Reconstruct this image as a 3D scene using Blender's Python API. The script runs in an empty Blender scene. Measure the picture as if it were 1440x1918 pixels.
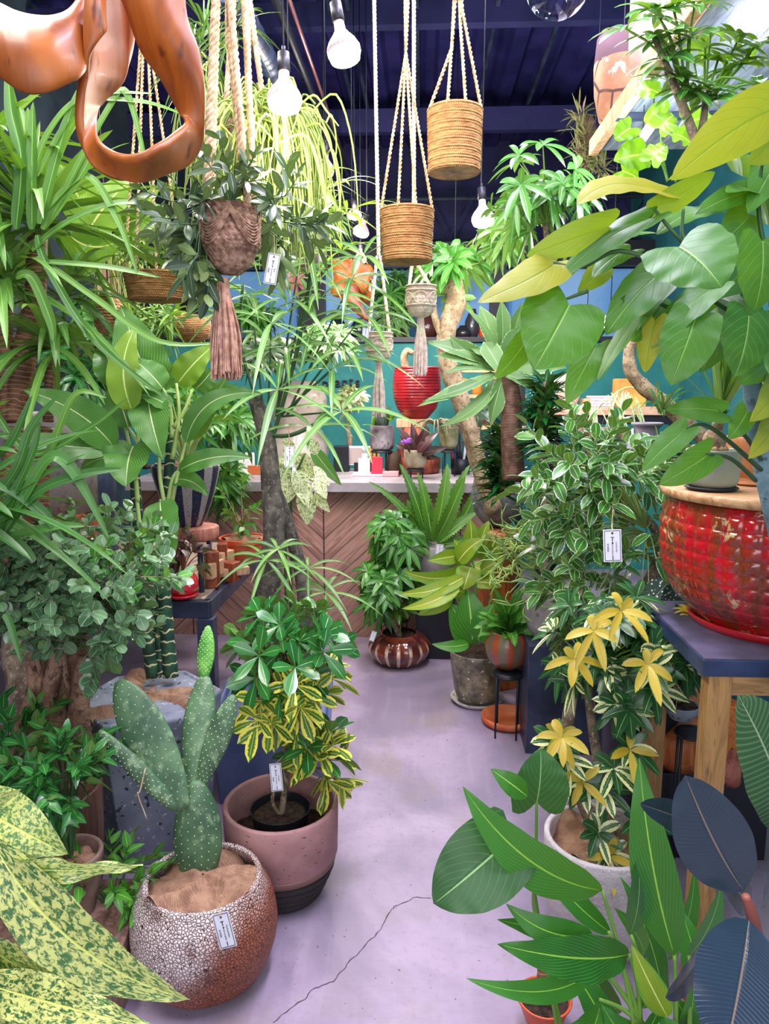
import bpy, math, random
import numpy as np
from math import sin, cos, pi, radians
from mathutils import Vector

random.seed(7); rng = np.random.default_rng(11)
SC = bpy.context.scene
COL = SC.collection

# ---------------------------------------------------------------- camera
FPX = 1385.0; CAMZ = 1.52; TH = radians(9.4); PS = radians(2.9)
RT = np.array([cos(PS), sin(PS), 0.0])
FW = np.array([-sin(PS) * cos(TH), cos(PS) * cos(TH), -sin(TH)])
UPV = np.array([-sin(PS) * sin(TH), cos(PS) * sin(TH), cos(TH)])
CP = np.array([0, 0, CAMZ])
cam = bpy.data.cameras.new('camera'); camo = bpy.data.objects.new('camera', cam)
COL.objects.link(camo); SC.camera = camo
camo.location = (0, 0, CAMZ); camo.rotation_euler = (pi / 2 - TH, 0, PS)
cam.sensor_fit = 'VERTICAL'; cam.sensor_height = 36.0; cam.lens = 36.0 * FPX / 1918.0
cam.clip_start = 0.02

# ---------------------------------------------------------------- world and light
wd = bpy.data.worlds.new('world'); SC.world = wd; wd.use_nodes = True
wd.node_tree.nodes['Background'].inputs[0].default_value = (0.80, 0.84, 1.0, 1)
wd.node_tree.nodes['Background'].inputs[1].default_value = 0.7
SC.view_settings.view_transform = 'Standard'; SC.view_settings.look = 'None'
SC.view_settings.exposure = 0.2; SC.view_settings.gamma = 1.0
SC.view_settings.use_curve_mapping = False
try:
    SC.cycles.max_bounces = 6; SC.cycles.transparent_max_bounces = 4; SC.cycles.diffuse_bounces = 4
    SC.cycles.glossy_bounces = 3; SC.cycles.transmission_bounces = 4
    SC.cycles.use_denoising = True; SC.cycles.sample_clamp_indirect = 6.0
except Exception: pass

def area(name, loc, rot, sx, sy, power, col):
    l = bpy.data.lights.new(name, 'AREA'); l.shape = 'RECTANGLE'; l.size = sx; l.size_y = sy
    l.energy = power; l.color = col
    o = bpy.data.objects.new(name, l); o.location = loc; o.rotation_euler = rot; COL.objects.link(o)
def point(name, loc, power, col, r=.06, parent=None):
    l = bpy.data.lights.new(name, 'POINT'); l.energy = power; l.color = col; l.shadow_soft_size = r
    o = bpy.data.objects.new(name, l); o.location = loc; COL.objects.link(o)
    if parent: o.parent = parent; o.location = [loc[i] - OFF[parent.name][i] for i in range(3)]
# added soft fill from behind, standing for presumed daylight through the unseen shop front
area('front_fill', (0.0, -1.3, 2.2), (radians(80), 0, 0), 3.0, 1.6, 50, (.95, .93, 1.0))
# added strips of soft fill light, unseen above the frame, no fixtures there
area('ceiling_fill_left', (-1.3, 2.0, 3.5), (radians(-8), radians(-14), 0), .3, 3.0, 88, (1.0, .96, .9))
area('ceiling_fill_middle', (0.2, 2.0, 3.6), (0, 0, 0), .25, 3.2, 135, (.84, .76, 1.0))
area('ceiling_fill_right', (1.3, 2.0, 3.5), (0, radians(10), 0), .3, 3.0, 75, (.95, .97, 1.0))

# ---------------------------------------------------------------- pixel helpers (1440 x 1918 frame)
def P(px, py, D):
    return CP + RT * ((px - 720) / FPX * D) + UPV * ((959 - py) / FPX * D) + FW * D
def zat(py, D): return CAMZ + D * (-sin(TH) + cos(TH) * (959 - py) / FPX)
def onz(px, D, z):                       # the point of height z seen in column px at depth D
    v = ((z - CAMZ) / D + sin(TH)) / cos(TH)
    return P(px, 959 - v * FPX, D)
def floorD(py, z=0): return (CAMZ - z) / (sin(TH) - cos(TH) * (959 - py) / FPX)
def m(px, D): return px * D / FPX
def nrm(v):
    v = np.asarray(v, float); n = np.linalg.norm(v, axis=-1, keepdims=True)
    return v / np.where(n < 1e-9, 1, n)

# ---------------------------------------------------------------- object helpers
OFF = {}
def tag(o, label=None, cat=None, group=None, kind=None):
    if label: o['label'] = label
    if cat: o['category'] = cat
    if group: o['group'] = group
    if kind: o['kind'] = kind
    return o
def thing(name, label, cat, loc, group=None):
    o = bpy.data.objects.new(name, None); COL.objects.link(o); o.empty_display_size = .05
    o.location = [float(c) for c in loc]; OFF[o.name] = np.array(loc, float)
    return tag(o, label, cat, group)

class MB:
    def __init__(s): s.V = []; s.F = []; s.A = []; s.n = 0
    def add(s, V, F, A=None):
        V = np.asarray(V, float).reshape(-1, 3)
        if A is None: A = np.zeros((len(V), 3))
        s.V.append(V); s.A.append(np.asarray(A, float).reshape(-1, 3))
        s.F.append([tuple(int(i) + s.n for i in f) for f in F] if not isinstance(F, np.ndarray) else (F + s.n).tolist())
        s.n += len(V)
    def grid(s, Pts, A=None, cu=False, cv=False):       # Pts [n, k, 3]
        n, k = Pts.shape[:2]
        i = np.arange(n - (0 if cu else 1))[:, None]; j = np.arange(k - (0 if cv else 1))[None, :]
        i2 = (i + 1) % n; j2 = (j + 1) % k
        F = np.stack([i * k + j, i * k + j2, i2 * k + j2, i2 * k + j], -1).reshape(-1, 4)
        if A is None:
            A = np.zeros((n, k, 3)); A[..., 0] = np.linspace(0, 1, k)[None]; A[..., 1] = np.linspace(0, 1, n)[:, None]
        s.add(Pts.reshape(-1, 3), F, A.reshape(-1, 3))
    def box(s, c, d, rz=0, ax=None):
        c = np.array(c, float); hx, hy, hz = [q / 2 for q in d]
        V = np.array([(x, y, z) for x in (-hx, hx) for y in (-hy, hy) for z in (-hz, hz)])
        if ax is not None: V = V @ np.array(ax)
        elif rz: V = V @ np.array([[cos(rz), sin(rz), 0], [-sin(rz), cos(rz), 0], [0, 0, 1]])
        s.add(V + c, [(0, 1, 3, 2), (4, 6, 7, 5), (0, 4, 5, 1), (2, 3, 7, 6), (0, 2, 6, 4), (1, 5, 7, 3)])
    def tube(s, pts, r, seg=8, smooth=0, cap=True, rnd=0.0, bump=None):
        pts = np.array(pts, float); r = np.array(r if hasattr(r, '__len__') else [r] * len(pts), float)
        if smooth:
            pts, r = crom(pts, r, smooth)
        n = len(pts); T = nrm(np.gradient(pts, axis=0)); ref = np.array([0.0, 0, 1])
        if abs(T[0] @ ref) > .9: ref = np.array([1.0, 0, 0])
        nn = nrm(np.cross(T[0], ref)); R = np.zeros((n, seg, 3)); A = np.zeros((n, seg, 3))
        a = np.arange(seg) * 2 * pi / seg; dist = 0
        for i in range(n):
            nn = nrm(nn - T[i] * (nn @ T[i])); b = np.cross(T[i], nn)
            if i: dist += np.linalg.norm(pts[i] - pts[i - 1])
            rr = np.full(seg, r[i])
            if bump: rr = rr * bump(a, dist)
            R[i] = pts[i] + rr[:, None] * (np.cos(a)[:, None] * nn + np.sin(a)[:, None] * b)
            A[i, :, 0] = a / (2 * pi); A[i, :, 1] = dist; A[i, :, 2] = rnd
        base = s.n; s.grid(R, A, cv=True)
        if cap: s.F.append([tuple(base + j for j in range(seg))[::-1], tuple(base + (n - 1) * seg + j for j in range(seg))])
    def rope(s, a, b, r, pitch=.02, sag=0, strands=2, seg=5, steps=None):
        a = np.array(a, float); b = np.array(b, float); L = np.linalg.norm(b - a)
        n = int(min(260, max(8, L / pitch * 5))); t = np.linspace(0, 1, n)
        C = a + (b - a) * t[:, None] + np.array([0, 0, -1.0]) * (sag * 4 * t * (1 - t))[:, None]
        T = nrm(b - a); u = nrm(np.cross(T, [0, 1, .1])); v = np.cross(T, u)
        for k in range(strands):
            ph = t * L / pitch * pi + k * 2 * pi / strands
            s.tube(C + r * .55 * (np.cos(ph)[:, None] * u + np.sin(ph)[:, None] * v), r * .6, seg, rnd=k * .3)
    def lathe(s, c, prof, seg=48, fn=None, smooth=0, a0=0):
        prof = np.array(prof, float)
        if smooth: prof, _ = crom(prof, np.zeros(len(prof)), smooth)
        a = np.arange(seg) * 2 * pi / seg + a0
        r, z = prof[:, 0:1], prof[:, 1:2]
        R = np.repeat(r, seg, 1)
        if fn is not None: R = R * fn(a[None, :], z, np.arange(len(prof))[:, None])
        Pt = np.stack([R * np.cos(a), R * np.sin(a), np.repeat(z, seg, 1)], -1) + np.array(c)
        A = np.zeros(Pt.shape); A[..., 0] = (a / (2 * pi))[None]; A[..., 1] = z
        base = s.n; s.grid(Pt, A, cv=True); k = len(prof)
        s.F.append([tuple(base + j for j in range(seg))[::-1], tuple(base + (k - 1) * seg + j for j in range(seg))])
    def ball(s, c, r, nz=10, seg=14, fn=None):
        t = np.linspace(0.05, pi - .05, nz); a = np.arange(seg) * 2 * pi / seg
        r = np.array(r if hasattr(r, '__len__') else [r] * 3)
        d = np.stack([np.sin(t)[:, None] * np.cos(a), np.sin(t)[:, None] * np.sin(a), np.repeat(-np.cos(t)[:, None], seg, 1)], -1)
        if fn is not None: d = d * fn(a[None, :], t[:, None])[..., None]
        base = s.n; s.grid(np.array(c) + d * r, None, cv=True)
        s.F.append([tuple(base + j for j in range(seg))[::-1], tuple(base + (nz - 1) * seg + j for j in range(seg))])
    def build(s, name, mt, parent=None, loc=None, smooth=True, solid=0, sub=0, bevel=0):
        me = bpy.data.meshes.new(name)
        off = OFF[parent.name] if parent is not None else (np.array(loc, float) if loc is not None else np.zeros(3))
        V = np.concatenate(s.V) - off
        F = [f for g in s.F for f in g]
        me.from_pydata(V.tolist(), [], F)
        at = me.attributes.new('lf', 'FLOAT_VECTOR', 'POINT')
        at.data.foreach_set('vector', np.concatenate(s.A).ravel())
        if smooth: me.polygons.foreach_set('use_smooth', [True] * len(me.polygons))
        me.materials.append(mt)
        o = bpy.data.objects.new(name, me); COL.objects.link(o)
        if parent is not None: o.parent = parent
        else: o.location = [float(q) for q in off]
        OFF[o.name] = off
        if bevel:
            b = o.modifiers.new('bevel', 'BEVEL'); b.width = bevel; b.segments = 2; b.limit_method = 'ANGLE'
        if solid:
            q = o.modifiers.new('solid', 'SOLIDIFY'); q.thickness = solid; q.offset = 0
        if sub:
            q = o.modifiers.new('sub', 'SUBSURF'); q.levels = sub; q.render_levels = sub
        return o
def crom(pts, r, k):
    n = len(pts); out = []; ro = []
    for i in range(n - 1):
        p0 = pts[max(i - 1, 0)]; p1 = pts[i]; p2 = pts[i + 1]; p3 = pts[min(i + 2, n - 1)]
        for j in range(k):
            t = j / k
            out.append(.5 * (2 * p1 + (p2 - p0) * t + (2 * p0 - 5 * p1 + 4 * p2 - p3) * t * t + (3 * p1 - p0 - 3 * p2 + p3) * t ** 3))
            ro.append(r[i] * (1 - t) + r[i + 1] * t)
    out.append(pts[-1]); ro.append(r[-1])
    return np.array(out), np.array(ro)

# ---------------------------------------------------------------- leaf shapes
def PR(name, t):
    if name == 'ovate': w = np.sin(pi * np.clip(t, 0, 1) ** .62) ** .8
    elif name == 'lance': w = np.sin(pi * t ** .75) ** .9
    elif name == 'ell': w = np.sin(pi * t) ** .62
    elif name == 'round': w = np.sin(pi * t) ** .48
    elif name == 'obov': w = np.sin(pi * t ** 1.7) ** .7
    elif name == 'strap': w = np.minimum(1, t * 9 + .35) * np.clip((1 - t) * 2.2, 0, 1) ** .55
    elif name == 'heart': w = np.where(t < .28, .86 + .14 * np.sin(t / .28 * pi / 2), np.cos(np.clip((t - .28) / .72, 0, 1) * pi / 2) ** .72)
    elif name == 'agave': w = (.42 + .58 * np.sin(pi * np.clip(t * .83 + .08, 0, 1))) * np.clip((1 - t) * 3.0, 0, 1) ** .8
    elif name == 'serr': w = np.sin(pi * t ** .7) ** .6 * (1 + .16 * np.where((np.arange(t.shape[-1]) % 2) == 0, 1, -1))
    else: w = np.sin(pi * t)
    return w
def leaf(M, a, b, w, n, prof='ovate', bend=.08, fold=.12, side=0.0, ns=18, nu=6, wave=.012, nw=4, rnd=None, lobe=.16, curl=0):
    a = np.array(a, float); b = np.array(b, float); d = b - a; L = np.linalg.norm(d); d = d / L
    n = nrm(np.array(n, float) - d * (np.array(n) @ d)); s0 = np.cross(d, n)
    t = np.linspace(0, 1, ns + 1); q = 4 * t * (1 - t)
    C = a + d * (t * L)[:, None] + n * (q * bend * L)[:, None] + s0 * (q * side * L)[:, None]
    T = nrm(np.gradient(C, axis=0)); S = nrm(np.cross(T, n)); N = np.cross(S, T)
    u = np.linspace(-1, 1, nu + 1); W = w / 2 * PR(prof, t)
    ph = random.random() * 6
    au = np.abs(u)[None, :]
    X = C[:, None] + S[:, None] * (u[None, :] * W[:, None])[..., None]
    X = X + N[:, None] * (fold * au * W[:, None] + wave * w * au ** 2 * np.sin(t[:, None] * nw * 2 * pi + ph + (u[None, :] > 0) * 1.3) - curl * w * au ** 2 * np.sin(pi * t)[:, None])[..., None]
    if prof == 'heart':
        X = X - d * (lobe * L * (1 - t[:, None]) ** 3 * np.sin(np.clip(au, 0, 1) * pi * .72) * 1.0)[..., None]
    A = np.zeros((ns + 1, nu + 1, 3)); A[..., 0] = u[None] * .5 + .5; A[..., 1] = t[:, None]; A[..., 2] = random.random() if rnd is None else rnd
    M.grid(X, A)
def leaves(M, p, d, L, W, droop=.3, prof='lance', fold=.15, ns=6, nu=2, up=None, rnd=None, jit=.25):
    p = np.asarray(p, float).reshape(-1, 3); k = len(p)
    if k == 0: return
    d = nrm(np.broadcast_to(d, (k, 3))); L = np.broadcast_to(L, (k,)); W = np.broadcast_to(W, (k,)); droop = np.broadcast_to(droop, (k,))
    up = np.tile(np.array([0, 0, 1.0]), (k, 1)) if up is None else np.broadcast_to(up, (k, 3)).copy()
    up = up + rng.normal(0, jit, (k, 3))
    t = np.linspace(0, 1, ns + 1); u = np.linspace(-1, 1, nu + 1)
    C = p[:, None] + d[:, None] * (L[:, None] * (t - .0))[..., None]
    C[..., 2] -= (droop * L)[:, None] * t[None] ** 2
    T = nrm(np.gradient(C, axis=1)); S = nrm(np.cross(T, up[:, None])); N = np.cross(S, T)
    Wt = (W[:, None] / 2) * PR(prof, t)[None]
    X = C[:, :, None] + S[:, :, None] * (Wt[:, :, None] * u)[..., None] + N[:, :, None] * (fold * Wt[:, :, None] * np.abs(u))[..., None]
    A = np.zeros(X.shape); A[..., 0] = u * .5 + .5; A[..., 1] = t[None, :, None]
    A[..., 2] = (rng.random(k) if rnd is None else np.broadcast_to(rnd, (k,)))[:, None, None]
    a, b = ns + 1, nu + 1
    i = np.arange(ns)[:, None]; j = np.arange(nu)[None]
    f = np.stack([i * b + j, i * b + j + 1, (i + 1) * b + j + 1, (i + 1) * b + j], -1).reshape(-1, 4)
    F = (f[None] + (np.arange(k) * a * b)[:, None, None]).reshape(-1, 4)
    M.add(X, F, A)
def perp(ax):
    ax = nrm(ax); r = np.array([0, 0, 1.0]) if abs(ax[2]) < .9 else np.array([1.0, 0, 0])
    u = nrm(np.cross(ax, r)); return u, np.cross(ax, u)
def whorl(M, c, ax, k, L, W, tilt=75, droop=.25, prof='lance', ns=5, fold=.2, nu=2, rnd=None, gap=0):
    ax = nrm(ax); u, v = perp(ax); a = np.arange(k) * 2 * pi / k + random.random() * 6 + rng.normal(0, .12, k)
    tl = np.radians(tilt + rng.normal(0, 8, k))
    d = ax * np.cos(tl)[:, None] + (np.cos(a)[:, None] * u + np.sin(a)[:, None] * v) * np.sin(tl)[:, None]
    leaves(M, np.array(c) + d * gap, d, L * rng.uniform(.75, 1.1, k), W * rng.uniform(.85, 1.1, k), droop, prof, fold, ns, nu, up=ax, rnd=rnd, jit=.12)
def twig(M, St, c, ax, TL, mct, L, W, prof='ell', droop=.1, rr=.002, ang=55, ns=4, rnd=None, fold=.15):
    c = np.array(c); ax = nrm(ax); u, v = perp(ax); k = np.arange(mct); s = (k + .4) / mct
    a = k * 2.4 + random.random() * 6; al = np.radians(ang * (1 - .45 * s) + rng.normal(0, 8, mct))
    d = ax * np.cos(al)[:, None] + (np.cos(a)[:, None] * u + np.sin(a)[:, None] * v) * np.sin(al)[:, None]
    p = c + ax * (TL * s)[:, None]
    leaves(M, p, d, L * rng.uniform(.7, 1.1, mct), W * rng.uniform(.8, 1.1, mct), droop, prof, fold, ns, 2, up=nrm(ax + np.array([0, 0, .8])), rnd=rnd, jit=.3)
    if St is not None: St.tube([c, c + ax * TL * .5, c + ax * TL], [rr, rr * .8, rr * .5], 4, cap=False)
def rosette(M, c, n, L, W, e0=10, e1=80, droop=.5, prof='strap', ns=10, fold=.25, a0=0, a1=360, rnd=None, nu=2):
    a = np.radians(rng.uniform(a0, a1, n)); e = np.radians(rng.uniform(e0, e1, n))
    d = np.stack([np.cos(a) * np.cos(e), np.sin(a) * np.cos(e), np.sin(e)], -1)
    leaves(M, np.array(c) + d * .01 + rng.normal(0, .006, (n, 3)), d, L * rng.uniform(.6, 1.1, n), W * rng.uniform(.7, 1.1, n), droop * rng.uniform(.5, 1.3, n), prof, fold, ns, nu, rnd=rnd, jit=.12)
def blob(cx, cy, rx, ry, D, dz, n, shell=.45):       # n points in an ellipsoid seen at a pixel ellipse; returns points and outward dirs
    v = nrm(rng.normal(0, 1, (n, 3))) * (rng.random(n)[:, None] ** shell)
    C = P(cx, cy, D)
    o = RT * (v[:, 0:1] * m(rx, D)) + np.array([0, 0, 1.0]) * (v[:, 1:2] * m(ry, D)) + nrm(FW * [1, 1, 0]) * (v[:, 2:3] * dz)
    return C + o, nrm(o), C
def bush(M, St, root, cx, cy, rx, ry, D, dz, n, kind, upb=.5, rr=.003, shell=.45, stem=True, **kw):
    pts, out, C = blob(cx, cy, rx, ry, D, dz, n, shell); root = np.array(root, float)
    for p, o in zip(pts, out):
        ax = nrm(o + np.array([0, 0, upb]) + rng.normal(0, .25, 3) - FW * .15)
        if stem and St is not None:
            q = root + (p - root) * .5 + np.array([0, 0, .12]) * np.linalg.norm(p - root)
            St.tube([root, q, p], [rr * 1.5, rr, rr * .6], 5, smooth=3, cap=False)
        if kind == 'whorl': whorl(M, p, ax, **kw)
        elif kind == 'twig': twig(M, St, p, ax, **kw)
        elif kind == 'ros': rosette(M, p, **kw)
# ---------------------------------------------------------------- materials
def hx(h):
    h = h.lstrip('#'); c = [int(h[i:i + 2], 16) / 255 for i in (0, 2, 4)]
    return tuple([x / 12.92 if x <= .04045 else ((x + .055) / 1.055) ** 2.4 for x in c] + [1.0])
class NT:
    def __init__(s, name):
        s.m = bpy.data.materials.new(name); s.m.use_nodes = True; s.t = s.m.node_tree; s.b = s.t.nodes['Principled BSDF']
    def n(s, ty, **kw):
        o = s.t.nodes.new(ty)
        for k, v in kw.items(): setattr(o, k, v)
        return o
    def set(s, sock, v):
        if isinstance(v, bpy.types.NodeSocket): s.t.links.new(v, sock)
        elif v is not None: sock.default_value = v
    def M(s, op, a, b=None, c=None, clamp=False):
        o = s.n('ShaderNodeMath', operation=op, use_clamp=clamp); s.set(o.inputs[0], a); s.set(o.inputs[1], b)
        if c is not None: s.set(o.inputs[2], c)
        return o.outputs[0]
    def mix(s, f, a, b, bt='MIX'):
        o = s.n('ShaderNodeMix', data_type='RGBA', blend_type=bt); s.set(o.inputs[0], f); s.set(o.inputs[6], a); s.set(o.inputs[7], b)
        return o.outputs[2]
    def ss(s, x, a, b):
        o = s.n('ShaderNodeMapRange', interpolation_type='SMOOTHSTEP'); s.set(o.inputs[0], x); o.inputs[1].default_value = a; o.inputs[2].default_value = b
        return o.outputs[0]
    def obj(s): return s.n('ShaderNodeTexCoord').outputs['Object']
    def gen(s): return s.n('ShaderNodeTexCoord').outputs['Generated']
    def lf(s):
        a = s.n('ShaderNodeAttribute', attribute_name='lf'); x = s.n('ShaderNodeSeparateXYZ'); s.t.links.new(a.outputs['Vector'], x.inputs[0])
        return x.outputs[0], x.outputs[1], x.outputs[2], a.outputs['Vector']
    def xyz(s, v):
        x = s.n('ShaderNodeSeparateXYZ'); s.t.links.new(v, x.inputs[0]); return x.outputs
    def comb(s, a, b, c):
        o = s.n('ShaderNodeCombineXYZ'); s.set(o.inputs[0], a); s.set(o.inputs[1], b); s.set(o.inputs[2], c); return o.outputs[0]
    def noise(s, v, sc=5, det=4, dist=0, rough=.55):
        o = s.n('ShaderNodeTexNoise'); s.set(o.inputs['Vector'], v); o.inputs['Scale'].default_value = sc; o.inputs['Detail'].default_value = det
        o.inputs['Distortion'].default_value = dist; o.inputs['Roughness'].default_value = rough; return o.outputs['Fac']
    def vor(s, v, sc=5, feature='F1', out='Distance'):
        o = s.n('ShaderNodeTexVoronoi', feature=feature); s.set(o.inputs['Vector'], v); o.inputs['Scale'].default_value = sc; return o.outputs[out]
    def map(s, v, sc=(1, 1, 1), rot=(0, 0, 0)):
        o = s.n('ShaderNodeMapping'); s.t.links.new(v, o.inputs[0]); o.inputs['Scale'].default_value = sc; o.inputs['Rotation'].default_value = rot; return o.outputs[0]
    def fin(s, col, rough=.5, metal=0, bump=None, bs=.3, bd=.01, spec=None, coat=0, trans=0, tcol=None, sheen=0):
        s.set(s.b.inputs['Base Color'], col); s.set(s.b.inputs['Roughness'], rough); s.set(s.b.inputs['Metallic'], metal)
        if spec is not None: s.b.inputs['Specular IOR Level'].default_value = spec
        if coat: s.b.inputs['Coat Weight'].default_value = coat; s.b.inputs['Coat Roughness'].default_value = .08
        if sheen: s.b.inputs['Sheen Weight'].default_value = sheen
        if bump is not None:
            o = s.n('ShaderNodeBump'); s.set(o.inputs['Height'], bump); o.inputs['Strength'].default_value = bs; o.inputs['Distance'].default_value = bd
            s.t.links.new(o.outputs[0], s.b.inputs['Normal'])
        if trans:
            tr = s.n('ShaderNodeBsdfTranslucent'); s.set(tr.inputs[0], tcol if tcol is not None else col)
            mx = s.n('ShaderNodeMixShader'); mx.inputs[0].default_value = trans
            s.t.links.new(s.b.outputs[0], mx.inputs[1]); s.t.links.new(tr.outputs[0], mx.inputs[2])
            s.t.links.new(mx.outputs[0], s.t.nodes['Material Output'].inputs[0])
        return s.m
def mot(name, c1, c2, sc=6, rough=.6, metal=0, bs=.25, bd=.005, det=5, coat=0, c3=None, sp=0, spc=None, lo=.35, hi=.65, bsc=None):
    k = NT(name); v = k.obj(); f = k.ss(k.noise(v, sc, det), lo, hi); c = k.mix(f, hx(c1), hx(c2))
    if c3: c = k.mix(k.ss(k.noise(k.map(v, (1.3, .8, 1)), sc * 3.1, 3), .52, .7), c, hx(c3))
    if sp: c = k.mix(k.ss(k.vor(v, sp), .22, .12), c, hx(spc))
    return k.fin(c, rough, metal, k.noise(v, bsc or sc * 8, 4), bs, bd, coat=coat)
def plain(name, c, rough=.5, metal=0, coat=0, spec=None):
    k = NT(name); v = k.obj(); cc = k.mix(k.ss(k.noise(v, 9, 3), .3, .7), tuple(x * .88 for x in hx(c)[:3]) + (1,), hx(c))
    return k.fin(cc, rough, metal, k.noise(v, 60, 2), .05, .002, coat=coat, spec=spec)
def emit(name, c, st):
    k = NT(name); k.b.inputs['Base Color'].default_value = hx(c); k.b.inputs['Emission Color'].default_value = hx(c); k.b.inputs['Emission Strength'].default_value = st
    return k.m
def wood(name, c1, c2, sc=4, axis=2, rough=.55, stretch=9, coat=0, bs=.2):
    k = NT(name); s = [stretch, stretch, stretch]; s[axis] = 1
    v = k.map(k.obj(), tuple(s)); f = k.noise(v, sc, 6, 1.2); c = k.mix(k.ss(f, .3, .68), hx(c1), hx(c2))
    c = k.mix(k.ss(k.noise(v, sc * 4, 3), .6, .75), c, tuple(x * .6 for x in hx(c1)[:3]) + (1,))
    return k.fin(c, rough, 0, k.noise(v, sc * 5, 3), bs, .003, coat=coat)
LD = .50
def dk(h, f):
    if isinstance(h, tuple): return h
    c = hx(h); return tuple(q * f for q in c[:3]) + (1,)
_hx = hx
def hx(h): return h if isinstance(h, tuple) else _hx(h)
def leafm(name, c1, c2, vein=None, nv=0, edge=None, ew=.8, blotch=None, bsc=14, blo=.5, bhi=.56, rough=.38, trans=.28, mid=None, mw=.05, sheen=0, vs=.35, slant=.55, vstr=.6, spots=None, vr=0):
    k = NT(name); x, y, r, v = k.lf()
    c1 = dk(c1, LD); c2 = dk(c2, LD + .12); trans *= .62
    ac = k.M('ABSOLUTE', k.M('MULTIPLY_ADD', x, 2, -1))
    c = k.mix(r, hx(c1), hx(c2))
    c = k.mix(k.M('MULTIPLY', k.noise(k.obj(), 14, 4), .5), c, c2)
    bump = k.M('MULTIPLY', k.ss(ac, .0, .09), .6)
    if blotch:
        vv = k.comb(k.M('MULTIPLY', x, 2.2), k.M('MULTIPLY', y, 5.0), k.M('MULTIPLY', r, 9))
        c = k.mix(k.ss(k.noise(vv, bsc * .2, 5, .6, .7), blo, bhi), c, hx(blotch))
    if edge:
        e = k.M('ADD', ac, k.M('MULTIPLY_ADD', k.noise(k.comb(x, k.M('MULTIPLY', y, 3), r), 7, 2), .5, -.25))
        ef = k.ss(e, ew - .06, ew + .06)
        if vr: ef = k.M('MULTIPLY', ef, k.ss(r, vr - .01, vr + .01))
        c = k.mix(ef, c, hx(edge))
    if nv:
        ph = k.M('MULTIPLY', k.M('SUBTRACT', y, k.M('MULTIPLY', ac, slant * .5)), nv)
        w = k.M('ABSOLUTE', k.M('MULTIPLY_ADD', k.M('FRACT', ph), 2, -1)); ln = k.ss(w, 1 - vs, .99)
        bump = k.M('SUBTRACT', bump, k.M('MULTIPLY', ln, .25))
        if vein: c = k.mix(k.M('MULTIPLY', ln, vstr), c, hx(vein))
    if mid or vein: c = k.mix(k.ss(ac, mw * 1.3, mw * .6), c, hx(mid or vein))
    if spots: c = k.mix(k.ss(k.vor(k.obj(), 90), .28, .2), c, hx(spots))
    g = k.n('ShaderNodeNewGeometry').outputs['Backfacing']
    c2_ = k.mix(k.M('MULTIPLY', g, .3), c, hx('a9c46a'))
    return k.fin(c2_, rough, 0, bump, .35, .004, trans=trans, tcol=k.mix(.6, c, hx('8fbf00')), spec=.5)
def woven(name, c1, c2, rows=160, cols=60, rough=.85, bs=1.0):
    k = NT(name); v = k.obj(); x, y, z = k.xyz(v)
    a = k.M('MULTIPLY', k.M('ARCTAN2', y, x), cols / 2); b = k.M('MULTIPLY', z, rows)
    h = k.M('ADD', k.M('MULTIPLY', k.M('SINE', k.M('ADD', a, b)), .5), k.M('SINE', k.M('MULTIPLY', b, 2)))
    f = k.noise(k.map(v, (1, 1, 4)), 30, 4)
    c = k.mix(k.ss(f, .3, .7), hx(c1), hx(c2))
    return k.fin(c, rough, 0, k.M('ADD', h, k.M('MULTIPLY', f, 1.5)), bs, .002)

MT = {}
MT['jute'] = woven('jute', '9c6838', 'c8935a', 400, 160)
MT['cotton'] = mot('cotton_cord', 'a88a68', 'd8bc98', 40, .9, bs=.5, bd=.003)
MT['cream'] = mot('cream_cord', 'd8bfa6', 'f4e2cc', 40, .9, bs=.5, bd=.003)
MT['rope'] = mot('jute_rope', 'a98a60', 'dcc39a', 60, .95, bs=.6, bd=.002)
MT['brown_cord'] = mot('brown_cord', '7d5b4a', 'c09a82', 60, .95, bs=.6, bd=.003)
MT['tassel'] = mot('tassel_thread', 'a67a66', 'd2a68f', 50, .95, bs=.4)
MT['white_thread'] = mot('white_thread', 'd8bdae', 'f6e2d6', 50, .95, bs=.4)
MT['teak'] = wood('polished_root_wood', '7a3609', 'b5641f', 3, 2, .46, 3, .06, .08)
MT['oak'] = wood('oak', '8f6a3c', 'b98c55', 5, 2, .6, 9)
MT['oakx'] = wood('oak_rail', '8f6a3c', 'b98c55', 5, 0, .6, 9)
MT['redwood'] = wood('red_wood', '6e2b18', 'a9563a', 4, 2, .5, 8)
MT['stump'] = wood('stump_wood', '9c4a1e', 'd07a3c', 5, 2, .45, 6)
MT['plankx'] = wood('plank_wood', '8d7465', 'c9b4a0', 4, 1, .65, 9)
MT['greyplank'] = wood('grey_plank', '59636e', '8b97a3', 4, 1, .7, 9)
MT['palewood'] = wood('pale_wood', 'c08a5a', 'e8bf95', 4, 2, .6, 8)
MT['paleplankx'] = wood('shelf_board', 'b98563', 'e6bd9c', 4, 0, .6, 8)
MT['black'] = plain('black_metal', '23252d', .45, .3)
MT['blacksteel'] = mot('blackened_steel', '2a3142', '46506b', 5, .4, .3, .1)
MT['darkblue'] = mot('dark_blue_top', '1f2c4d', '33466e', 6, .45, bs=.1)
MT['darktop'] = mot('dark_slate_top', '3c3a4c', '55506a', 9, .55, bs=.1)
MT['soil'] = mot('soil', '2f2019', '5c4435', 60, .95, bs=.9, bd=.01)
MT['bark_chip'] = mot('bark_chip', '3a2418', '7b563c', 40, .9, bs=1, bd=.02)
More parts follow.
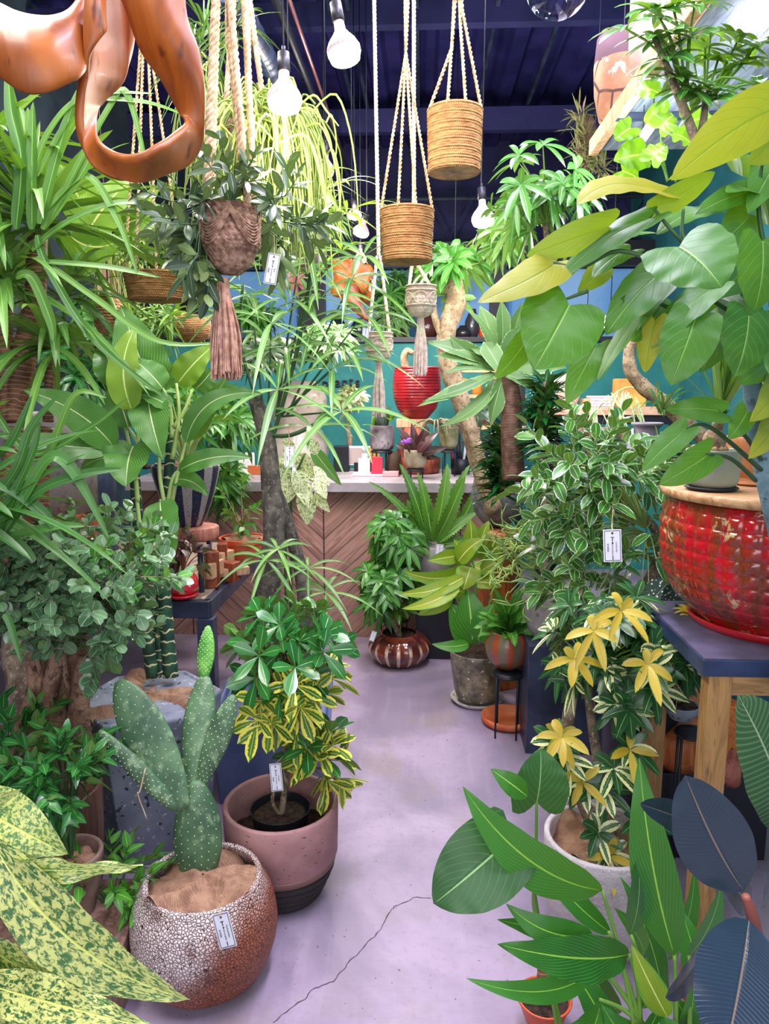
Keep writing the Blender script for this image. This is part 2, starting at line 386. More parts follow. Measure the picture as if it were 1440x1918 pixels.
def burlap():
    k = NT('burlap'); v = k.obj(); x, y, z = k.xyz(v)
    h = k.M('ADD', k.M('SINE', k.M('MULTIPLY', k.M('ADD', x, z), 1500)), k.M('SINE', k.M('MULTIPLY', k.M('SUBTRACT', y, z), 1500)))
    c = k.mix(k.ss(k.M('ADD', k.noise(v, 25, 4), k.M('MULTIPLY', h, .05)), .3, .7), hx('7d5a45'), hx('b08a6e'))
    return k.fin(c, .9, 0, h, .5, .001)
MT['burlap'] = burlap()
MT['concrete'] = mot('speckled_concrete', '77808d', '98a0ad', 7, .75, bs=.25, sp=26, spc='5e6570')
def speckle():
    k = NT('speckled_concrete_planter'); v = k.obj(); c = k.mix(k.ss(k.noise(v, 6, 5), .35, .65), hx('6d7686'), hx('8e96a6'))
    c = k.mix(k.ss(k.noise(v, 55, 2), .62, .68), c, hx('b9c0cc')); c = k.mix(k.ss(k.noise(v, 38, 2), .36, .30), c, hx('2f3440'))
    return k.fin(c, .7, 0, k.noise(v, 45, 4), .25, .004)
MT['speckle'] = speckle()
MT['concrete_pale'] = mot('pale_concrete', '9c9794', 'c0bab5', 6, .8, bs=.4, sp=20, spc='7e7a78')
MT['concrete_wood'] = mot('weathered_concrete', '75706c', 'a39d98', 5, .85, bs=.5, c3='575350')
MT['bark'] = mot('bark', '6b5a49', 'a08d74', 22, .85, bs=.8, bd=.006, c3='bfae92')
MT['darkbark'] = mot('dark_bark', '3f3a36', '6d645b', 22, .8, bs=.6, bd=.005, c3='8a8073')
MT['palebark'] = mot('pale_bark', '8a7254', 'b8a07c', 22, .8, bs=.8, bd=.008, c3='6a5038')
MT['rootbark'] = mot('root_bark', '7a5746', 'b18a72', 14, .85, bs=1, bd=.012, c3='5b4236')
MT['bluebark'] = mot('blue_grey_bark', '4f6d7c', '7793a0', 14, .7, bs=.5, bd=.005, c3='3f5360')
def ringed(name, c1, c2, line, n=70):
    k = NT(name); x, y, r, v = k.lf(); f = k.M('FRACT', k.M('ADD', k.M('MULTIPLY', y, n), k.M('MULTIPLY', k.noise(k.obj(), 18, 2), 1.4)))
    c = k.mix(k.ss(k.noise(k.obj(), 30, 4), .35, .65), hx(c1), hx(c2)); c = k.mix(k.ss(f, .82, .92), c, hx(line))
    return k.fin(c, .6, 0, f, .6, .004)
MT['dracbark'] = ringed('ringed_dracaena_bark', '573626', '84583c', 'b58a60', 60)
MT['cane'] = ringed('green_ringed_cane', '14362c', '2c5a3c', 'd9d3a0', 26)
MT['agavebark'] = ringed('ringed_brown_bark', '5c3f30', '8a6652', '3f2a20', 90)
MT['stem'] = plain('green_stem', '6f9a3a', .5)
MT['palestem'] = plain('pale_green_stem', 'b4cc7a', .5)
MT['darkstem'] = plain('dark_green_stem', '3a5f33', .5)
MT['redstem'] = plain('reddish_stem', '8a4a3c', .5)
# leaves
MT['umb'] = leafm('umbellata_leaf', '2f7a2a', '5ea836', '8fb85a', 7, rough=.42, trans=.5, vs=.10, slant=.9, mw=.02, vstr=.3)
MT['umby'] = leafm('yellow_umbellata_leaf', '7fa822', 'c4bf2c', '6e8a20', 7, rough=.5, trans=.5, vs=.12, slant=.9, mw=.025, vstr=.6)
MT['rubber'] = leafm('dark_rubber_leaf', '1e2b38', '35465c', '7c6a5c', 34, rough=.22, trans=.03, vs=.3, slant=.25, mw=.025, vstr=.04)
MT['rubberg'] = leafm('glossy_dark_green_leaf', '2b4a2c', '44683c', '8f9f7a', 30, rough=.25, trans=.04, vs=.6, slant=.2, mw=.03, vstr=.25)
MT['philo'] = leafm('long_green_leaf', '1c7a24', '44a034', '9ad04a', 13, rough=.34, trans=.22, vs=.25, slant=1.1, mw=.04, vstr=.28)
MT['philod'] = leafm('dark_veined_leaf', '2c6b30', '4a8a44', '93bf78', 8, rough=.42, trans=.15, vs=.10, slant=1.3, mw=.025, vstr=.35)
MT['dieff'] = leafm('ribbed_leaf', '38862c', '66ae48', 'c9e29c', 15, rough=.33, trans=.26, vs=.2, slant=1.2, mw=.03, mid='dfeab4', vstr=.5)
MT['dieffy'] = leafm('ribbed_lime_leaf', '77b41e', '9ccb2c', 'd9ee90', 20, rough=.36, trans=.35, vs=.25, slant=1.2, mw=.05, vstr=.6)
MT['croton'] = leafm('mottled_yellow_leaf', '2f7040', '5f9a58', 'e3e47a', 0, blotch='c9cf78', bsc=30, blo=.44, bhi=.54, rough=.42, trans=.15, mid='d7e070', mw=.04)
MT['syng'] = leafm('cream_mottled_leaf', '6f9c40', 'a8c060', None, 0, blotch='f6f6c4', bsc=16, blo=.42, bhi=.52, trans=.3, mid='f4f4c0')
MT['strap'] = leafm('strap_leaf', '2f7d2c', '79b048', 'bcd68a', 0, rough=.38, trans=.25, mw=.09, mid='7fb554')
MT['strapd'] = leafm('dark_strap_leaf', '1f5f2a', '57963f', 'a6c87a', 0, rough=.38, trans=.2, mid='4f9040', mw=.06)
MT['fig'] = leafm('round_dark_leaf', '3f7048', '8ab884', 'aac79a', 0, rough=.22, trans=.1, edge='93b587', ew=.96, mw=.05)
MT['clusia'] = leafm('glossy_paddle_leaf', '1c6a2c', '3f9440', '8fc070', 0, rough=.22, trans=.12, mw=.05)
MT['clusiay'] = leafm('yellow_edged_paddle_leaf', '3c8034', '6aa03c', 'c7d46a', 0, rough=.26, trans=.2, edge='e6e05a', ew=.5, mw=.05)
MT['schef'] = leafm('schefflera_leaf', '2c7a2e', '5fb044', 'a4d07a', 0, rough=.3, trans=.28, mw=.06)
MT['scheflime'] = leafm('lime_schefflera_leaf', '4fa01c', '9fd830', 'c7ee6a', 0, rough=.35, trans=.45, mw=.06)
MT['schefw'] = leafm('white_edged_leaf', '2f7a34', '58a040', 'a4d07a', 0, rough=.3, trans=.2, edge='dfe8c4', ew=.88, mw=.06)
MT['schefy'] = leafm('yellow_variegated_leaf', 'f0c81e', 'ffe25a', None, 0, blotch='3c7a34', bsc=5, blo=.66, bhi=.7, rough=.4, trans=.2, edge='6c9a3a', ew=.9)
MT['schefd'] = leafm('dark_schefflera_leaf', '1f5a30', '3f7a40', '8fb070', 0, rough=.28, trans=.12, edge='e4e6a4', ew=.4, vr=.74, mw=.05)
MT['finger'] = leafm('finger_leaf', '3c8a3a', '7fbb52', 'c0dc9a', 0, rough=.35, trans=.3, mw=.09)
MT['fingerl'] = leafm('lit_tint_finger_leaf', '8fc81e', 'c4ee3a', 'e6f890', 0, rough=.4, trans=.5, mw=.06)  # brighter copy of the finger leaf, bulb light put into its colour
MT['rhip'] = leafm('lime_hanging_stem', '8fb83c', 'd4e872', None, 0, rough=.5, trans=.4)
MT['agave'] = leafm('pale_agave_leaf', '5f9c48', '93c473', 'b4d490', 0, rough=.48, trans=.12, edge='b8d890', ew=.95, mw=.03)
MT['compacta'] = leafm('glossy_dark_leaf', '0c4a26', '1f7a34', '3f9a4a', 0, rough=.2, trans=.08, mw=.05)
MT['lime'] = leafm('lime_green_leaf', '8cc01f', 'c8e23c', 'eef58a', 9, rough=.36, trans=.35, vs=.2, slant=1.2, mw=.05, edge='4fa02c', ew=.88, vstr=.3)
MT['green'] = leafm('fresh_green_leaf', '2a8a22', '5cb838', 'b0e070', 9, rough=.34, trans=.25, vs=.2, slant=1.2, mw=.05, vstr=.3)
MT['nest'] = leafm('toothed_fern_leaf', '2f7d26', '6db23c', 'a4d060', 14, rough=.34, trans=.3, vs=.4, slant=.6, mw=.05, vstr=.15)
MT['fern'] = leafm('fern_leaf', '4f9a2c', '9fd03c', None, 0, rough=.45, trans=.35)
MT['hoya'] = leafm('waxy_olive_leaf', '34503a', '5f7a56', '8c9f7c', 0, rough=.28, trans=.06, mw=.04)
MT['purple'] = leafm('purple_leaf', '3c1a24', '6b3a40', '8a5a54', 0, rough=.35, trans=.05)
MT['begonia'] = leafm('spotted_leaf', '2c4438', '4a6454', None, 0, rough=.4, trans=.05, spots='e6ece0')
MT['till'] = leafm('silvery_curled_leaf', '8f8a6a', 'c0b890', None, 0, rough=.6, trans=.1)
MT['banana'] = leafm('broad_banana_leaf', '3f8a24', '86b83a', 'c9dc6a', 30, rough=.4, trans=.4, vs=.5, slant=.6, mw=.04, mid='e0e08a', vstr=.18)
MT['pinkleaf'] = leafm('pink_leaf', 'd8286a', 'f25a8c', '9ac05a', 0, rough=.4, trans=.3)
MT['mossy'] = leafm('brown_dry_leaf', '5a4434', '9a8060', None, 0, rough=.8, trans=.1)
# ---------------------------------------------------------------- room
def struct(name, mb, mt, **kw):
    o = mb.build(name, mt, smooth=False, **kw); tag(o, kind='structure'); return o
def slab(name, c, d, mt, bevel=0, parent=None, **kw):
    b = MB(); b.box(c, d, **kw); o = b.build(name, mt, parent, smooth=False, bevel=bevel)
    if parent is None: tag(o, kind='structure')
    return o
XL, XR, YB, CZ = -2.5, 2.1, 8.0, 3.95
def floor_mat():
    k = NT('polished_concrete_floor'); v = k.obj()
    c = k.mix(k.ss(k.noise(v, 1.6, 6, .4), .38, .62), hx('84788c'), hx('aa9ab0'))
    c = k.mix(k.M('MULTIPLY', k.ss(k.noise(k.map(v, (1.5, 1, 1)), 2.4, 4), .52, .72), .6), c, hx('8a7d70'))
    c = k.mix(k.M('MULTIPLY', k.ss(k.noise(k.map(v, (9, .8, 1)), 3, 5), .5, .8), .15), c, hx('c9bccb'))
    c = k.mix(k.M('MULTIPLY', k.ss(k.noise(v, 45, 6), .5, .8), .35), c, hx('7d727f'))
    c = k.mix(k.ss(k.noise(v, 70, 1), .27, .22), c, hx('5d5360'))
    r = k.M('MULTIPLY_ADD', k.noise(v, 5, 5), .3, .3)
    return k.fin(c, r, 0, k.noise(v, 90, 4), .12, .002)
slab('floor', (-.2, 3.4, -.05), (4.8, 10, .1), floor_mat())
# the hairline crack in the floor, a thin dark groove following its path
ck = MB(); cr = [(512, 1914), (538, 1895), (570, 1870), (590, 1850), (625, 1838), (645, 1812), (668, 1788), (690, 1765), (715, 1740), (728, 1712), (738, 1698), (760, 1690), (775, 1681), (815, 1681)]
pp = []
for i in range(len(cr) - 1):
    for j in range(5):
        t = j / 5; x = cr[i][0] * (1 - t) + cr[i + 1][0] * t; y = cr[i][1] * (1 - t) + cr[i + 1][1] * t
        q = onz(x, floorD(y), .0008); pp.append(q + [random.uniform(-.003, .003), random.uniform(-.004, .004), 0])
pp = np.array(pp); dv = nrm(np.gradient(pp, axis=0)); sd = np.stack([-dv[:, 1], dv[:, 0], 0 * dv[:, 0]], -1)
wv = rng.uniform(.0007, .0018, len(pp))[:, None]
ck.grid(np.stack([pp - sd * wv, pp + sd * wv], 1)); struct('trim_1', ck, plain('crack_dark', '4a3f48', .9))
MT['navy'] = mot('dark_navy_paint', '1d1f4e', '302f68', 3, .7, bs=.1)
MT['deck'] = mot('dark_steel_deck', '24235c', '3f3a82', 2, .5, .2, .1)
MT['teal'] = mot('teal_paint', '1f7574', '2f8c88', 2.5, .7, bs=.1, c3='2a807e')
MT['sky_paint'] = mot('light_blue_paint', '6fb0ee', '9accff', 1.5, .7, bs=.05)
# corrugated ceiling deck
d = MB(); xs = []; x = XL
while x < XR: xs += [(x, 0), (x + .10, 0), (x + .13, .06), (x + .23, .06)]; x += .26
G = np.array([[(x, y, CZ + h) for x, h in xs] for y in (-1.6, 8.2)]); d.grid(G); struct('ceiling', d, MT['deck'])
slab('wall_back', (-.2, YB + .1, 2.0), (4.8, .1, 4.0), MT['navy'])
slab('wall_left', (XL - .05, 3.4, 2.0), (.1, 10, 4.0), mot('grey_blue_wall', '27343f', '3a4a55', 3, .8))
slab('wall_right', (XR + .05, 3.4, 2.0), (.1, 10, 4.0), mot('teal_board_wall', '1f6a72', '2d7f85', 3, .8))
# teal partition behind the counter with its dark ledge, light blue wall band above
TY = 6.3
slab('wall_teal', (-.2, TY, .95), (4.6, .08, 1.9), MT['teal'])
slab('trim_2', (-.2, TY + .08, 1.925), (4.6, .32, .04), MT['black'])
slab('wall_blue', (-.2, 7.3, 1.3), (4.6, .08, 2.66), MT['sky_paint'])
slab('trim_3', (-.2, 7.2, 2.75), (4.6, .14, .22), MT['black'])
for i, px in enumerate((350, 585, 930)):
    p = P(px, 560, 6.95); slab('trim_%d' % (4 + i), (p[0], 7.15, 1.9), (.14 if i != 1 else .24, .12, 1.7), MT['black'])
# cross beams, purlins
for i, (y, z, h) in enumerate(((3.9, 3.86, .10), (5.0, 3.8, .14), (6.6, 3.72, .18))):
    slab('trim_%d' % (8 + i), (-.2, y, z), (4.6, .08, h), MT['navy'])
for i, (px, y0) in enumerate(((612, 20), (648, 10), (780, 20), (935, 40), (1062, 30))):
    p = P(px, y0, 4.4); slab('trim_%d' % (12 + i), (p[0], 5.2, 3.83), (.025, 4.6, .03), MT['blacksteel'])
# open steel truss across the back, one piece of framing
tr = MB(); y = 7.6
for z in (2.95, 3.35): tr.tube([(XL, y, z), (XR, y, z)], .022, 6)
for i in range(22):
    x = XL + i * .21; tr.tube([(x, y, 2.95 if i % 2 else 3.35), (x + .21, y, 3.35 if i % 2 else 2.95)], .009, 5)
struct('trim_20', tr, MT['blacksteel'])

# ---------------------------------------------------------------- service counter
def chevron():
    k = NT('chevron_planks'); v = k.obj(); x, y, z = k.xyz(v)
    mm = k.M('PINGPONG', k.M('ADD', x, 20.0), .83)
    q = k.M('SUBTRACT', z, k.M('MULTIPLY', mm, .93)); idx = k.M('FLOOR', k.M('DIVIDE', q, .155)); fr = k.M('FRACT', k.M('DIVIDE', q, .155))
    al = k.M('ADD', k.M('MULTIPLY', z, .93), mm)
    g = k.noise(k.comb(k.M('MULTIPLY', al, 1.6), k.M('MULTIPLY', q, 22), k.M('MULTIPLY', idx, 3.7)), 1.6, 6, 1.4)
    c = k.mix(k.ss(g, .3, .7), hx('8c6357'), hx('c39686'))
    rr = k.n('ShaderNodeTexWhiteNoise', noise_dimensions='2D'); k.set(rr.inputs['Vector'], k.comb(idx, k.M('FLOOR', k.M('DIVIDE', k.M('ADD', x, 20.0), .83)), 0))
    c = k.mix(k.M('MULTIPLY', rr.outputs['Value'], .45), c, hx('a8836f'))
    c = k.mix(k.ss(k.noise(k.comb(al, k.M('MULTIPLY', q, 40), idx), 3, 5, .5), .64, .72), c, hx('6a4238'))
    gr = k.M('MINIMUM', fr, k.M('SUBTRACT', 1, fr)); c = k.mix(k.ss(gr, .03, .008), c, hx('3a2420'))
    c = k.mix(k.ss(k.M('MINIMUM', mm, k.M('SUBTRACT', .83, mm)), .006, .002), c, hx('3a2420'))
    return k.fin(c, .5, 0, g, .15, .003)
CD = 4.59
cl = onz(380, CD, 0); cr_ = onz(905, CD, 0); CY = onz(620, CD, 0)[1]; cx0 = -1.75; cx1 = cr_[0] + .05
seam = onz(608, CD, 0)[0]
ct = thing('service_counter', 'long service counter with chevron wood front and grey slab top', 'counter', ((cx0 + cx1) / 2, CY + .35, 0))
b = MB(); b.box(((cx0 + cx1) / 2, CY + .35, .46), (cx1 - cx0, .66, .92)); cf = b.build('chevron_front', chevron(), ct, smooth=False)
OFFX = ((cx0 + cx1) / 2)
# shift so that the V meets at the seam seen in the photograph
mp = cf.data.materials[0].node_tree
for n_ in mp.nodes:
    if n_.type == 'MATH' and n_.operation == 'ADD' and abs(n_.inputs[1].default_value - 20.0) < 1e-6: n_.inputs[1].default_value = .83 * 24 - (seam - OFFX)
b = MB(); b.box(((cx0 + cx1) / 2, CY + .33, .95), (cx1 - cx0 + .06, .78, .06)); b.build('counter_top', mot('grey_worktop', '9c9298', 'b8adb2', 5, .4, bs=.05), ct, smooth=False, bevel=.004)
CT = .98
# shop name on the teal wall: the last letters read "plants"
def text(body, name, size, pos, right, up, mt, ext=.002, parent=None, align='CENTER'):
    cu = bpy.data.curves.new(name, 'FONT'); cu.body = body; cu.space_character = 1.35 if ext > .01 else 1.0; cu.size = size; cu.extrude = ext; cu.align_x = align; cu.align_y = 'CENTER'
    o = bpy.data.objects.new(name, cu); COL.objects.link(o); right = nrm(right); up = nrm(np.array(up) - right * (np.array(up) @ right)); nn = np.cross(right, up)
    from mathutils import Matrix
    mx = Matrix([(right[0], up[0], nn[0], 0), (right[1], up[1], nn[1], 0), (right[2], up[2], nn[2], 0), (0, 0, 0, 1)])
    o.rotation_euler = mx.to_euler(); cu.materials.append(mt); OFF[o.name] = np.array(pos)
    bpy.context.view_layer.update()
    me = bpy.data.meshes.new_from_object(o.evaluated_get(bpy.context.evaluated_depsgraph_get())); re_ = o.rotation_euler.copy()
    bpy.data.objects.remove(o); o = bpy.data.objects.new(name, me); COL.objects.link(o); o.rotation_euler = re_; OFF[o.name] = np.array(pos)
    off = OFF[parent.name] if parent is not None else np.zeros(3)
    o.location = [float(q) for q in (np.array(pos) - off)]
    if parent is not None: o.parent = parent
    return o
dd = 6.15; p0 = P(639, 716, dd)
tl = thing('wall_lettering', 'dark raised letters reading plants on the teal wall', 'sign', (p0[0], TY - .04, p0[2]))
for ch, px in zip('plants', (608, 619, 632, 645, 657, 669)):
    q = P(px, 716, dd); text(ch, 'letter', .115, (q[0], TY - .052, p0[2] + {'l': .012, 't': .008, 'p': -.008}.get(ch, 0)), (1, 0, 0), (0, 0, 1), MT['black'], .012, tl)

# ---------------------------------------------------------------- pots
def pot(name, label, cat, px, D, z0, ytop, prof, mt, seg=56, fn=None, smooth=4, fill='soil', rim=.012, fz=.9, parts=(), group=None, a0=0, inner=None, partname='pot_body', z1=None):
    """prof: (radius in px at D, fraction of height) from base to rim"""
    c = onz(px, D, z0); z1 = zat(ytop, D) if z1 is None else z1; H = z1 - z0
    t = thing(name, label, cat, c, group)
    pr = [(m(r, D), f * H) for r, f in prof]
    q = np.array(pr)
    if smooth: q, _ = crom(q, np.zeros(len(q)), smooth)
    rr = rim; top = q[-1]
    inn = [(max(r - rr, .004), z) for r, z in q[::-1] if z > H * (fz - .25)]
    allp = list(map(tuple, q)) + [(top[0] - rr * .25, top[1] + rr * .35), (top[0] - rr * .8, top[1] + rr * .3)] + inn + [(.003, inn[-1][1])]
    b = MB(); b.lathe(c, allp, seg, fn, a0=a0); b.build(partname, mt, t)
    t['_top'] = float(z1)
    ri = np.interp(H * fz, q[:, 1], q[:, 0]) - rr * .9
    if fill in ('soil', 'bark_chip', 'burlap'):
        s = MB(); k = 12; sg = 40
        def bumpy(a, rad):
            if fill == 'burlap': return (.30 * np.sin(a * 3 + rad * 2) * rad + .22 * np.sin(a * 7 + 1.3 + rad * 4) * rad + .35 * (1 - rad)) * ri * .55
            return (.12 * rng.normal(0, .25, a.shape) + .05) * ri
        a = np.arange(sg) * 2 * pi / sg; rad = np.linspace(.02, 1.0, k)[:, None]
        Z = bumpy(a[None, :] + 0 * rad, rad + 0 * a[None, :])
        G = np.stack([ri * rad * np.cos(a), ri * rad * np.sin(a), H * fz + Z - (.0 if fill != 'burlap' else .0)], -1) + c
        s.grid(G, cv=True); s.build('burlap_cover' if fill == 'burlap' else ('bark_chips' if fill == 'bark_chip' else 'soil'), MT[fill], t)
    return t, c, c + [0, 0, H * fz]
def saucer(t, c, r, h, mt, name='saucer'):
    b = MB(); b.lathe(c, [(r * .86, 0), (r, h), (r * .97, h * 1.05), (r * .84, h * .35), (.01, h * .3)], 48); return b.build(name, mt, t)
def stand(name, label, px, D, z, rpx, zb=0, group=None, legs=4, h=.012):
    c = onz(px, D, zb); r = m(rpx, D); t = thing(name, label, 'plant stand', c, group)
    b = MB(); a = np.linspace(0, 2 * pi, 33)
    b.tube(np.stack([c[0] + r * np.cos(a), c[1] + r * np.sin(a), np.full(33, z - h)], -1), .005, 6); b.lathe(c + [0, 0, z - c[2] - h * .7 - .002], [(r * .2, 0), (r, 0), (r, h * .6), (.01, h * .6)], 24)
    b.build('ring', MT['black'], t)
    for i in range(legs):
        an = .6 + i * 2 * pi / legs; l = MB(); l.tube([c + [r * cos(an), r * sin(an), 0], c + [r * cos(an), r * sin(an), z - c[2] - h]], .0045, 6); l.build('leg', MT['black'], t)
    return t
def box_thing(name, label, cat, c, d, mt, bevel=.003, rz=0, group=None):
    b = MB(); b.box(c, d, rz=rz); o = b.build(name, mt, None, loc=(c[0], c[1], c[2] - d[2] / 2), smooth=False, bevel=bevel); return tag(o, label, cat, group)

# price tags
def price_tag(label, corners, D, price, note='', string=None, side='top'):
    """corners: top-left, top-right, bottom-left pixels of the card"""
    (ax, ay), (bx, by), (cx, cy) = corners
    A, B, C = P(ax, ay, D), P(bx, by, D), P(cx, cy, D); w = np.linalg.norm(B - A); h = np.linalg.norm(C - A)
    R = nrm(B - A); U = nrm(A - C); U = nrm(U - R * (U @ R)); N = np.cross(R, U); O = A + R * w / 2
    t = thing('price_tag', label, 'tag', O)
    b = MB(); b.box(O - U * h / 2, (w, h, .0012), ax=[R, U, N]); cd_ = b.build('card', MT['card'], t, smooth=False)
    b = MB(); e = .05 * w; o2 = N * .001
    for (u, v, sw, sh) in ((0, -e * 1.5, w - 3 * e, e * .6), (0, -h + e * 1.5, w - 3 * e, e * .6), (-w / 2 + e * 1.5, -h / 2, e * .6, h - 3 * e), (w / 2 - e * 1.5, -h / 2, e * .6, h - 3 * e)):
        b.box(O + R * u + U * v + o2, (sw, sh, .0006), ax=[R, U, N])
    b.build('printed_border', MT['ink'], cd_, smooth=False)
    b = MB(); cc = O - U * h * .12
    b.tube([cc + N * .0006, cc + N * .0014], w * .06, 12)
    b.build('punched_hole', MT['ink'], cd_, smooth=False); b = MB()
    for (u, v, sw, sh) in ((0, -.245, .2, .018), (0, -.31, .045, .13)): b.box(O + R * u * w + U * v * h + o2, (sw * w, sh * h, .0006), ax=[R, U, N])
    b.build('printed_letter', MT['ink'], cd_, smooth=False); b = MB()
    b.box(O - U * .88 * h + o2, (.045 * w, .12 * h, .0006), ax=[R, U, N]); b.build('printed_dash', MT['ink'], cd_, smooth=False); b = MB()
    cc = O - U * h * .42; b.tube([cc + N * .0006, cc + N * .0014], w * .05, 10)
    b.build('printed_dot', MT['ink'], cd_, smooth=False)
    o3 = N * .0012
    text('barrel plants', 'printed_name', w * .13, O - U * h * .62 + o3, -U, R, MT['ink'], .0001, cd_)
    if price: text(price, 'price', w * .15, O - U * h * .56 - R * w * .26 + o3, -U, R, MT['ink'], .0001, cd_)
    if note: text(note, 'handwriting', w * .15, O - U * h * .54 + R * w * .22 + o3, -U, R, MT['ink'], .0001, cd_)
    if string:
        b = MB(); b.tube([O - U * h * .1 + N * .002, O + N * .003] + [P(x, y, D + .01) for x, y in string], w * .035, 5, smooth=3); b.build('string', MT['rope'], t)
    return t
MT['card'] = plain('white_card', 'e9ebf5', .6); MT['ink'] = plain('black_ink', '15151c', .6)

# ---------------------------------------------------------------- bulbs and lamps
MT['bulb_lit'] = emit('lit_bulb', 'fff6e6', 22); MT['bulb_body'] = plain('white_lamp_body', 'c4a8a8', .4)
def bulb(label, px, y0, y1, rpx, D, power, tilt=0, col=(1, .95, .85), ribs=True, lit=True, group=None):
    top = P(px[0], y0, D); bot = P(px[1], y1, D); ax = nrm(bot - top); L = np.linalg.norm(bot - top); r = m(rpx, D)
    t = thing('flood_bulb', label, 'light bulb', top, group); u, v = perp(ax); Mx = np.array([u, v, ax])
    def lth(mb, prof, seg=36, fn=None):
        k = MB(); k.lathe((0, 0, 0), prof, seg, fn); V = k.V[0] @ Mx + top; mb.add(V, [f for g in k.F for f in g], k.A[0])
    b = MB(); b.tube([top - ax * L * .1, [top[0], top[1], CZ]], .003, 5); b.build('cord', MT['black'], t)
    b = MB(); b.tube([top - ax * L * .12, top + ax * L * .0], r * .12, 8); lth(b, [(r * .36, 0), (r * .38, L * .3), (r * .3, L * .32)], 20); b.build('socket', MT['black'], t)
    b = MB(); lth(b, [(r * .3, L * .3), (r * .34, L * .46), (r * .55, L * .56), (r * .8, L * .65), (r * .98, L * .76), (r * 1.0, L * .84)], 96, (lambda a, z, i: 1 + (.05 * (i > 1)) * np.sin(a * 24 + i * .8)) if ribs else None)
    bb_ = b.build('bulb_body', MT['bulb_body'], t)
    b = MB(); lth(b, [(r * .99, L * .84), (r * .9, L * .94), (r * .6, L * .99), (.001, L)], 32); b.build('bulb_face', MT['bulb_lit'] if lit else MT['bulb_body'], bb_)
    if lit: point('bulb_light', bot + ax * .10, power, col, .05, t)
    return t
cw = (1, .93, .82)
bulb('large ribbed white bulb tilted right, near the top of the frame', (628, 648), 6, 118, 31, 1.9, 10, col=(1, .95, .88))
bulb('glowing mushroom shaped bulb in front of the hanging lime greenery', (531, 533), 100, 208, 32, 2.1, 10, col=(1, .98, .9))
bulb('lit bulb on black holder right of the hanging jute pots', (902, 905), 352, 424, 21, 3.3, 13, col=(1, 1, .95))
bulb('lit bulb glowing among the finger leaves, leftmost of the distant bulbs', (545, 545), 372, 420, 16, 3.4, 16, col=cw)
bulb('pinkish lit bulb high in the finger leaves above the orange driftwood', (608, 609), 340, 380, 13, 4.2, 20, col=(1, .8, .75))
bulb('pink glowing bulb left of the middle jute pot', (664, 664), 372, 410, 13, 4.4, 22, col=(1, .78, .75))
bulb('white lit bulb just below the pink glowing bulb', (686, 674), 400, 442, 15, 4.2, 22, col=(1, .95, .9))
bulb('lowest lit bulb, right above the orange driftwood', (675, 675), 455, 492, 11, 4.6, 26, col=cw)
bulb('unlit white spotlight hanging under the ceiling track', (610, 609), 270, 330, 17, 3.3, 0, lit=False, ribs=False)
bulb('small lit bulb behind the pale twisted trunk', (852, 853), 470, 508, 9, 4.9, 26, col=cw)
# ceiling track with cable hose
t0, t1 = P(505, -30, 3.2), P(645, 335, 6.4)
tk = thing('ceiling_track', 'long black lamp track running back below the ceiling', 'light track', t0)
b = MB(); b.tube([t0, t1], .022, 4); b.build('rail', MT['black'], tk)
b = MB(); b.tube([t0 + [.05, 0, .03], t1 + [.05, 0, .03]], .010, 6); b.build('copper_pipe', plain('rosy_metal_pipe', 'b07878', .3, .7), tk)
b = MB(); pts = [P(425, -20, 2.9), P(470, 60, 3.2), P(520, 150, 3.9), P(575, 250, 4.9)]
b.tube(pts, .05, 12, smooth=40, bump=lambda a, d_: 1 + .12 * np.sin(d_ * 260)); tag(b.build('flexible_duct', MT['blacksteel'], loc=pts[0]), 'dark ribbed flexible duct beside the lamp track', 'duct')
def tube_lamp(label, a, b_, D0, D1, rad, power, col):
    A, B = P(*a, D0), P(*b_, D1); t = thing('tube_lamp', label, 'grow light', A)
    k = MB(); k.tube([A, B], rad, 12); k.build('glowing_tube', MT['tube_lit'], t)
    k = MB(); k.tube([A + [0, 0, rad * 1.3], B + [0, 0, rad * 1.3]], rad * 1.2, 4); k.build('tube_housing', MT['bulb_body'], t)
    for q_ in (A, B): k = MB(); k.tube([q_ + [0, 0, .02], [q_[0], q_[1], CZ]], .002, 4); k.build('hanging_wire', MT['black'], t)
    for s in (.2, .5, .8): point('tube_light', A * (1 - s) + B * s - np.array([0, 0, .05]), power / 3, col, .05, t)
MT['tube_lit'] = emit('lit_tube', 'eee8ff', 20)
tube_lamp('bright white grow tube under the top right shelf boards', (1432, -8), (1376, 45), 1.9, 2.2, .016, 10, (.85, .83, 1))
tube_lamp('short white grow tube glowing behind the heart shaped leaves', (1142, 605), (1098, 628), 3.3, 3.6, .018, 7, (.85, .85, 1))
tube_lamp('small bright tube among the pale lobed leaves on the right', (1222, 235), (1203, 262), 2.4, 2.6, .012, 10, (.9, .95, 1))
TOC = -FW
def plant(name, label, cat, loc, group=None): return thing(name, label, cat, loc, group)
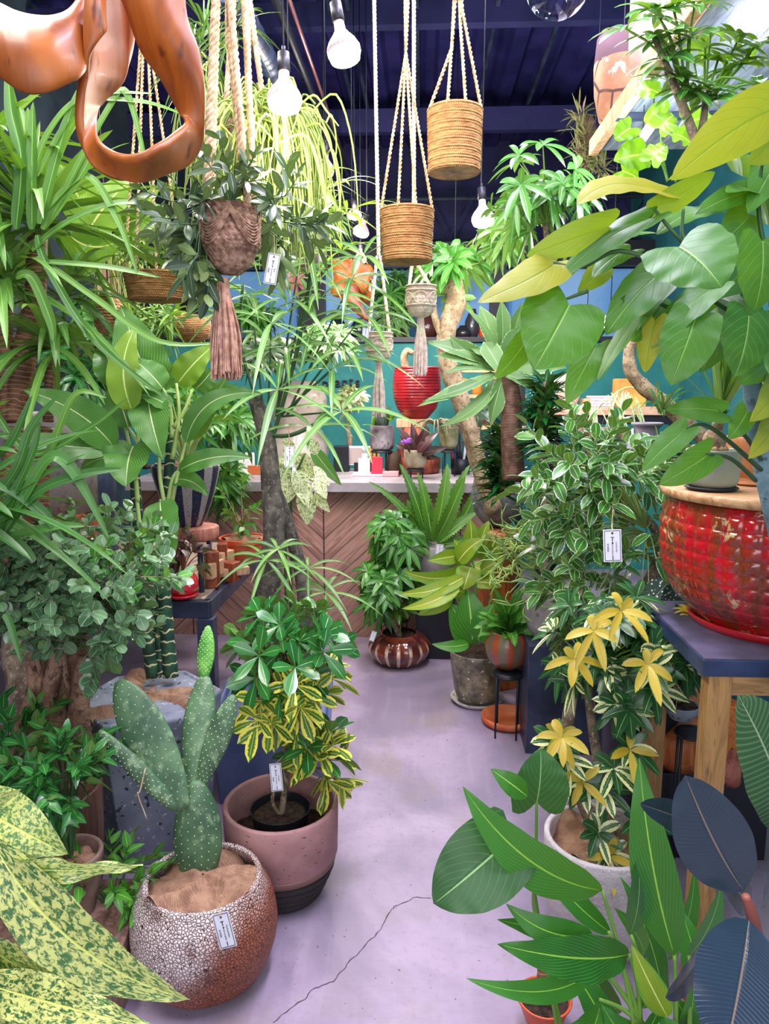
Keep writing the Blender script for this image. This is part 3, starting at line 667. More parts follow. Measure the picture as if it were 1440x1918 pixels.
def hero(t, specs, mt, D, prof='ovate', nb=None, one=False, part='leaf', ns=18, nu=6, **kw):
    """specs: (bx, by, tx, ty, w[, opts]) in pixels; opts may hold D0, D1, roll, bend, side, mt, prof"""
    for sp in specs:
        o = dict(kw); o.update(sp[5] if len(sp) > 5 else {})
        jd = random.uniform(-.02, .02) * D; d0 = D + o.pop('d0', jd); d1 = D + o.pop('d1', jd + random.uniform(-.012, .004) * D); mm_ = o.pop('mt', mt); roll = radians(o.pop('roll', random.uniform(-26, 26)))
        pf = o.pop('prof', prof); tilt = o.pop('tilt', .25)
        A = P(sp[0], sp[1], d0); B = P(sp[2], sp[3], d1); n = nrm(TOC + np.array([0, 0, tilt])); ax = nrm(B - A); n = nrm(n - ax * (n @ ax))
        n = n * cos(roll) + np.cross(ax, n) * sin(roll)
        w = m(sp[4], (d0 + d1) / 2)
        M = MB(); leaf(M, A, B, w, n, pf, ns=o.pop('ns', ns), nu=o.pop('nu', nu), **o); M.build(part, MT[mm_], t)
def stems(t, lst, D, mt='stem', name='petiole', r=.004, seg=6):
    for pts in lst:
        rr = r; dd = D; q = []
        for p in pts:
            if len(p) > 2: dd = D + p[2]
            q.append(P(p[0], p[1], dd))
        b = MB(); n = len(q); b.tube(q, np.linspace(rr, rr * .6, n), seg, smooth=5); b.build(name, MT[mt], t)
def fin(t, M, mt, name='foliage'): return M.build(name, MT[mt], t)

# ================================================================ LEFT FOREGROUND
# cactus and its pot
D = 1.96
def cmat():
    k = NT('crackle_glaze'); v = k.obj(); x, y, z = k.xyz(v)
    f = k.M('ADD', k.M('MULTIPLY', x, -3.2), k.M('ADD', k.M('MULTIPLY', z, 3.0), k.M('MULTIPLY', k.noise(v, 5, 4), .9)))
    c = k.mix(k.ss(f, .55, 1.05), hx('a85a34'), hx('f3e3dc')); c = k.mix(k.ss(k.noise(v, 7, 4), .55, .75), c, hx('7d3f2a'))
    d_ = k.vor(v, 130, 'DISTANCE_TO_EDGE'); c = k.mix(k.ss(d_, .10, .02), c, hx('3a1c18'))
    return k.fin(c, .45, 0, k.ss(d_, 0, .3), .8, .004)
tp, c0, c1 = pot('crackle_pot', 'round brown and white crackled pot holding the prickly pear cactus', 'plant pot', 388, D, 0, 1622, [(74, 0), (108, .10), (128, .35), (133, .55), (126, .78), (112, .93), (106, 1)], cmat(), rim=.014, fill='burlap', fz=.93)
def cactus_pad(t, base, tip, w, thick, D, name='pad', mt='cactus', ripple=0, prof='obov', d1=0):
    A, B = P(*base, D), P(*tip, D + d1); L = np.linalg.norm(B - A); ax = nrm(B - A); n = nrm(TOC - ax * (TOC @ ax)); s = np.cross(ax, n)
    tt = np.linspace(0, 1, 22); W = m(w, D) / 2 * np.clip(np.sin(pi * np.clip(tt * .93 + .06, 0, 1) ** (1.25 if prof == 'obov' else .9)), .0, 1) ** .55; W[-1] = W[-2] * .45
    TkN = thick * (W / W.max()) ** .7; a = np.arange(20) * 2 * pi / 20
    R = A + ax * (tt * L)[:, None, None] + s * (W[:, None] * np.cos(a))[..., None] + n * (TkN[:, None] * np.sin(a))[..., None]
    if ripple: R = R + n * (ripple * np.sin(tt * 40)[:, None] * np.sin(a * 5))[..., None]
    b = MB(); b.grid(R, cv=True); b.F.append([tuple(range(20))[::-1], tuple(21 * 20 + j for j in range(20))])
    o = b.build(name, MT[mt], t)
    g = MB()                                             # areoles, small pale spine cushions on the front
    for i in range(1, 12):
        for j in range(-3, 4):
            f = i / 12 + (.5 / 12 if j % 2 else 0); k = int(f * 21); off = j / 3.6
            if abs(off) > .95: continue
            q = A + ax * f * L + s * W[k] * off + n * (TkN[k] * math.sqrt(max(0, 1 - off * off)) + .0005)
            g.ball(q, .0016, 4, 5)
    a_ = g.build('spine_cushions', MT['areole'], o); tag(a_, kind='stuff')
MT['cactus'] = mot('cactus_skin', '3c5e40', '5c8058', 10, .5, bs=.15, bd=.003, c3='7c9a70'); MT['areole'] = plain('cream_areole', 'e9e8c8', .8)
MT['cactusn'] = mot('new_cactus_growth', '4fa33a', '83cf55', 30, .45, bs=.5)
tc = plant('prickly_pear_cactus', 'prickly pear cactus with five upright pads growing from the crackled pot', 'cactus', c1)
cactus_pad(tc, (372, 1650), (368, 1462), 92, .032, D, prof='e')
cactus_pad(tc, (345, 1515), (222, 1275), 92, .016, D - .03, d1=.05)
cactus_pad(tc, (356, 1492), (384, 1262), 62, .016, D + .02, d1=.08)
cactus_pad(tc, (372, 1480), (438, 1302), 46, .018, D + .03)
cactus_pad(tc, (330, 1515), (186, 1368), 36, .014, D - .03, name='side_pad', prof='e')
cactus_pad(tc, (382, 1268), (390, 1172), 32, .014, D + .1, 'new_growth', 'cactusn', ripple=.0025, prof='e')
b = MB(); b.tube([P(272, 1440, D - .06), P(262, 1482, D - .06), P(258, 1488, D - .06), P(276, 1536, D - .06)], [.002, .0022, .0018, .001], 5, smooth=4); b.build('aerial_root', MT['cotton'], tc)
price_tag('white price tag hanging on the crackled cactus pot', ((396, 1714), (427, 1706), (400, 1781)), 1.755, '¥17000', 'fond pandan', [(411, 1695), (414, 1676)])
price_tag('white price tag tied inside the pink clay pot', ((504, 1431), (526, 1429), (495, 1482)), 2.1, '¥9800', 'variegata', [(522, 1425), (534, 1412)])

# pink clay pot with dark ribbed foot
D = 2.28
def p2mat():
    k = NT('pink_pitted_clay'); v = k.obj(); x, y, z = k.xyz(v)
    c = k.mix(k.ss(k.noise(v, 7, 4), .3, .7), hx('9a6f6c'), hx('b88b86')); pit = k.ss(k.noise(k.map(v, (1, 1, 2.4)), 60, 2), .34, .27)
    c = k.mix(pit, c, hx('5f403d')); c = k.mix(k.ss(z, .131, .129), c, hx('7a5a50')); c = k.mix(k.ss(z, .111, .109), c, hx('2b2425'))
    return k.fin(c, .7, 0, k.M('SUBTRACT', 1, pit), .5, .004)
H2 = zat(1486, D)
rib = [(62, 0), (72, .02), (76, .05), (74, .085), (68, .095), (80, .115), (84, .145), (81, .175), (75, .185), (88, .205), (91, .235), (88, .265), (82, .275), (94, .295), (97, .325), (94, .355), (88, .365), (99, .385), (101, .45), (96, .46), (103, .475), (104, .75), (105, 1)]
pot('ribbed_foot_pot', 'large pink pitted clay pot with black ribbed lower part', 'plant pot', 530, D, 0, 1486, rib, p2mat(), smooth=0, rim=.016, fill='soil', fz=.62)
tn, cN, cT = pot('nursery_pot', 'thin black plastic nursery pot standing inside the pink clay pot', 'plant pot', 527, 2.28, .12, 1505, [(44, 0), (52, .8), (56, 1)], MT['black'], rim=.003, fz=.8)
tcl = plant('clusia_shrub', 'glossy paddle leaved shrub with yellow edged leaves in the pink clay pot', 'plant', cT)
St = MB(); St.tube([cT + [0, 0, -.03], P(535, 1440, D), P(528, 1330, D), P(525, 1220, D - .05)], [.011, .009, .008, .006], 8, smooth=5)
St.tube([cT, P(510, 1500, D), P(520, 1460, D + .02), P(536, 1440, D)], .006, 6, smooth=4); St.tube([P(533, 1450, D), P(565, 1440, D - .02), P(600, 1420, D - .05)], .005, 6, smooth=4)
M1 = MB(); M2 = MB()
bush(M1, St, P(528, 1330, D), 530, 1205, 125, 80, D - .05, .22, 52, 'whorl', shell=.7, k=5, L=.095, W=.036, tilt=60, droop=.15, prof='obov', fold=.12, ns=6, upb=.4)
bush(M2, St, P(528, 1380, D), 545, 1300, 110, 62, D - .08, .2, 28, 'whorl', shell=.7, k=5, L=.095, W=.036, tilt=60, droop=.2, prof='obov', fold=.12, ns=6, upb=.2)
bush(M2, St, P(560, 1440, D), 615, 1425, 55, 45, D - .08, .10, 10, 'whorl', k=6, L=.09, W=.036, tilt=60, droop=.15, prof='obov', fold=.12, ns=6, upb=.5)
bush(M1, St, P(560, 1440, D), 600, 1415, 60, 40, D - .1, .10, 7, 'whorl', k=5, L=.09, W=.036, tilt=55, droop=.15, prof='obov', fold=.12, ns=6, upb=.5)
St.build('trunk', MT['bark'], tcl); fin(tcl, M1, 'clusia'); tag(fin(tcl, M2, 'clusiay', 'variegated_foliage'), 'yellow edged lower leaves')

# blue grey box planter behind it
slabc = onz(520, 2.95, 0); H = zat(1335, 2.75)
bp = thing('box_planter', 'large blue grey square planter behind the pink clay pot', 'planter', slabc)
b = MB(); hw = m(108, 2.85)
b.lathe(slabc, [(hw * 1.25, 0), (hw * 1.41, H), (hw * 1.3, H), (hw * 1.28, H * .9), (.01, H * .9)], 4, a0=pi / 4 + .1); b.build('planter_body', mot('blue_grey_fibre', '4a5a86', '66749c', 4, .6, bs=.1), bp, smooth=False, bevel=.01)
# finger leaf tree standing in the box planter
D = 2.9
ft = plant('finger_leaf_tree', 'tall tree with a dark grey trunk and long narrow finger leaves', 'tree', slabc + [0, 0, H * .9])
St = MB(); St.tube([onz(505, 2.95, H * .88), P(500, 1150, 2.9), P(512, 1000, 2.85), P(507, 900, 2.85), P(500, 820, 2.85), P(478, 745, 2.85)], [.055, .05, .042, .038, .034, .028], 12, smooth=6, bump=lambda a, d_: 1 + .06 * np.sin(a * 3 + d_ * 9))
St.tube([onz(572, 3.0, H * .88), P(572, 1150, 2.95), P(565, 1080, 2.95), P(545, 1000, 2.95), P(525, 940, 2.9), P(510, 900, 2.86)], [.032, .03, .028, .026, .024, .02], 10, smooth=6)
St.build('trunk', MT['darkbark'], ft)
M = MB(); ML = MB(); S2 = MB()
fw = dict(L=.30, W=.024, tilt=72, droop=.45, prof='lance', fold=.2, ns=8)
branch = [((478, 745), [(470, 640), (480, 520), (560, 470)]), ((507, 830), [(560, 700), (590, 560), (600, 430), (585, 320)]), ((500, 900), [(560, 820), (640, 800)])]
S2.tube([P(480, 750, 2.85), P(450, 640, 2.8), P(455, 530, 2.75)], .006, 6, smooth=5); S2.tube([P(505, 840, 2.85), P(560, 640, 2.75), P(592, 420, 2.65), P(583, 330, 2.6)], .008, 6, smooth=6)
S2.tube([P(500, 815, 2.85), P(545, 815, 2.8), P(600, 790, 2.8)], .009, 6, smooth=4)
def whs(M, lst, D0, k=8, jd=.15, **kw):
    for (x, y) in lst:
        p = P(x, y, D0 + random.uniform(-jd, jd)); whorl(M, p, nrm(np.array([random.uniform(-.35, .35), -.35, .75])), k, **kw)
whs(M, [(508, 605), (585, 500), (560, 520), (680, 480), (470, 560), (520, 730), (622, 690), (660, 520), (575, 470), (590, 610), (450, 660), (640, 620), (680, 590), (640, 770), (585, 800), (535, 650), (430, 600), (650, 660), (500, 500), (420, 540), (545, 560), (480, 700), (600, 560)], 2.75, 6, .25, **fw)
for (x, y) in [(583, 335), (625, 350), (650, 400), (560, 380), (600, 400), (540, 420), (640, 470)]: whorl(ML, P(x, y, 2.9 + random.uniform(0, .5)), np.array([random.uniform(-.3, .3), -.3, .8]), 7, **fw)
for (x, y) in [(508, 605), (585, 500), (680, 480), (615, 700), (530, 690), (622, 690), (640, 770), (450, 660), (583, 335), (680, 590), (470, 560)]:
    S2.tube([P(500 + (x - 500) * .2, 780, 2.85), P(x * .6 + 200, y * .5 + 390, 2.8), P(x, y, 2.75)], [.005, .004, .002], 5, smooth=5, cap=False)
# lower shoots
whs(M, [(520, 1030), (577, 1065), (610, 1110), (500, 1050)], 2.7, 8, .1, L=.2, W=.016, tilt=75, droop=.5, prof='lance', fold=.2, ns=7)
S2.build('branches', MT['darkstem'], ft); fin(ft, M, 'finger'); tag(fin(ft, ML, 'fingerl', 'lit_tint_foliage'), 'leaves beside the bulbs, bulb light put into their bright yellow green colour')
price_tag('grey price tag hanging before the cream gourd vase', ((533, 835), (552, 835), (531, 876)), 2.6, '¥88000', 'dracaena', [(542, 828), (540, 800)])

# hexagonal speckled planter
D = 2.55; HZ = zat(1288, D)
th, ch, cht = pot('hexagonal_planter', 'tall tapered hexagonal planter of speckled grey concrete', 'planter', 292, D, 0, 1288, [(98, 0), (131, 1)], MT['speckle'], seg=6, smooth=0, fill='burlap', rim=.022, fz=.95, a0=.30)
for ob in bpy.data.objects:
    if ob.parent is th and ob.name.startswith('pot_body'):
        ob.data.polygons.foreach_set('use_smooth', [False] * len(ob.data.polygons)); bv = ob.modifiers.new('bevel', 'BEVEL'); bv.width = .008; bv.segments = 2
td = plant('dumb_cane', 'tall plant with ringed green canes and big ribbed leaves in the hexagonal planter', 'plant', cht)
for pts, r in (([(288, 1270), (272, 1150), (262, 1050), (255, 930), (250, 850)], .026), ([(320, 1268), (310, 1150), (306, 1060), (312, 960), (322, 800)], .026), ([(303, 1262), (297, 1180), (300, 1080)], .017)):
    b = MB(); q = [P(x, y, D + .02) for x, y in pts]; b.tube(q, np.linspace(r, r * .62, len(q)), 14, smooth=8, bump=lambda a, d_: 1 + .05 * (abs((d_ * 26) % 1 - .5) > .42)); b.build('cane', MT['cane'], td)
stems(td, [[(322, 820), (318, 760), (303, 725)], [(255, 870), (258, 800), (245, 762)], [(322, 860), (335, 780), (330, 718)], [(255, 860), (230, 860), (205, 832), (150, 800)], [(255, 850), (258, 830), (235, 795)], [(320, 1000), (300, 900), (296, 820), (277, 743)], [(262, 990), (256, 930), (250, 838)], [(312, 960), (322, 900), (335, 880)], [(312, 1000), (330, 900), (348, 828)], [(312, 1000), (306, 960), (300, 935)], [(255, 900), (240, 850), (200, 838)], [(325, 800), (345, 770), (360, 730)], [(258, 940), (250, 870), (215, 720)]], D - .05, 'palestem', r=.008)
hero(td, [(285, 735, 226, 572, 100, dict(roll=10, d1=-.05)), (247, 768, 256, 610, 62, dict(mt='dieffy', side=-.12, roll=20)), (305, 728, 248, 672, 58), (333, 718, 402, 645, 56, dict(mt='dieffy')), (270, 800, 300, 700, 60, dict(roll=-30)), (245, 860, 150, 880, 44, dict(side=.1)), (320, 900, 390, 930, 40, dict(side=-.1, d0=.1)), (350, 820, 430, 700, 46, dict(d0=.12, roll=30)), (218, 722, 186, 640, 70, dict(roll=30)), (212, 836, 42, 730, 72, dict(side=.08, d1=-.2, roll=0)), (240, 800, 212, 712, 74, dict(roll=15)), (277, 740, 305, 862, 78, dict(roll=0, d1=-.1)), (250, 836, 236, 912, 92, dict(prof='heart', roll=0, d1=-.12)), (334, 882, 473, 858, 40, dict(side=-.06)), (348, 830, 494, 738, 40, dict(side=-.2)), (300, 938, 325, 1056, 72, dict(roll=5, d0=-.1, d1=-.2)), (205, 840, -10, 812, 48, dict(side=-.06, d1=-.2)), (322, 764, 258, 738, 40), (300, 735, 280, 640, 62, dict(roll=40, d0=.1)), (365, 730, 400, 690, 50, dict(roll=40))],
     'dieff', D - .12, 'ovate', bend=.1, fold=.18, ns=22, nu=8, wave=.03)
price_tag('narrow white price tag on the ficus canopy beside the hexagonal planter', ((161, 1233), (175, 1235), (161, 1293)), 2.1, '¥28000', '', [(165, 1222), (160, 1210)])

# ficus with braided roots
D = 2.2
tf = plant('ficus_bonsai', 'ficus with thick rooty trunk and a wide canopy of small round leaves', 'tree', P(95, 1470, D))
def wob(a, d_): return 1 + .16 * np.sin(a * 3 + d_ * 14) + .10 * np.sin(a * 5 - d_ * 22)
b = MB(); b.tube([P(95, 1500, D), P(100, 1400, D), P(112, 1300, D), P(130, 1230, D), P(125, 1180, D)], [.10, .088, .07, .055, .04], 22, smooth=8, bump=wob)
for pts, r in (([(20, 1440), (40, 1360), (62, 1280), (50, 1200)], .022), ([(50, 1460), (80, 1370), (100, 1260), (118, 1190)], .03), ([(138, 1420), (135, 1330), (122, 1260), (118, 1190)], .010), ([(150, 1400), (150, 1320), (162, 1230)], .035), ([(70, 1420), (62, 1340), (75, 1270), (60, 1190)], .012), ([(0, 1470), (30, 1400), (75, 1330), (95, 1250)], .02)):
    b.tube([P(x, y, D - .07) for x, y in pts], np.linspace(r, r * .7, len(pts)), 10, smooth=6, bump=wob)
b.build('rooty_trunk', MT['rootbark'], tf)
b = MB(); b.tube([P(50, 1500, D + .12), P(55, 1300, D + .12), P(55, 1160, D + .12)], [.075, .07, .068], 14, smooth=6, bump=wob); b.build('cut_stump', MT['bark'], tf)
St = MB(); M = MB(); M2 = MB(); fk = dict(mct=11, TL=.11, L=.042, W=.031, prof='round', droop=.1, ang=70, ns=7, rr=.0016)
bush(M, St, P(110, 1210, D), 135, 1085, 148, 88, D - .1, .26, 165, 'twig', **fk); bush(M, St, P(110, 1210, D), 30, 1100, 80, 65, D - .15, .15, 30, 'twig', **fk)
bush(M, St, P(110, 1210, D), 190, 1195, 75, 38, D - .15, .14, 26, 'twig', **fk); bush(M2, St, P(110, 1210, D), 130, 1060, 145, 85, D - .18, .22, 14, 'twig', **dict(fk, mct=6)); bush(M, St, P(110, 1210, D), 275, 1080, 28, 20, D - .1, .08, 3, 'twig', **fk)
St.build('branches', MT['bark'], tf); fin(tf, M, 'fig'); M2.build('new_leaves', MT['schef'], tf)
# dark tub under it
pot('wooden_tub', 'dark slatted wooden tub holding the rooty ficus', 'planter', 92, D, 0, 1455, [(92, 0), (104, .5), (108, 1)], wood('dark_slats', '4a3026', '7a5646', 4, 2), seg=16, smooth=0, fill='bark_chip', fz=.92)
# small glossy plants left
tg = pot('brown_bowl_pot', 'brown clay pot with burlap, half hidden by small glossy leaves', 'plant pot', 140, 1.95, .16, 1585, [(36, 0), (50, .5), (58, 1)], mot('brown_clay', '6a5148', '8f7468', 12, .6), fill='burlap', rim=.012, fz=.85)
box_thing('wooden_crate', 'brown slatted wooden crate at the left edge', 'crate', onz(95, 1.9, .09), (.42, .36, .16), wood('crate_wood', '6a4c3e', '96776a', 4, 2), rz=.1)
tgp = plant('weeping_fig_shrub', 'small shrub with glossy pointed leaves in the brown clay pot', 'plant', tg[2]); St = MB(); M = MB()
fk = dict(mct=9, TL=.10, L=.07, W=.028, prof='ovate', droop=.15, ang=60, ns=5, rr=.002)
bush(M, St, tg[2], 105, 1445, 62, 48, 1.9, .12, 40, 'twig', **dict(fk, L=.055, W=.023, TL=.08)); St.build('stems', MT['darkstem'], tgp); fin(tgp, M, 'clusia')
def smallbush(name, label, root, cx, cy, rx, ry, D, dz, n, mt, kind='twig', cat='plant', stem='darkstem', **kw):
    t = plant(name, label, cat, root); S_ = MB(); M_ = MB(); bush(M_, S_, root, cx, cy, rx, ry, D, dz, n, kind, **kw); S_.build('stems', MT[stem], t); fin(t, M_, mt); return t
smallbush('glossy_shrub', 'low glossy shrub at the left edge above the mottled yellow leaves', P(10, 1480, 2.0), 15, 1395, 45, 55, 1.95, .12, 16, 'clusia', **fk)
smallbush('glossy_seedling', 'small bright glossy plant between the hexagonal planter and the crackled pot', onz(215, 2.0, .1), 205, 1655, 52, 48, 1.95, .1, 16, 'green', **dict(fk, L=.06, W=.022))
pot('small_clay_pot', 'small clay pot under the bright glossy plant', 'plant pot', 215, 2.0, 0, 1715, [(26, 0), (38, 1)], mot('brown_clay_b', '5a4038', '84655a', 12, .6), rim=.008)
b = MB(); b.tube([P(95, 1640, 1.9), P(105, 1612, 1.9), P(130, 1625, 1.9), P(160, 1640, 1.85)], [.012, .01, .011, .006], 8, smooth=5); tag(b.build('gnarled_twig', MT['palebark'], loc=P(95, 1640, 1.9)), 'short gnarled grey twig rising from the crate at left', 'twig')
price_tag('white price tag on the wooden crate at the left edge', ((-12, 1612), (42, 1606), (-6, 1668)), 1.62, '¥12000', 'ficus')
c = onz(50, 1.5, 0); pot('pale_floor_pot', 'pale stone bowl on the floor in the bottom left corner', 'plant pot', 60, 1.66, 0, 1885, [(60, 0), (85, .6), (92, 1)], MT['concrete_pale'], rim=.012)
# mottled yellow croton leaves in the near corner
tcr = plant('croton', 'large plant with yellow mottled leaves in the near left corner', 'plant', P(-60, 2050, .95))
hero(tcr, [(-15, 1572, 356, 1872, 128, dict(roll=8, bend=.06, side=.07, wave=.02)), (-60, 1500, 128, 1600, 110, dict(roll=-15, bend=.15, d0=.12, d1=.1)), (-30, 1614, 268, 1618, 46, dict(roll=20, wave=.16, nw=3)), (-60, 1700, 168, 1838, 100, dict(roll=25, d0=.2, d1=.1, bend=.14, wave=.05)), (-40, 1838, 300, 1930, 86, dict(roll=-20, wave=.08, d0=.1)), (-80, 1780, 210, 1945, 150, dict(roll=30, d0=.15, d1=.12, wave=.05)), (-70, 1490, 40, 1478, 50, dict(roll=40, d0=.1)), (-80, 1560, 110, 1630, 90, dict(d0=.1, d1=.05))],
     'croton', .95, 'lance', fold=.14, ns=26, nu=10)
b = MB(); b.tube([P(-60, 2060, 1.0), P(-75, 1800, .98), P(-70, 1480, .98)], [.016, .012, .008], 8, smooth=5); b.build('stem', MT['bark'], tcr)

# ================================================================ TABLE ON THE LEFT
TZ = .69
tw = thing('steel_bench', 'dark steel framed bench with grey plank top on the left', 'table', (-1.55, 3.3, 0))
y0, y1, x0, x1 = 2.83, 3.95, -2.3, -.86
b = MB(); b.box(((x0 + x1) / 2, (y0 + y1) / 2, TZ - .012), (x1 - x0 - .02, y1 - y0 - .02, .024)); b.build('plank_top', MT['plankx'], tw, smooth=False)
b = MB()
for (c, d_) in ((((x0 + x1) / 2, y0, TZ - .04), (x1 - x0 + .03, .04, .07)), (((x0 + x1) / 2, y1, TZ - .04), (x1 - x0 + .03, .04, .07)), ((x1, (y0 + y1) / 2, TZ - .04), (.04, y1 - y0, .07)), ((x0, (y0 + y1) / 2, TZ - .04), (.04, y1 - y0, .07))): b.box(c, d_)
b.build('frame', MT['blacksteel'], tw, smooth=False, bevel=.003)
for (x, y) in ((x0, y0), (x1, y0), (x0, y1), (x1, y1)):
    b = MB(); b.box((x, y, (TZ - .075) / 2), (.065, .065, TZ - .075)); b.build('leg', MT['blacksteel'], tw, smooth=False, bevel=.003)
ts = thing('log_stool', 'low stool with a round pinkish log slice top and black legs on the bench', 'stool', onz(368, 3.2, TZ)); zt = zat(984, 3.2)
b = MB(); b.lathe(onz(368, 3.2, zt - .055), [(m(39, 3.2), 0), (m(41, 3.2), .01), (m(41, 3.2), .05), (m(39, 3.2), .055), (.01, .055)], 40, lambda a, z, i: 1 + .02 * np.sin(a * 5)); b.build('seat', wood('log_slice', 'a8604e', 'cf8a78', 5, 2), ts)
for dx, dy in ((-26, -.08), (10, -.13), (-28, .1), (26, .1)):
    q = onz(368 + dx, 3.2 + dy, TZ); b = MB(); b.tube([q, q + [0, 0, zt - .05 - TZ]], .012, 8); b.build('leg', MT['blacksteel'], ts)
def stripes():
    k = NT('striped_stone_glaze'); v = k.obj(); x, y, z = k.xyz(v); a = k.M('FRACT', k.M('MULTIPLY', k.M('ARCTAN2', y, x), 9 / (2 * pi)))
    e = k.M('ADD', a, k.M('MULTIPLY', k.noise(v, 9, 2), .12)); c = k.mix(k.ss(e, .52, .54), hx('a49a9a'), hx('1f2440')); c = k.mix(k.ss(k.noise(v, 120, 2), .62, .66), c, hx('5f5a66'))
    return k.fin(c, .6, 0, k.noise(v, 90, 3), .4, .003)
tsp = pot('striped_pot', 'tapered pot with grey and black vertical stripes on the log stool', 'plant pot', 352, 3.2, zt + .001, 868, [(26, 0), (42, .3), (56, .7), (62, .95), (60, 1)], stripes(), fill='burlap', rim=.01)
tt = plant('spiky_aglaonema', 'plant with many thin yellow green upright stalks in the striped pot', 'plant', tsp[2]); St = MB(); M = MB()
for i in range(26):
    a = random.uniform(0, 2 * pi); e = random.uniform(.25, .8); q = tsp[2] + np.array([cos(a) * e * .22, sin(a) * e * .15, random.uniform(.14, .34)]); St.tube([tsp[2], tsp[2] * .5 + q * .5 + [0, 0, .03], q], [.005, .004, .003], 5, smooth=3)
    leaves(M, [q], [[cos(a), sin(a), .6]], .12, .045, .5, 'ovate')
St.build('stalks', MT['palestem'], tt); fin(tt, M, 'green')
def pot_red():
    k = NT('red_spotted_glaze'); v = k.obj(); c = k.mix(k.ss(k.noise(v, 20, 3), .3, .7), hx('d8182e'), hx('f0364c')); c = k.mix(k.ss(k.vor(k.map(v, (1, 1, 1.6)), 16), .27, .22), c, hx('d8cfa0'))
    return k.fin(c, .3, 0, k.vor(v, 60), .6, .006, coat=.5)
tr_, cb_, _c = pot('red_spotted_pot', 'bright red oval pot with cream flower spots on the bench', 'plant pot', 343, 3.0, TZ + .012, 1072, [(16, 0), (27, .25), (29, .55), (25, .85), (20, 1)], pot_red(), rim=.006)
b = MB(); b.lathe(onz(343, 3.0, TZ), [(m(22, 3), 0), (m(29, 3), .012), (m(28, 3), .016), (.01, .010)], 36); b.build('saucer', MT['redgl'] if 'redgl' in MT else plain('red_glaze_saucer', 'd01c30', .3, coat=.5), tr_)
smallbush('purple_peperomia', 'small dark purple leaved plant in the red spotted pot', _c, 352, 1040, 32, 34, 3.0, .07, 14, 'purple', stem='redstem', mct=6, TL=.04, L=.06, W=.03, prof='ovate', droop=.3, ns=5, ang=60)
for i, (px, D_, w_, h_, rz) in enumerate(((398, 3.15, .12, .16, .5), (432, 3.25, .16, .09, -.4), (418, 3.45, .1, .13, .2))):
    c = onz(px, D_, TZ); t = thing('carved_wood_block', ['angular carved wooden block standing on the bench beside the stool leg', 'low cross shaped carved block at the bench corner', 'carved wooden block behind the two front blocks on the bench'][i], 'ornament', c)
    b = MB(); b.box(c + [0, 0, h_ / 2], (w_ * .45, .06, h_ - .004), rz=rz); b.build('upright', MT['redwood'], t, smooth=False, bevel=.004); b = MB(); b.box(c + [0, 0, h_ * .5], (w_, .058, h_ * .4), rz=rz + .9); b.build('cross_piece', MT['palewood'], t, smooth=False, bevel=.004)
pot('orange_terracotta_bowl', 'orange terracotta bowl with burlap behind the bench', 'plant pot', 455, 3.62, TZ, 1005, [(26, 0), (38, .5), (40, .8), (43, .82), (43, 1)], mot('orange_terracotta', 'd2522e', 'e8744a', 10, .6), fill='burlap', rim=.008)
smallbush('pale_caudex_plant', 'sparse plant with thin pale branches in the orange terracotta bowl', onz(455, 3.62, TZ + .1), 450, 950, 36, 45, 3.62, .1, 10, 'green', stem='palebark', mct=4, TL=.06, L=.07, W=.03, prof='ovate', ns=4)
# concrete cylinders and bark plant at left rear
pot('concrete_cylinder', 'tall weathered concrete cylinder behind the strap leaves', 'planter', 95, 3.2, zat(955, 3.2), 775, [(84, 0), (88, 1)], MT['concrete_wood'], smooth=0, rim=.02)
box_thing('log_plinth', 'square reddish wooden plinth under the tall concrete cylinder', 'plinth', onz(95, 3.2, (TZ + zat(955, 3.2)) / 2), (.36, .36, zat(955, 3.2) - TZ - .002), MT['redwood'])
tb = pot('black_cylinder_pot', 'dark metal cylinder pot topped with chunks of bark', 'plant pot', 190, 3.4, TZ, 872, [(33, 0), (36, 1)], MT['blacksteel'], fill='bark_chip', rim=.006, fz=.97)
b = MB()
for i in range(46): q = tb[2] + np.array([rng.normal(0, .10), rng.normal(0, .06), rng.uniform(0, .06)]); b.ball(q, (rng.uniform(.015, .04), .02, rng.uniform(.01, .022)), 5, 6, lambda a, t_: 1 + .3 * np.sin(a * 3 + t_ * 4))
tag(b.build('bark_mound', MT['bark_chip'], loc=tb[2]), 'mound of rough dark bark chunks on the dark cylinder pot', 'bark', kind='stuff')
# ================================================================ RIGHT SIDE
# oak table with the big red pot
TT = .905
tX0, tX1 = .652, 1.55; tY0, tY1 = 1.66, 2.14
to = thing('oak_table', 'oak framed table with dark blue slab top under the big red pot', 'table', ((tX0 + tX1) / 2, (tY0 + tY1) / 2, 0))
b = MB(); b.box(((tX0 + tX1) / 2, (tY0 + tY1) / 2, TT - .02), (tX1 - tX0, tY1 - tY0, .04)); b.build('slab_top', MT['darkblue'], to, smooth=False, bevel=.002)
b = MB(); b.box(((tX0 + tX1) / 2, (tY0 + tY1) / 2, TT + .002), (tX1 - tX0 - .004, tY1 - tY0 - .004, .003)); b.build('top_surface', MT['darktop'], to, smooth=False)
for y in (tY0 + .03, tY1 - .03):
    b = MB(); b.box(((tX0 + tX1) / 2, y, TT - .065), (tX1 - tX0 - .12, .04, .048)); b.build('rail', MT['oakx'], to, smooth=False, bevel=.002)
for x in (tX0 + .045, tX1 - .045):
    for y in (tY0 + .03, tY1 - .03):
        b = MB(); b.box((x, y, (TT - .04) / 2), (.055, .05, TT - .04)); b.build('leg', MT['oak'], to, smooth=False, bevel=.003)
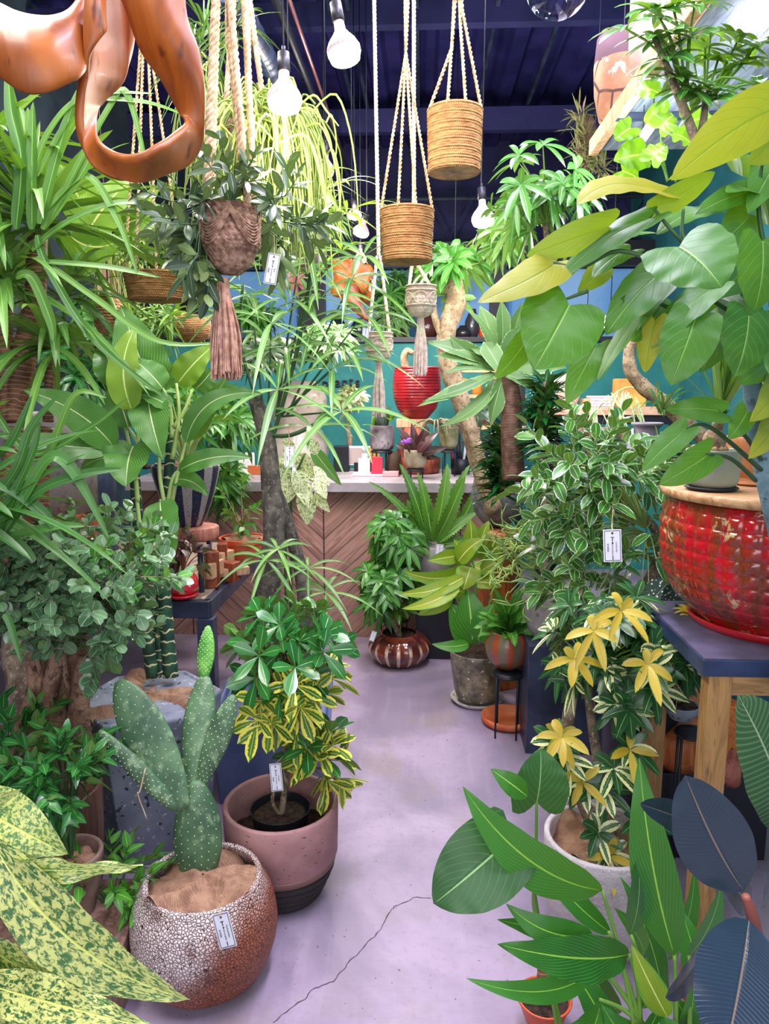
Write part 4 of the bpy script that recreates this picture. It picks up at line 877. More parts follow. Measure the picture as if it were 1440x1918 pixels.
def redpot():
    k = NT('red_waffle_glaze'); v = k.obj(); x, y, z = k.xyz(v)
    a = k.M('ARCTAN2', y, x)
    st = k.noise(k.comb(k.M('MULTIPLY', a, 3), k.M('MULTIPLY', z, 3), 0), 2.6, 4, .3)
    c = k.mix(k.ss(st, .40, .60), hx('7c3412'), hx('b80f1e')); c = k.mix(k.ss(k.noise(v, 11, 6, .6, .75), .56, .62), c, hx('b8a878'))
    c = k.mix(k.ss(k.noise(v, 24, 4), .6, .75), c, hx('5e0d12'))
    return k.fin(c, .16, 0, k.noise(v, 60, 5), .35, .004, coat=.8)
def waffle(a, z, i): return 1 + .022 * (np.abs(np.sin(a * 22)) ** .5 * np.abs(np.sin(z * 95)) ** .5 - .5) * (z > .03) * (z < .31)
D = 1.97
n_ = 110; zf = np.linspace(0, 1, n_); rp = np.interp(zf, [0, .06, .2, .4, .6, .8, .95, 1], [140, 150, 182, 202, 208, 208, 202, 200])
tR, cR, cRt = pot('red_waffle_pot', 'huge glossy red glazed pot with a waffle textured wall on the oak table', 'plant pot', 1448, D, TT + .02, 930, list(zip(rp, zf)), redpot(), seg=264, fn=waffle, smooth=0, fill='soil', rim=.02)
b = MB(); b.lathe(cR - [0, 0, .018], [(m(146, D), 0), (m(152, D), .02), (m(150, D), .024), (m(138, D), .014), (.01, .012)], 60); b.build('saucer', plain('red_glaze', 'c01222', .2, coat=.8), tR)
WZ = cR[2] + (zat(930, D) - cR[2]) + .006
b = MB(); b.lathe(cR * [1, 1, 0] + [0, 0, WZ], [(m(200, D), 0), (m(212, D), .003), (m(213, D), .022), (m(209, D), .026), (.01, .026)], 72)
wdz = WZ + .027; tag(b.build('round_board', wood('lid_wood', 'a9784a', 'dcb184', 4, 0, .45, 7), None, loc=cR * [1, 1, 0] + [0, 0, WZ]), 'round wooden board lying on top of the big red pot', 'board')
# teal cupboard and things behind the table
slab('trim_30', (1.75, 2.62, .6), (1.3, .05, 1.2), mot('teal_cupboard', '175668', '227088', 3, .6), bevel=.004)
for i in range(3): slab('trim_%d' % (31 + i), (1.32 + i * .3, 2.592, .6), (.012, .01, 1.18), MT['black'])
g1 = pot('grey_planter_bowl', 'sage grey bowl pot with a black saucer standing on the wooden lid', 'plant pot', 1332, 1.86, wdz + .006, 842, [(30, 0), (44, .12), (48, .5), (49, 1)], mot('sage_grey_glaze', '7c8576', '99a08f', 6, .45), rim=.008)
b = MB(); b.lathe(g1[1] - [0, 0, .006], [(m(40, 1.86), 0), (m(48, 1.86), .006), (m(44, 1.86), .010), (.01, .005)], 40); b.build('saucer', MT['black'], g1[0])
b = MB()
for i in range(26):
    a = random.uniform(0, 2 * pi); r_ = random.uniform(0, .05); b.ball(g1[2] + [r_ * cos(a), r_ * sin(a), .012], (.013, .011, .009), 6, 8, lambda q, t_: 1 + .15 * np.sin(q * 3))
tag(b.build('pebbles', mot('tan_pebble', 'a9805c', 'd0ab86', 30, .8), g1[0]), kind='stuff')
tpt = plant('ponytail_palm', 'small palm with swollen base and stiff yellow edged strap leaves in the sage grey pot', 'plant', g1[2])
b = MB(); b.ball(g1[2] + [0, 0, .03], (.028, .028, .034), 10, 14, lambda a, t_: 1 + .05 * np.sin(a * 5)); b.tube([g1[2] + [0, 0, .05], g1[2] + [.01, 0, .10]], [.016, .012], 10); b.build('swollen_base', MT['palebark'], tpt)
M = MB(); rosette(M, g1[2] + [.01, 0, .09], 26, .26, .016, 45, 88, .25, ns=8); fin(tpt, M, 'strap')
pot('terracotta_tray_bowl', 'tan terracotta bowl with flared foot at the right edge on the wooden lid', 'plant pot', 1408, 1.98, wdz, 818, [(40, 0), (48, .04), (40, .10), (30, .14), (46, .35), (50, .6), (50, 1)], mot('tan_terracotta', 'a8683e', 'c98a5c', 8, .6), rim=.008)
# umbellata
D = 1.35
tu = plant('ficus_umbellata', 'big tree with large heart shaped yellow green leaves hanging in from the right', 'tree', P(1500, 1300, 1.6))
b = MB(); b.tube([onz(1590, 1.50, .22), onz(1560, 1.52, .5), P(1500, 1300, 1.58), P(1470, 1050, 1.6), P(1428, 860, 1.58), P(1405, 690, 1.55), P(1400, 560, 1.5), P(1380, 450, 1.45)], [.03, .028, .026, .024, .022, .019, .013, .009], 14, smooth=8); b.build('trunk', MT['bluebark'], tu)
b = MB(); b.tube([P(1428, 860, 1.58), P(1450, 740, 1.55), P(1452, 620, 1.5), P(1440, 480, 1.45)], [.014, .014, .011, .008], 10, smooth=6); b.build('branch', MT['bluebark'], tu)
stems(tu, [[(1400, 600, .15), (1330, 560, .05), (1260, 500, 0)], [(1385, 470, .1), (1320, 480, .05), (1275, 450, 0), (1225, 392, 0)], [(1300, 480, 0), (1278, 440, 0), (1280, 392, 0)], [(1440, 500, .1), (1420, 380, .1), (1440, 220, .05)], [(1260, 500, 0), (1160, 470, 0), (1090, 500, 0), (1030, 490, 0)], [(1400, 640, .15), (1330, 620, .1), (1200, 560, .05), (1115, 640, .05)], [(1100, 545, 0), (1060, 560, 0)], [(1415, 900, .2), (1370, 860, .1), (1325, 850, 0)], [(1425, 860, .2), (1390, 810, .1), (1345, 770, .02)], [(1425, 880, .2), (1330, 800, .05), (1282, 804, .0)]], D, 'darkstem', r=.005)
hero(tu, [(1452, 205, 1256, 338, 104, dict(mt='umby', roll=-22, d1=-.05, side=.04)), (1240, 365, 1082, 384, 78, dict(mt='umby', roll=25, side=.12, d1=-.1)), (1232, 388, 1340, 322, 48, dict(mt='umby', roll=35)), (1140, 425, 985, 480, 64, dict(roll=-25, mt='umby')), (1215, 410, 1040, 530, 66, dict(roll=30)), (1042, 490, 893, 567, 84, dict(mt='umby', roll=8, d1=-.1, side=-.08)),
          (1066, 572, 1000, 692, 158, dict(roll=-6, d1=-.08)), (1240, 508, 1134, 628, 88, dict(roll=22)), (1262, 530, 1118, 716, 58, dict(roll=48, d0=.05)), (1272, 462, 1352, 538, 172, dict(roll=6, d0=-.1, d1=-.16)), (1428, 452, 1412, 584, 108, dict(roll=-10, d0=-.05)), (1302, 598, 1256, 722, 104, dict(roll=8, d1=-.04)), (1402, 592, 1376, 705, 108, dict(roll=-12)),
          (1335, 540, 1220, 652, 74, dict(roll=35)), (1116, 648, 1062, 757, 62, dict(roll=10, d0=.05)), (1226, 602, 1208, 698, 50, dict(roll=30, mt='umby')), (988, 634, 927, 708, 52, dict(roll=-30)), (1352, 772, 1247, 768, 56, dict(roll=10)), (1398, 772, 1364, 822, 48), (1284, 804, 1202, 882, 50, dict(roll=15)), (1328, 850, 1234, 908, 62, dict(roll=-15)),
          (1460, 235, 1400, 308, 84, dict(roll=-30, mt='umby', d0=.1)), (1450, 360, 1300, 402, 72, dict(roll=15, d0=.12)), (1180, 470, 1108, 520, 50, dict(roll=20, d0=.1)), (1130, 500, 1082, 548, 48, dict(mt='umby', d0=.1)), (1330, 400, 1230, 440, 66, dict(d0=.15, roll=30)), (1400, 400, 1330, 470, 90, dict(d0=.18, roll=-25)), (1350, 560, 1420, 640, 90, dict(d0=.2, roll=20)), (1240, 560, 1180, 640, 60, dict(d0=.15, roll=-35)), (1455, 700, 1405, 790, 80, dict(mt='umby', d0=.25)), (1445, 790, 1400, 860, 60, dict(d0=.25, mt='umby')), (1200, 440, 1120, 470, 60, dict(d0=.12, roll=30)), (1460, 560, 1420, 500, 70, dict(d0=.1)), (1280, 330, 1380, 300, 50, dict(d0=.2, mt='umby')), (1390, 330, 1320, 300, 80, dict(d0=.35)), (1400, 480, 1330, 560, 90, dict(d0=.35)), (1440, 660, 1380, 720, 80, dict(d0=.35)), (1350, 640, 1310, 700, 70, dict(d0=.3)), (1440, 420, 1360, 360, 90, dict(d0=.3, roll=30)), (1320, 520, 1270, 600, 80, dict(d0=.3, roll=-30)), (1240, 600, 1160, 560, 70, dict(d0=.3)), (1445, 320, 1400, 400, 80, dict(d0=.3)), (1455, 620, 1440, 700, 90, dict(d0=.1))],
     'umb', D, 'heart', bend=.08, fold=.10, wave=.02, ns=20, nu=8, curl=.06)
# rubber plant in the near right corner
D = .92
tr2 = plant('rubber_plant', 'rubber plant with large dark blue black leaves in the near right corner', 'plant', P(1470, 2050, 1.0))
b = MB(); b.tube([P(1470, 2060, 1.0), P(1430, 1850, .97), P(1412, 1730, .93), P(1396, 1678, .92)], [.012, .010, .008, .005], 10, smooth=6); b.build('stem', MT['redstem'], tr2)
hero(tr2, [(1392, 1668, 1283, 1452, 138, dict(roll=-14, side=-.03, d1=-.05)), (1402, 1722, 1352, 1995, 172, dict(roll=10, d1=-.12)), (1306, 1545, 1198, 1506, 54, dict(roll=12, d0=.1, d1=.05)), (1480, 1560, 1382, 1302, 165, dict(roll=18, mt='rubberg', d0=.1, d1=.05)), (1312, 1778, 1246, 1868, 62, dict(roll=-20, d0=.1)), (1430, 1700, 1460, 1520, 90, dict(roll=30, d0=.08)), (1420, 1760, 1470, 1880, 90, dict(d0=.08, roll=-30)), (1400, 1640, 1370, 1545, 60, dict(d0=.2, roll=30)), (1400, 1700, 1345, 1640, 60, dict(d0=.15))],
     'rubber', D, 'ell', bend=.05, fold=.12, ns=20, nu=8, curl=.03)
# long leaved philodendron
D = 1.35
tp2 = plant('long_leaf_philodendron', 'plant with long arching glossy green leaves at the lower right of the aisle', 'plant', P(1230, 2020, 1.45))
stems(tp2, [[(1190, 1935), (1165, 1800), (1128, 1668)], [(1262, 1990), (1266, 1880), (1263, 1788)], [(1290, 1960), (1292, 1860), (1290, 1790)], [(1200, 1960), (1195, 1850), (1178, 1787)], [(1215, 1980), (1180, 1850), (1140, 1745)], [(1050, 1960, .25), (1005, 1700, .2), (985, 1600, .1), (935, 1592, 0)], [(1060, 1960, .3), (1003, 1720, .3), (1003, 1640, .3), (1005, 1500, .3)], [(1230, 1960), (1150, 1840), (1108, 1812)], [(1240, 1980), (1180, 1900), (1122, 1872)], [(1270, 1980), (1230, 1880), (1182, 1752)]], D, 'stem', r=.0055)
hero(tp2, [(1128, 1668, 866, 1472, 92, dict(side=-.07, roll=-18, d1=-.05, wave=.02)), (935, 1590, 812, 1693, 150, dict(prof='heart', roll=8, mt='philod', lobe=.3, d1=-.05)), (1005, 1502, 1012, 1402, 112, dict(prof='heart', mt='philod', d0=.3, d1=.3, roll=10, lobe=.2)), (988, 1492, 918, 1440, 42, dict(d0=.2, d1=.2, mt='green')), (1263, 1790, 1197, 1418, 84, dict(roll=-22, side=-.02)), (1180, 1750, 1193, 1592, 56, dict(roll=20, mt='philod')), (1265, 1800, 1212, 1596, 60, dict(roll=40, d0=.04)), (1110, 1748, 947, 1692, 56, dict(side=-.12, roll=10)), (1178, 1787, 930, 1768, 82, dict(side=-.02, roll=5, d1=-.1, wave=.04)), (1112, 1815, 872, 1832, 44, dict(side=-.1, roll=20, d1=-.08)), (1125, 1878, 960, 1930, 80, dict(side=-.2, roll=12, d1=-.1)), (1250, 1905, 1182, 1768, 52, dict(roll=-15, mt='lime')), (1225, 1975, 1126, 1880, 70, dict(side=-.12, roll=15)), (1290, 1790, 1350, 1655, 54, dict(roll=25, mt='philod')), (1145, 1748, 995, 1598, 44, dict(side=-.08, roll=25, d0=.1, d1=.12)), (1050, 1750, 930, 1722, 40, dict(d0=.15, roll=20)), (1200, 1890, 1210, 1790, 56, dict(d0=.12)), (1262, 1960, 1300, 1830, 60, dict(d0=.1)), (1200, 1800, 1150, 1700, 50, dict(d0=.15, roll=30)), (1320, 1960, 1260, 1860, 60, dict(d0=.05)), (1180, 1960, 1240, 1870, 60, dict(roll=30)), (1150, 1960, 1060, 1800, 60, dict(d0=.2, d1=.25, roll=25)), (1240, 1900, 1160, 1640, 56, dict(d0=.3, d1=.3, roll=35)), (1300, 1980, 1330, 1800, 66, dict(d0=.15, roll=-30)), (1320, 1880, 1275, 1700, 60, dict(d0=.3, d1=.3)), (1160, 1900, 1080, 1760, 50, dict(d0=.3, d1=.3, roll=-30)), (1200, 1960, 1100, 1930, 60, dict(d0=.1)), (1280, 1980, 1220, 1900, 60, dict(d0=-.05)), (1340, 1960, 1400, 1840, 60, dict(d0=.2)), (1250, 1800, 1300, 1620, 50, dict(d0=.35, d1=.35, roll=30))],
     'philo', D, 'lance', bend=.09, fold=.14, ns=24, nu=8)
tpp = pot('orange_plastic_pot', 'orange plastic pot with a ringed stem standing on the floor at lower right', 'plant pot', 1018, 1.78, .03, 1862, [(36, 0), (48, .9), (50, .92), (51, 1)], plain('orange_plastic', 'cf5a34', .4), fill='soil', rim=.006)
b = MB(); q = tpp[2]; b.tube([q - [0, 0, .02], q + [0, 0, .06], P(1022, 1780, 1.78)], [.022, .02, .017], 12, smooth=5); tag(b.build('ringed_stem', MT['dracbark'], loc=q), 'short thick ringed stem growing from the orange plastic pot', 'plant')
pot('white_spotted_pot', 'white pot with small black dots at the bottom edge on the right', 'plant pot', 1292, 1.62, 0, 1880, [(18, 0), (26, 1)], mot('white_dotted_glaze', 'd5dbe6', 'eef0f6', 10, .3, sp=40, spc='20202a'), rim=.005)
# variegated schefflera in a white textured planter
D = 2.1
tv = pot('white_rough_planter', 'tall white rough plastered planter holding the yellow variegated schefflera', 'planter', 1118, D, 0, 1545, [(84, 0), (100, .5), (104, 1)], mot('white_stucco', 'bdb4b6', 'dcd4d6', 6, .85, bs=.9, bd=.01, bsc=40), fill='burlap', rim=.016)
ts2 = plant('yellow_schefflera', 'schefflera with bright yellow and dark green leaves and two bare trunks', 'tree', tv[2]); b = MB()
b.tube([tv[2], P(1062, 1420, D), P(1065, 1340, D), P(1075, 1290, D)], [.022, .02, .018, .014], 10, smooth=6); b.tube([tv[2] + [.03, 0, 0], P(1128, 1470, D), P(1112, 1380, D), P(1102, 1290, D), P(1110, 1220, D)], [.018, .016, .014, .012, .01], 10, smooth=6); b.build('trunks', MT['bark'], ts2)
St = MB(); M = MB(); MY = MB(); sk = dict(k=8, L=.082, W=.026, tilt=68, droop=.3, prof='ell', fold=.18, ns=6)
bush(M, St, P(1105, 1270, D), 1165, 1210, 150, 108, D + .02, .22, 95, 'whorl', upb=.4, shell=.6, **sk)
for (x, y) in [(1112, 1182), (1212, 1245), (1075, 1235), (1165, 1145), (1052, 1382)]: whorl(MY, P(x, y, D - .22), nrm(-FW + [random.uniform(-.3, .3), 0, .55]), 6, .082, .024, 74, .42, 'ell', 7, .25)
for (x, y) in [(1225, 1290), (1178, 1330), (1090, 1460), (1130, 1480), (1140, 1600), (1200, 1540), (1180, 1400), (1120, 1560), (1055, 1420), (1150, 1440), (1035, 1390)]: whorl(M, P(x, y, D - .12), nrm(-FW + [0, 0, .6]), 8, .085, .028, 65, .3, 'ell', 6, .18)
for (x, y) in [(1090, 1465), (1140, 1605), (1180, 1405), (1048, 1378)]: whorl(MY, P(x, y, D - .14), nrm(-FW + [0, 0, .4]), 4, .08, .024, 65, .3, 'ell', 6, .18)
whorl(MY, P(1290, 1150, D - .05), np.array([0, 0, 1.0]), 9, .06, .016, 60, .5, 'lance', 6)
St.build('branches', MT['stem'], ts2); fin(ts2, M, 'schefd'); tag(fin(ts2, MY, 'schefy', 'yellow_foliage'), 'bright yellow leaves with green blotches')
# bent trunk shrub with white edged leaves, tag
D = 2.55
te = plant('white_edged_shrub', 'bushy shrub with white edged oval leaves and a bent trunk left of the red pot', 'tree', P(1215, 1160, D)); b = MB()
b.tube([onz(1185, D, .5), P(1200, 1130, D), P(1218, 1085, D), P(1238, 1030, D), P(1222, 985, D), P(1190, 950, D)], [.026, .024, .022, .019, .015, .01], 10, smooth=8); b.build('trunk', MT['bark'], te)
St = MB(); M = MB(); wk = dict(mct=8, TL=.13, L=.085, W=.038, prof='ell', droop=.25, ang=62, ns=5, rr=.0022)
bush(M, St, P(1210, 990, D), 1115, 905, 130, 78, D, .25, 62, 'twig', **wk); bush(M, St, P(1210, 1000, D), 1140, 1060, 105, 95, D - .05, .2, 34, 'twig', **wk)
St.build('branches', MT['palestem'], te); fin(te, M, 'schefw')
tet = pot('black_nursery_tub', 'black tub hidden below the white edged shrub', 'plant pot', 1185, D, .0, 1195, [(60, 0), (70, 1)], MT['black'], rim=.006)
price_tag('pale blue price tag with a dark border hanging left of the big red pot', ((1129, 992), (1163, 991), (1130, 1053)), 1.95, '¥33000', 'scout nut', [(1146, 985), (1148, 955)])
# begonia
tbg = plant('spotted_begonia', 'dark begonia leaves with white dots below the big red pot', 'plant', P(1230, 1160, 2.2))
hero(tbg, [(1250, 1090, 1195, 1150, 50), (1262, 1100, 1232, 1142, 40), (1200, 1130, 1240, 1172, 36)], 'begonia', 2.25, 'ovate', ns=10, nu=4); stems(tbg, [[(1245, 1200), (1250, 1140), (1250, 1092)], [(1240, 1200), (1262, 1100)], [(1235, 1200), (1200, 1130)]], 2.27, 'redstem', r=.003)
# clay, wood and wire things below the table
def lump(name, label, cat, px, py, D, r, mt, amp=.25):
    c = P(px, py, D); b = MB(); b.ball(c, r, 18, 26, lambda a, t_: 1 + amp * np.sin(a * 3 + t_ * 3) * np.sin(t_ * 2) + amp * .4 * np.sin(a * 7 - t_ * 4)); return tag(b.build(name, mt, loc=c), label, cat)
lump('driftwood_lump', 'pinkish red lumpy burl behind the front oak leg', 'wood ornament', 1352, 1440, 2.4, (.055, .05, .075), mot('pink_burl', '8a4436', 'b9705c', 14, .6, bs=.8))
bw = onz(1290, 2.55, .3); b = MB(); b.lathe(bw, [(.17, 0), (.20, .05), (.20, .12), (.16, .15), (.05, .15)], 40, lambda a, z, i: 1 + .15 * np.sin(a * 2) + .06 * np.sin(a * 5)); tag(b.build('burl_slab', MT['stump'], loc=bw), 'thick orange burl wood slab lying under the oak table', 'wood ornament')
box_thing('low_crate', 'low dark crate under the burl wood slab', 'crate', onz(1290, 2.55, .15), (.4, .3, .298), MT['black'])
stand('wire_stand', 'thin black wire stand between the two oak legs', 1275, 2.35, zat(1345, 2.35), 26)
pot('dark_grey_bowl', 'dark grey bowl on the thin wire stand between the oak legs', 'plant pot', 1275, 2.35, zat(1345, 2.35) + .001, 1318, [(20, 0), (30, .6), (32, 1)], MT['concrete'], rim=.006)

# ---- right middle distance, on the floor beside the aisle
tm, cm, cmt = pot('mottled_stone_pot', 'tall mottled grey brown stone pot on a saucer in the aisle', 'plant pot', 893, 3.66, .025, 1213, [(38, 0), (43, .2), (48, .6), (52, 1)], mot('mottled_glaze', '4f4b3e', '9d9378', 13, .45, bs=.3, c3='6b6450', sp=30, spc='c9c3a8', coat=.2), rim=.012)
saucer(tm, cm * [1, 1, 0], m(50, 3.66), .024, MT['concrete_pale'])
D = 3.6; ta = plant('lime_aglaonema', 'spreading plant with bright lime green leaves above the mottled stone pot', 'plant', cmt)
stems(ta, [[(880, 1210), (890, 1120), (885, 1060)], [(885, 1210), (850, 1110), (810, 1075)], [(890, 1210), (920, 1120), (930, 1040)], [(885, 1210), (860, 1120), (830, 1100)], [(890, 1210), (890, 1080), (875, 1020)]], D, 'stem', r=.007)
hero(ta, [(882, 1062, 868, 1105, 48, dict(roll=10)), (885, 1060, 755, 1068, 34, dict(side=-.12)), (870, 1080, 745, 1112, 30, dict(side=-.1)), (860, 1095, 752, 1140, 30, dict(side=-.1)), (845, 1110, 782, 1152, 38), (858, 1052, 905, 1008, 42), (868, 1058, 850, 1010, 36), (880, 1050, 880, 972, 44), (900, 1050, 945, 1006, 34), (900, 1070, 948, 1042, 26), (878, 1060, 925, 1080, 30), (860, 1040, 800, 1050, 30), (885, 1090, 940, 1100, 34), (870, 1110, 812, 1085, 34), (865, 1040, 910, 1000, 30), (890, 1030, 915, 975, 30)], 'lime', D, 'ovate', bend=.12, fold=.2, ns=12, nu=4)
hero(ta, [(885, 1205, 875, 1102, 72, dict(mt='green', roll=0)), (880, 1200, 842, 1130, 56, dict(mt='green')), (878, 1205, 808, 1206, 24, dict(mt='green', side=-.1)), (895, 1200, 925, 1130, 50, dict(mt='green'))], 'green', D - .08, 'ovate', bend=.1, fold=.2, ns=12, nu=4)
def pumpkin():
    k = NT('striped_brown_glaze'); v = k.obj(); x, y, z = k.xyz(v); a = k.M('FRACT', k.M('MULTIPLY_ADD', k.M('ARCTAN2', y, x), 16 / (2 * pi), .5))
    e = k.M('ABSOLUTE', k.M('SUBTRACT', k.M('ADD', a, k.M('MULTIPLY', k.noise(v, 22, 3), .10)), .55)); s = k.M('MULTIPLY', k.ss(e, .16, .12), k.M('MULTIPLY', k.ss(z, .15, .11), k.ss(k.noise(v, 30, 3), .34, .42)))
    c = k.mix(k.ss(k.noise(v, 12, 3), .4, .65), hx('4a1e1e'), hx('7c3a24')); c = k.mix(s, c, hx('cdb49a')); return k.fin(c, .15, 0, None, coat=.7)
tk_, ck_, ckt = pot('striped_globe_pot', 'shiny dark brown globe pot with pale vertical stripes on the floor by the counter', 'plant pot', 748, 4.18, 0, 1182, [(28, 0), (44, .12), (56, .42), (57, .62), (48, .88), (34, 1)], pumpkin(), fn=lambda a, z, i: 1 + .02 * np.cos(a * 16 + .3), seg=96, rim=.012, fz=.85)
tsh = plant('umbrella_tree', 'bushy green umbrella tree with a slim trunk in the striped globe pot', 'tree', ckt); b = MB(); b.tube([ckt, P(735, 1150, 4.15), P(738, 1080, 4.15), P(745, 1000, 4.15)], [.02, .017, .014, .01], 8, smooth=5); b.build('trunk', MT['bark'], tsh)
St = MB(); M = MB(); uk = dict(k=8, L=.11, W=.032, tilt=70, droop=.45, prof='ell', fold=.2, ns=5)
bush(M, St, P(738, 1110, 4.15), 730, 1095, 56, 58, 4.15, .22, 60, 'whorl', upb=.2, **uk); bush(M, St, P(742, 1040, 4.15), 745, 1000, 42, 42, 4.15, .18, 34, 'whorl', upb=.2, **uk)
St.build('branches', MT['darkstem'], tsh); fin(tsh, M, 'schef')
price_tag('small white price tag on the striped globe pot', ((697, 1181), (706, 1184), (688, 1198)), 3.96, '')
zs = zat(1098, 4.3)
stand('plant_stand', 'black round stand behind the striped globe pot', 738, 4.4, zat(1152, 4.4), 28)
box_thing('black_stand', 'black block stand under the concrete fern pot', 'plant stand', onz(815, 4.3, zs / 2), (.22, .22, zs), MT['black'])
tbn = pot('concrete_fern_pot', 'grey concrete pot with a white tag holding the toothed bird nest fern', 'plant pot', 812, 4.3, zs + .001, 1018, [(34, 0), (38, 1)], MT['concrete_pale'], smooth=0, rim=.012)
price_tag('white price tag on the concrete pot of the toothed fern', ((817, 1019), (831, 1020), (817, 1042)), 4.12, '')
tnf = plant('bird_nest_fern', 'fern with upright toothed fronds in the concrete pot before the counter', 'fern', tbn[2]); D = 4.25
hero(tnf, [(800, 1015, 748, 868, 24, dict(roll=20)), (805, 1015, 782, 885, 24), (812, 1015, 838, 868, 26), (815, 1015, 870, 892, 26, dict(roll=15)), (818, 1015, 892, 905, 24, dict(side=.1)), (798, 1015, 690, 902, 15, dict(side=.06)), (812, 1015, 800, 935, 30), (820, 1015, 892, 960, 24), (795, 1015, 762, 935, 22), (805, 1015, 850, 915, 24, dict(d0=.05)), (800, 1015, 770, 900, 24, dict(d0=.1)), (815, 1015, 880, 870, 22, dict(d0=.1)), (795, 1018, 720, 975, 18, dict(side=-.15)), (818, 1018, 905, 985, 18, dict(side=.15))], 'nest', D, 'serr', bend=.08, fold=.3, ns=34, nu=2, wave=.02, part='frond')
# terracotta striped pot on wire stand
zt_ = zat(1250, 3.3)
def ts_m():
    k = NT('striped_terracotta'); v = k.obj(); x, y, z = k.xyz(v); a = k.M('FRACT', k.M('MULTIPLY', k.M('ARCTAN2', y, x), 9 / (2 * pi)))
    c = k.mix(k.ss(k.M('ADD', a, k.M('MULTIPLY', k.noise(v, 12, 3), .2)), .52, .62), hx('6e6a50'), hx('a3522c')); return k.fin(c, .35, 0, k.noise(v, 50, 3), .1, .003, coat=.3)
stand('wire_stand', 'black wire stand carrying the round striped terracotta pot', 948, 3.3, zt_, 27)
tsp2 = pot('striped_round_pot', 'round green and orange striped terracotta pot on the black wire stand', 'plant pot', 950, 3.3, zt_ + .001, 1178, [(18, 0), (34, .2), (42, .5), (42, .7), (36, .92), (33, 1)], ts_m(), rim=.008, fz=.9)
tcf = plant('crested_fern', 'glossy crinkled fern spilling over the round striped terracotta pot', 'fern', tsp2[2])
for i in range(46):
    a = random.uniform(0, 2 * pi); e = random.uniform(.2, 1.3); L = random.uniform(.12, .25); d_ = np.array([cos(a) * cos(e), sin(a) * cos(e), sin(e)]); A = tsp2[2]; B = A + d_ * L - [0, 0, .04 * cos(e)]
    if i == 0: M = MB()
    leaf(M, A, B, .05, [0, -.4, 1], 'serr', bend=.12, fold=.3, ns=16, nu=2, wave=.06)
fin(tcf, M, 'green')
def dish(name, label, px, D, z, r, h, mt):
    c = onz(px, D, z); b = MB(); b.lathe(c, [(r * .8, 0), (r * .98, h * .3), (r, h), (r * .9, h), (r * .84, h * .35), (.01, h * .3)], 48); return tag(b.build(name, mt, loc=c), label, 'saucer')
dish('terracotta_saucer', 'orange terracotta saucer lying on the floor below the wire stand', 950, 3.42, 0, .12, .04, mot('orange_terracotta_b', 'c25a30', 'dd7c4c', 8, .6))
# pencil cactus in concrete bowl
zc = zat(1188, 3.2)
box_thing('dark_plinth', 'dark square plinth under the concrete bowl of the pencil cactus', 'plinth', onz(1050, 3.25, zc / 2), (.34, .34, zc), MT['blacksteel'])
tpc = pot('concrete_bowl', 'wide rough concrete bowl with the thin stemmed pencil cactus', 'plant pot', 1040, 3.2, zc + .001, 1100, [(46, 0), (56, .3), (62, 1)], MT['concrete_pale'], rim=.014, fill='burlap')
tpx = plant('pencil_cactus', 'tangled pencil cactus with thin pale green stems in the concrete bowl', 'cactus', tpc[2]); M = MB()
def branchy(p, d, L, n, r):
    q = p + nrm(d) * L * .5 + rng.normal(0, .01, 3); e = p + nrm(d) * L + rng.normal(0, .015, 3); M.tube([p, q, e], [r, r * .9, r * .7], 5, smooth=3, cap=False)
    if n > 0:
        for i in range(3): branchy(e, nrm(d + rng.normal(0, .75, 3) + np.array([-.12, 0, .05])), L * random.uniform(.6, .9), n - 1, r * .8)
for i in range(7): branchy(tpc[2] + np.array([rng.normal(0, .03), 0, 0]), np.array([random.uniform(-1.0, .3), random.uniform(-.6, .3), 1]), .15, 3, .0065)
M.build('stems', mot('pale_stem', '6f9a50', 'b2cc6a', 10, .5), tpx)
price_tag('narrow lilac price tag hanging in the pencil cactus', ((995, 1003), (1007, 1004), (992, 1034)), 2.95, '', '', [(1001, 1000), (1004, 988)])
# sword fern and orange stump behind
tsf = plant('sword_fern', 'bright yellow green sword fern fronds behind the pencil cactus', 'fern', P(1070, 1080, 3.3)); M = MB(); St = MB()
def sfrond(A, B, sagm, n=24, pl=.05):
    A = np.array(A); B = np.array(B); t = np.linspace(.05, 1, n); C = A + (B - A) * t[:, None] + np.array([0, 0, 1.0]) * (sagm * 4 * t * (1 - t))[:, None]; T = nrm(np.gradient(C, axis=0)); sd = nrm(np.cross(T, [0, -.6, 1]))
    St.tube(C, .0015, 4, cap=False)
    for s_ in (-1, 1): leaves(M, C, nrm(sd * s_ + T * .25), pl * np.sin(pi * (t * .85 + .12)) ** .7, .012, .1, 'lance', ns=3, jit=.1)
for (bx, by) in [(1020, 1035), (1035, 990), (1090, 985), (1110, 1030), (1060, 975), (1130, 1060), (1000, 1060)]: sfrond(P(1075, 1070, 3.35), P(bx, by, 3.15), .05)
St.build('frond_stalks', MT['stem'], tsf); fin(tsf, M, 'fern')
cst = onz(929, 3.9, 0); zg = zat(985, 3.9); b = MB(); b.tube([cst, cst + [.015, 0, zg * .3], cst + [-.01, 0, zg * .65], cst + [0, 0, zg]], [.13, .10, .095, .11], 18, smooth=8, bump=lambda a, d_: 1 + .07 * np.sin(a * 3 + d_ * 10)); tag(b.build('orange_tree_stump', MT['stump'], loc=cst), 'tall polished orange wood stump carrying the dark grey globe pot', 'wood stump')
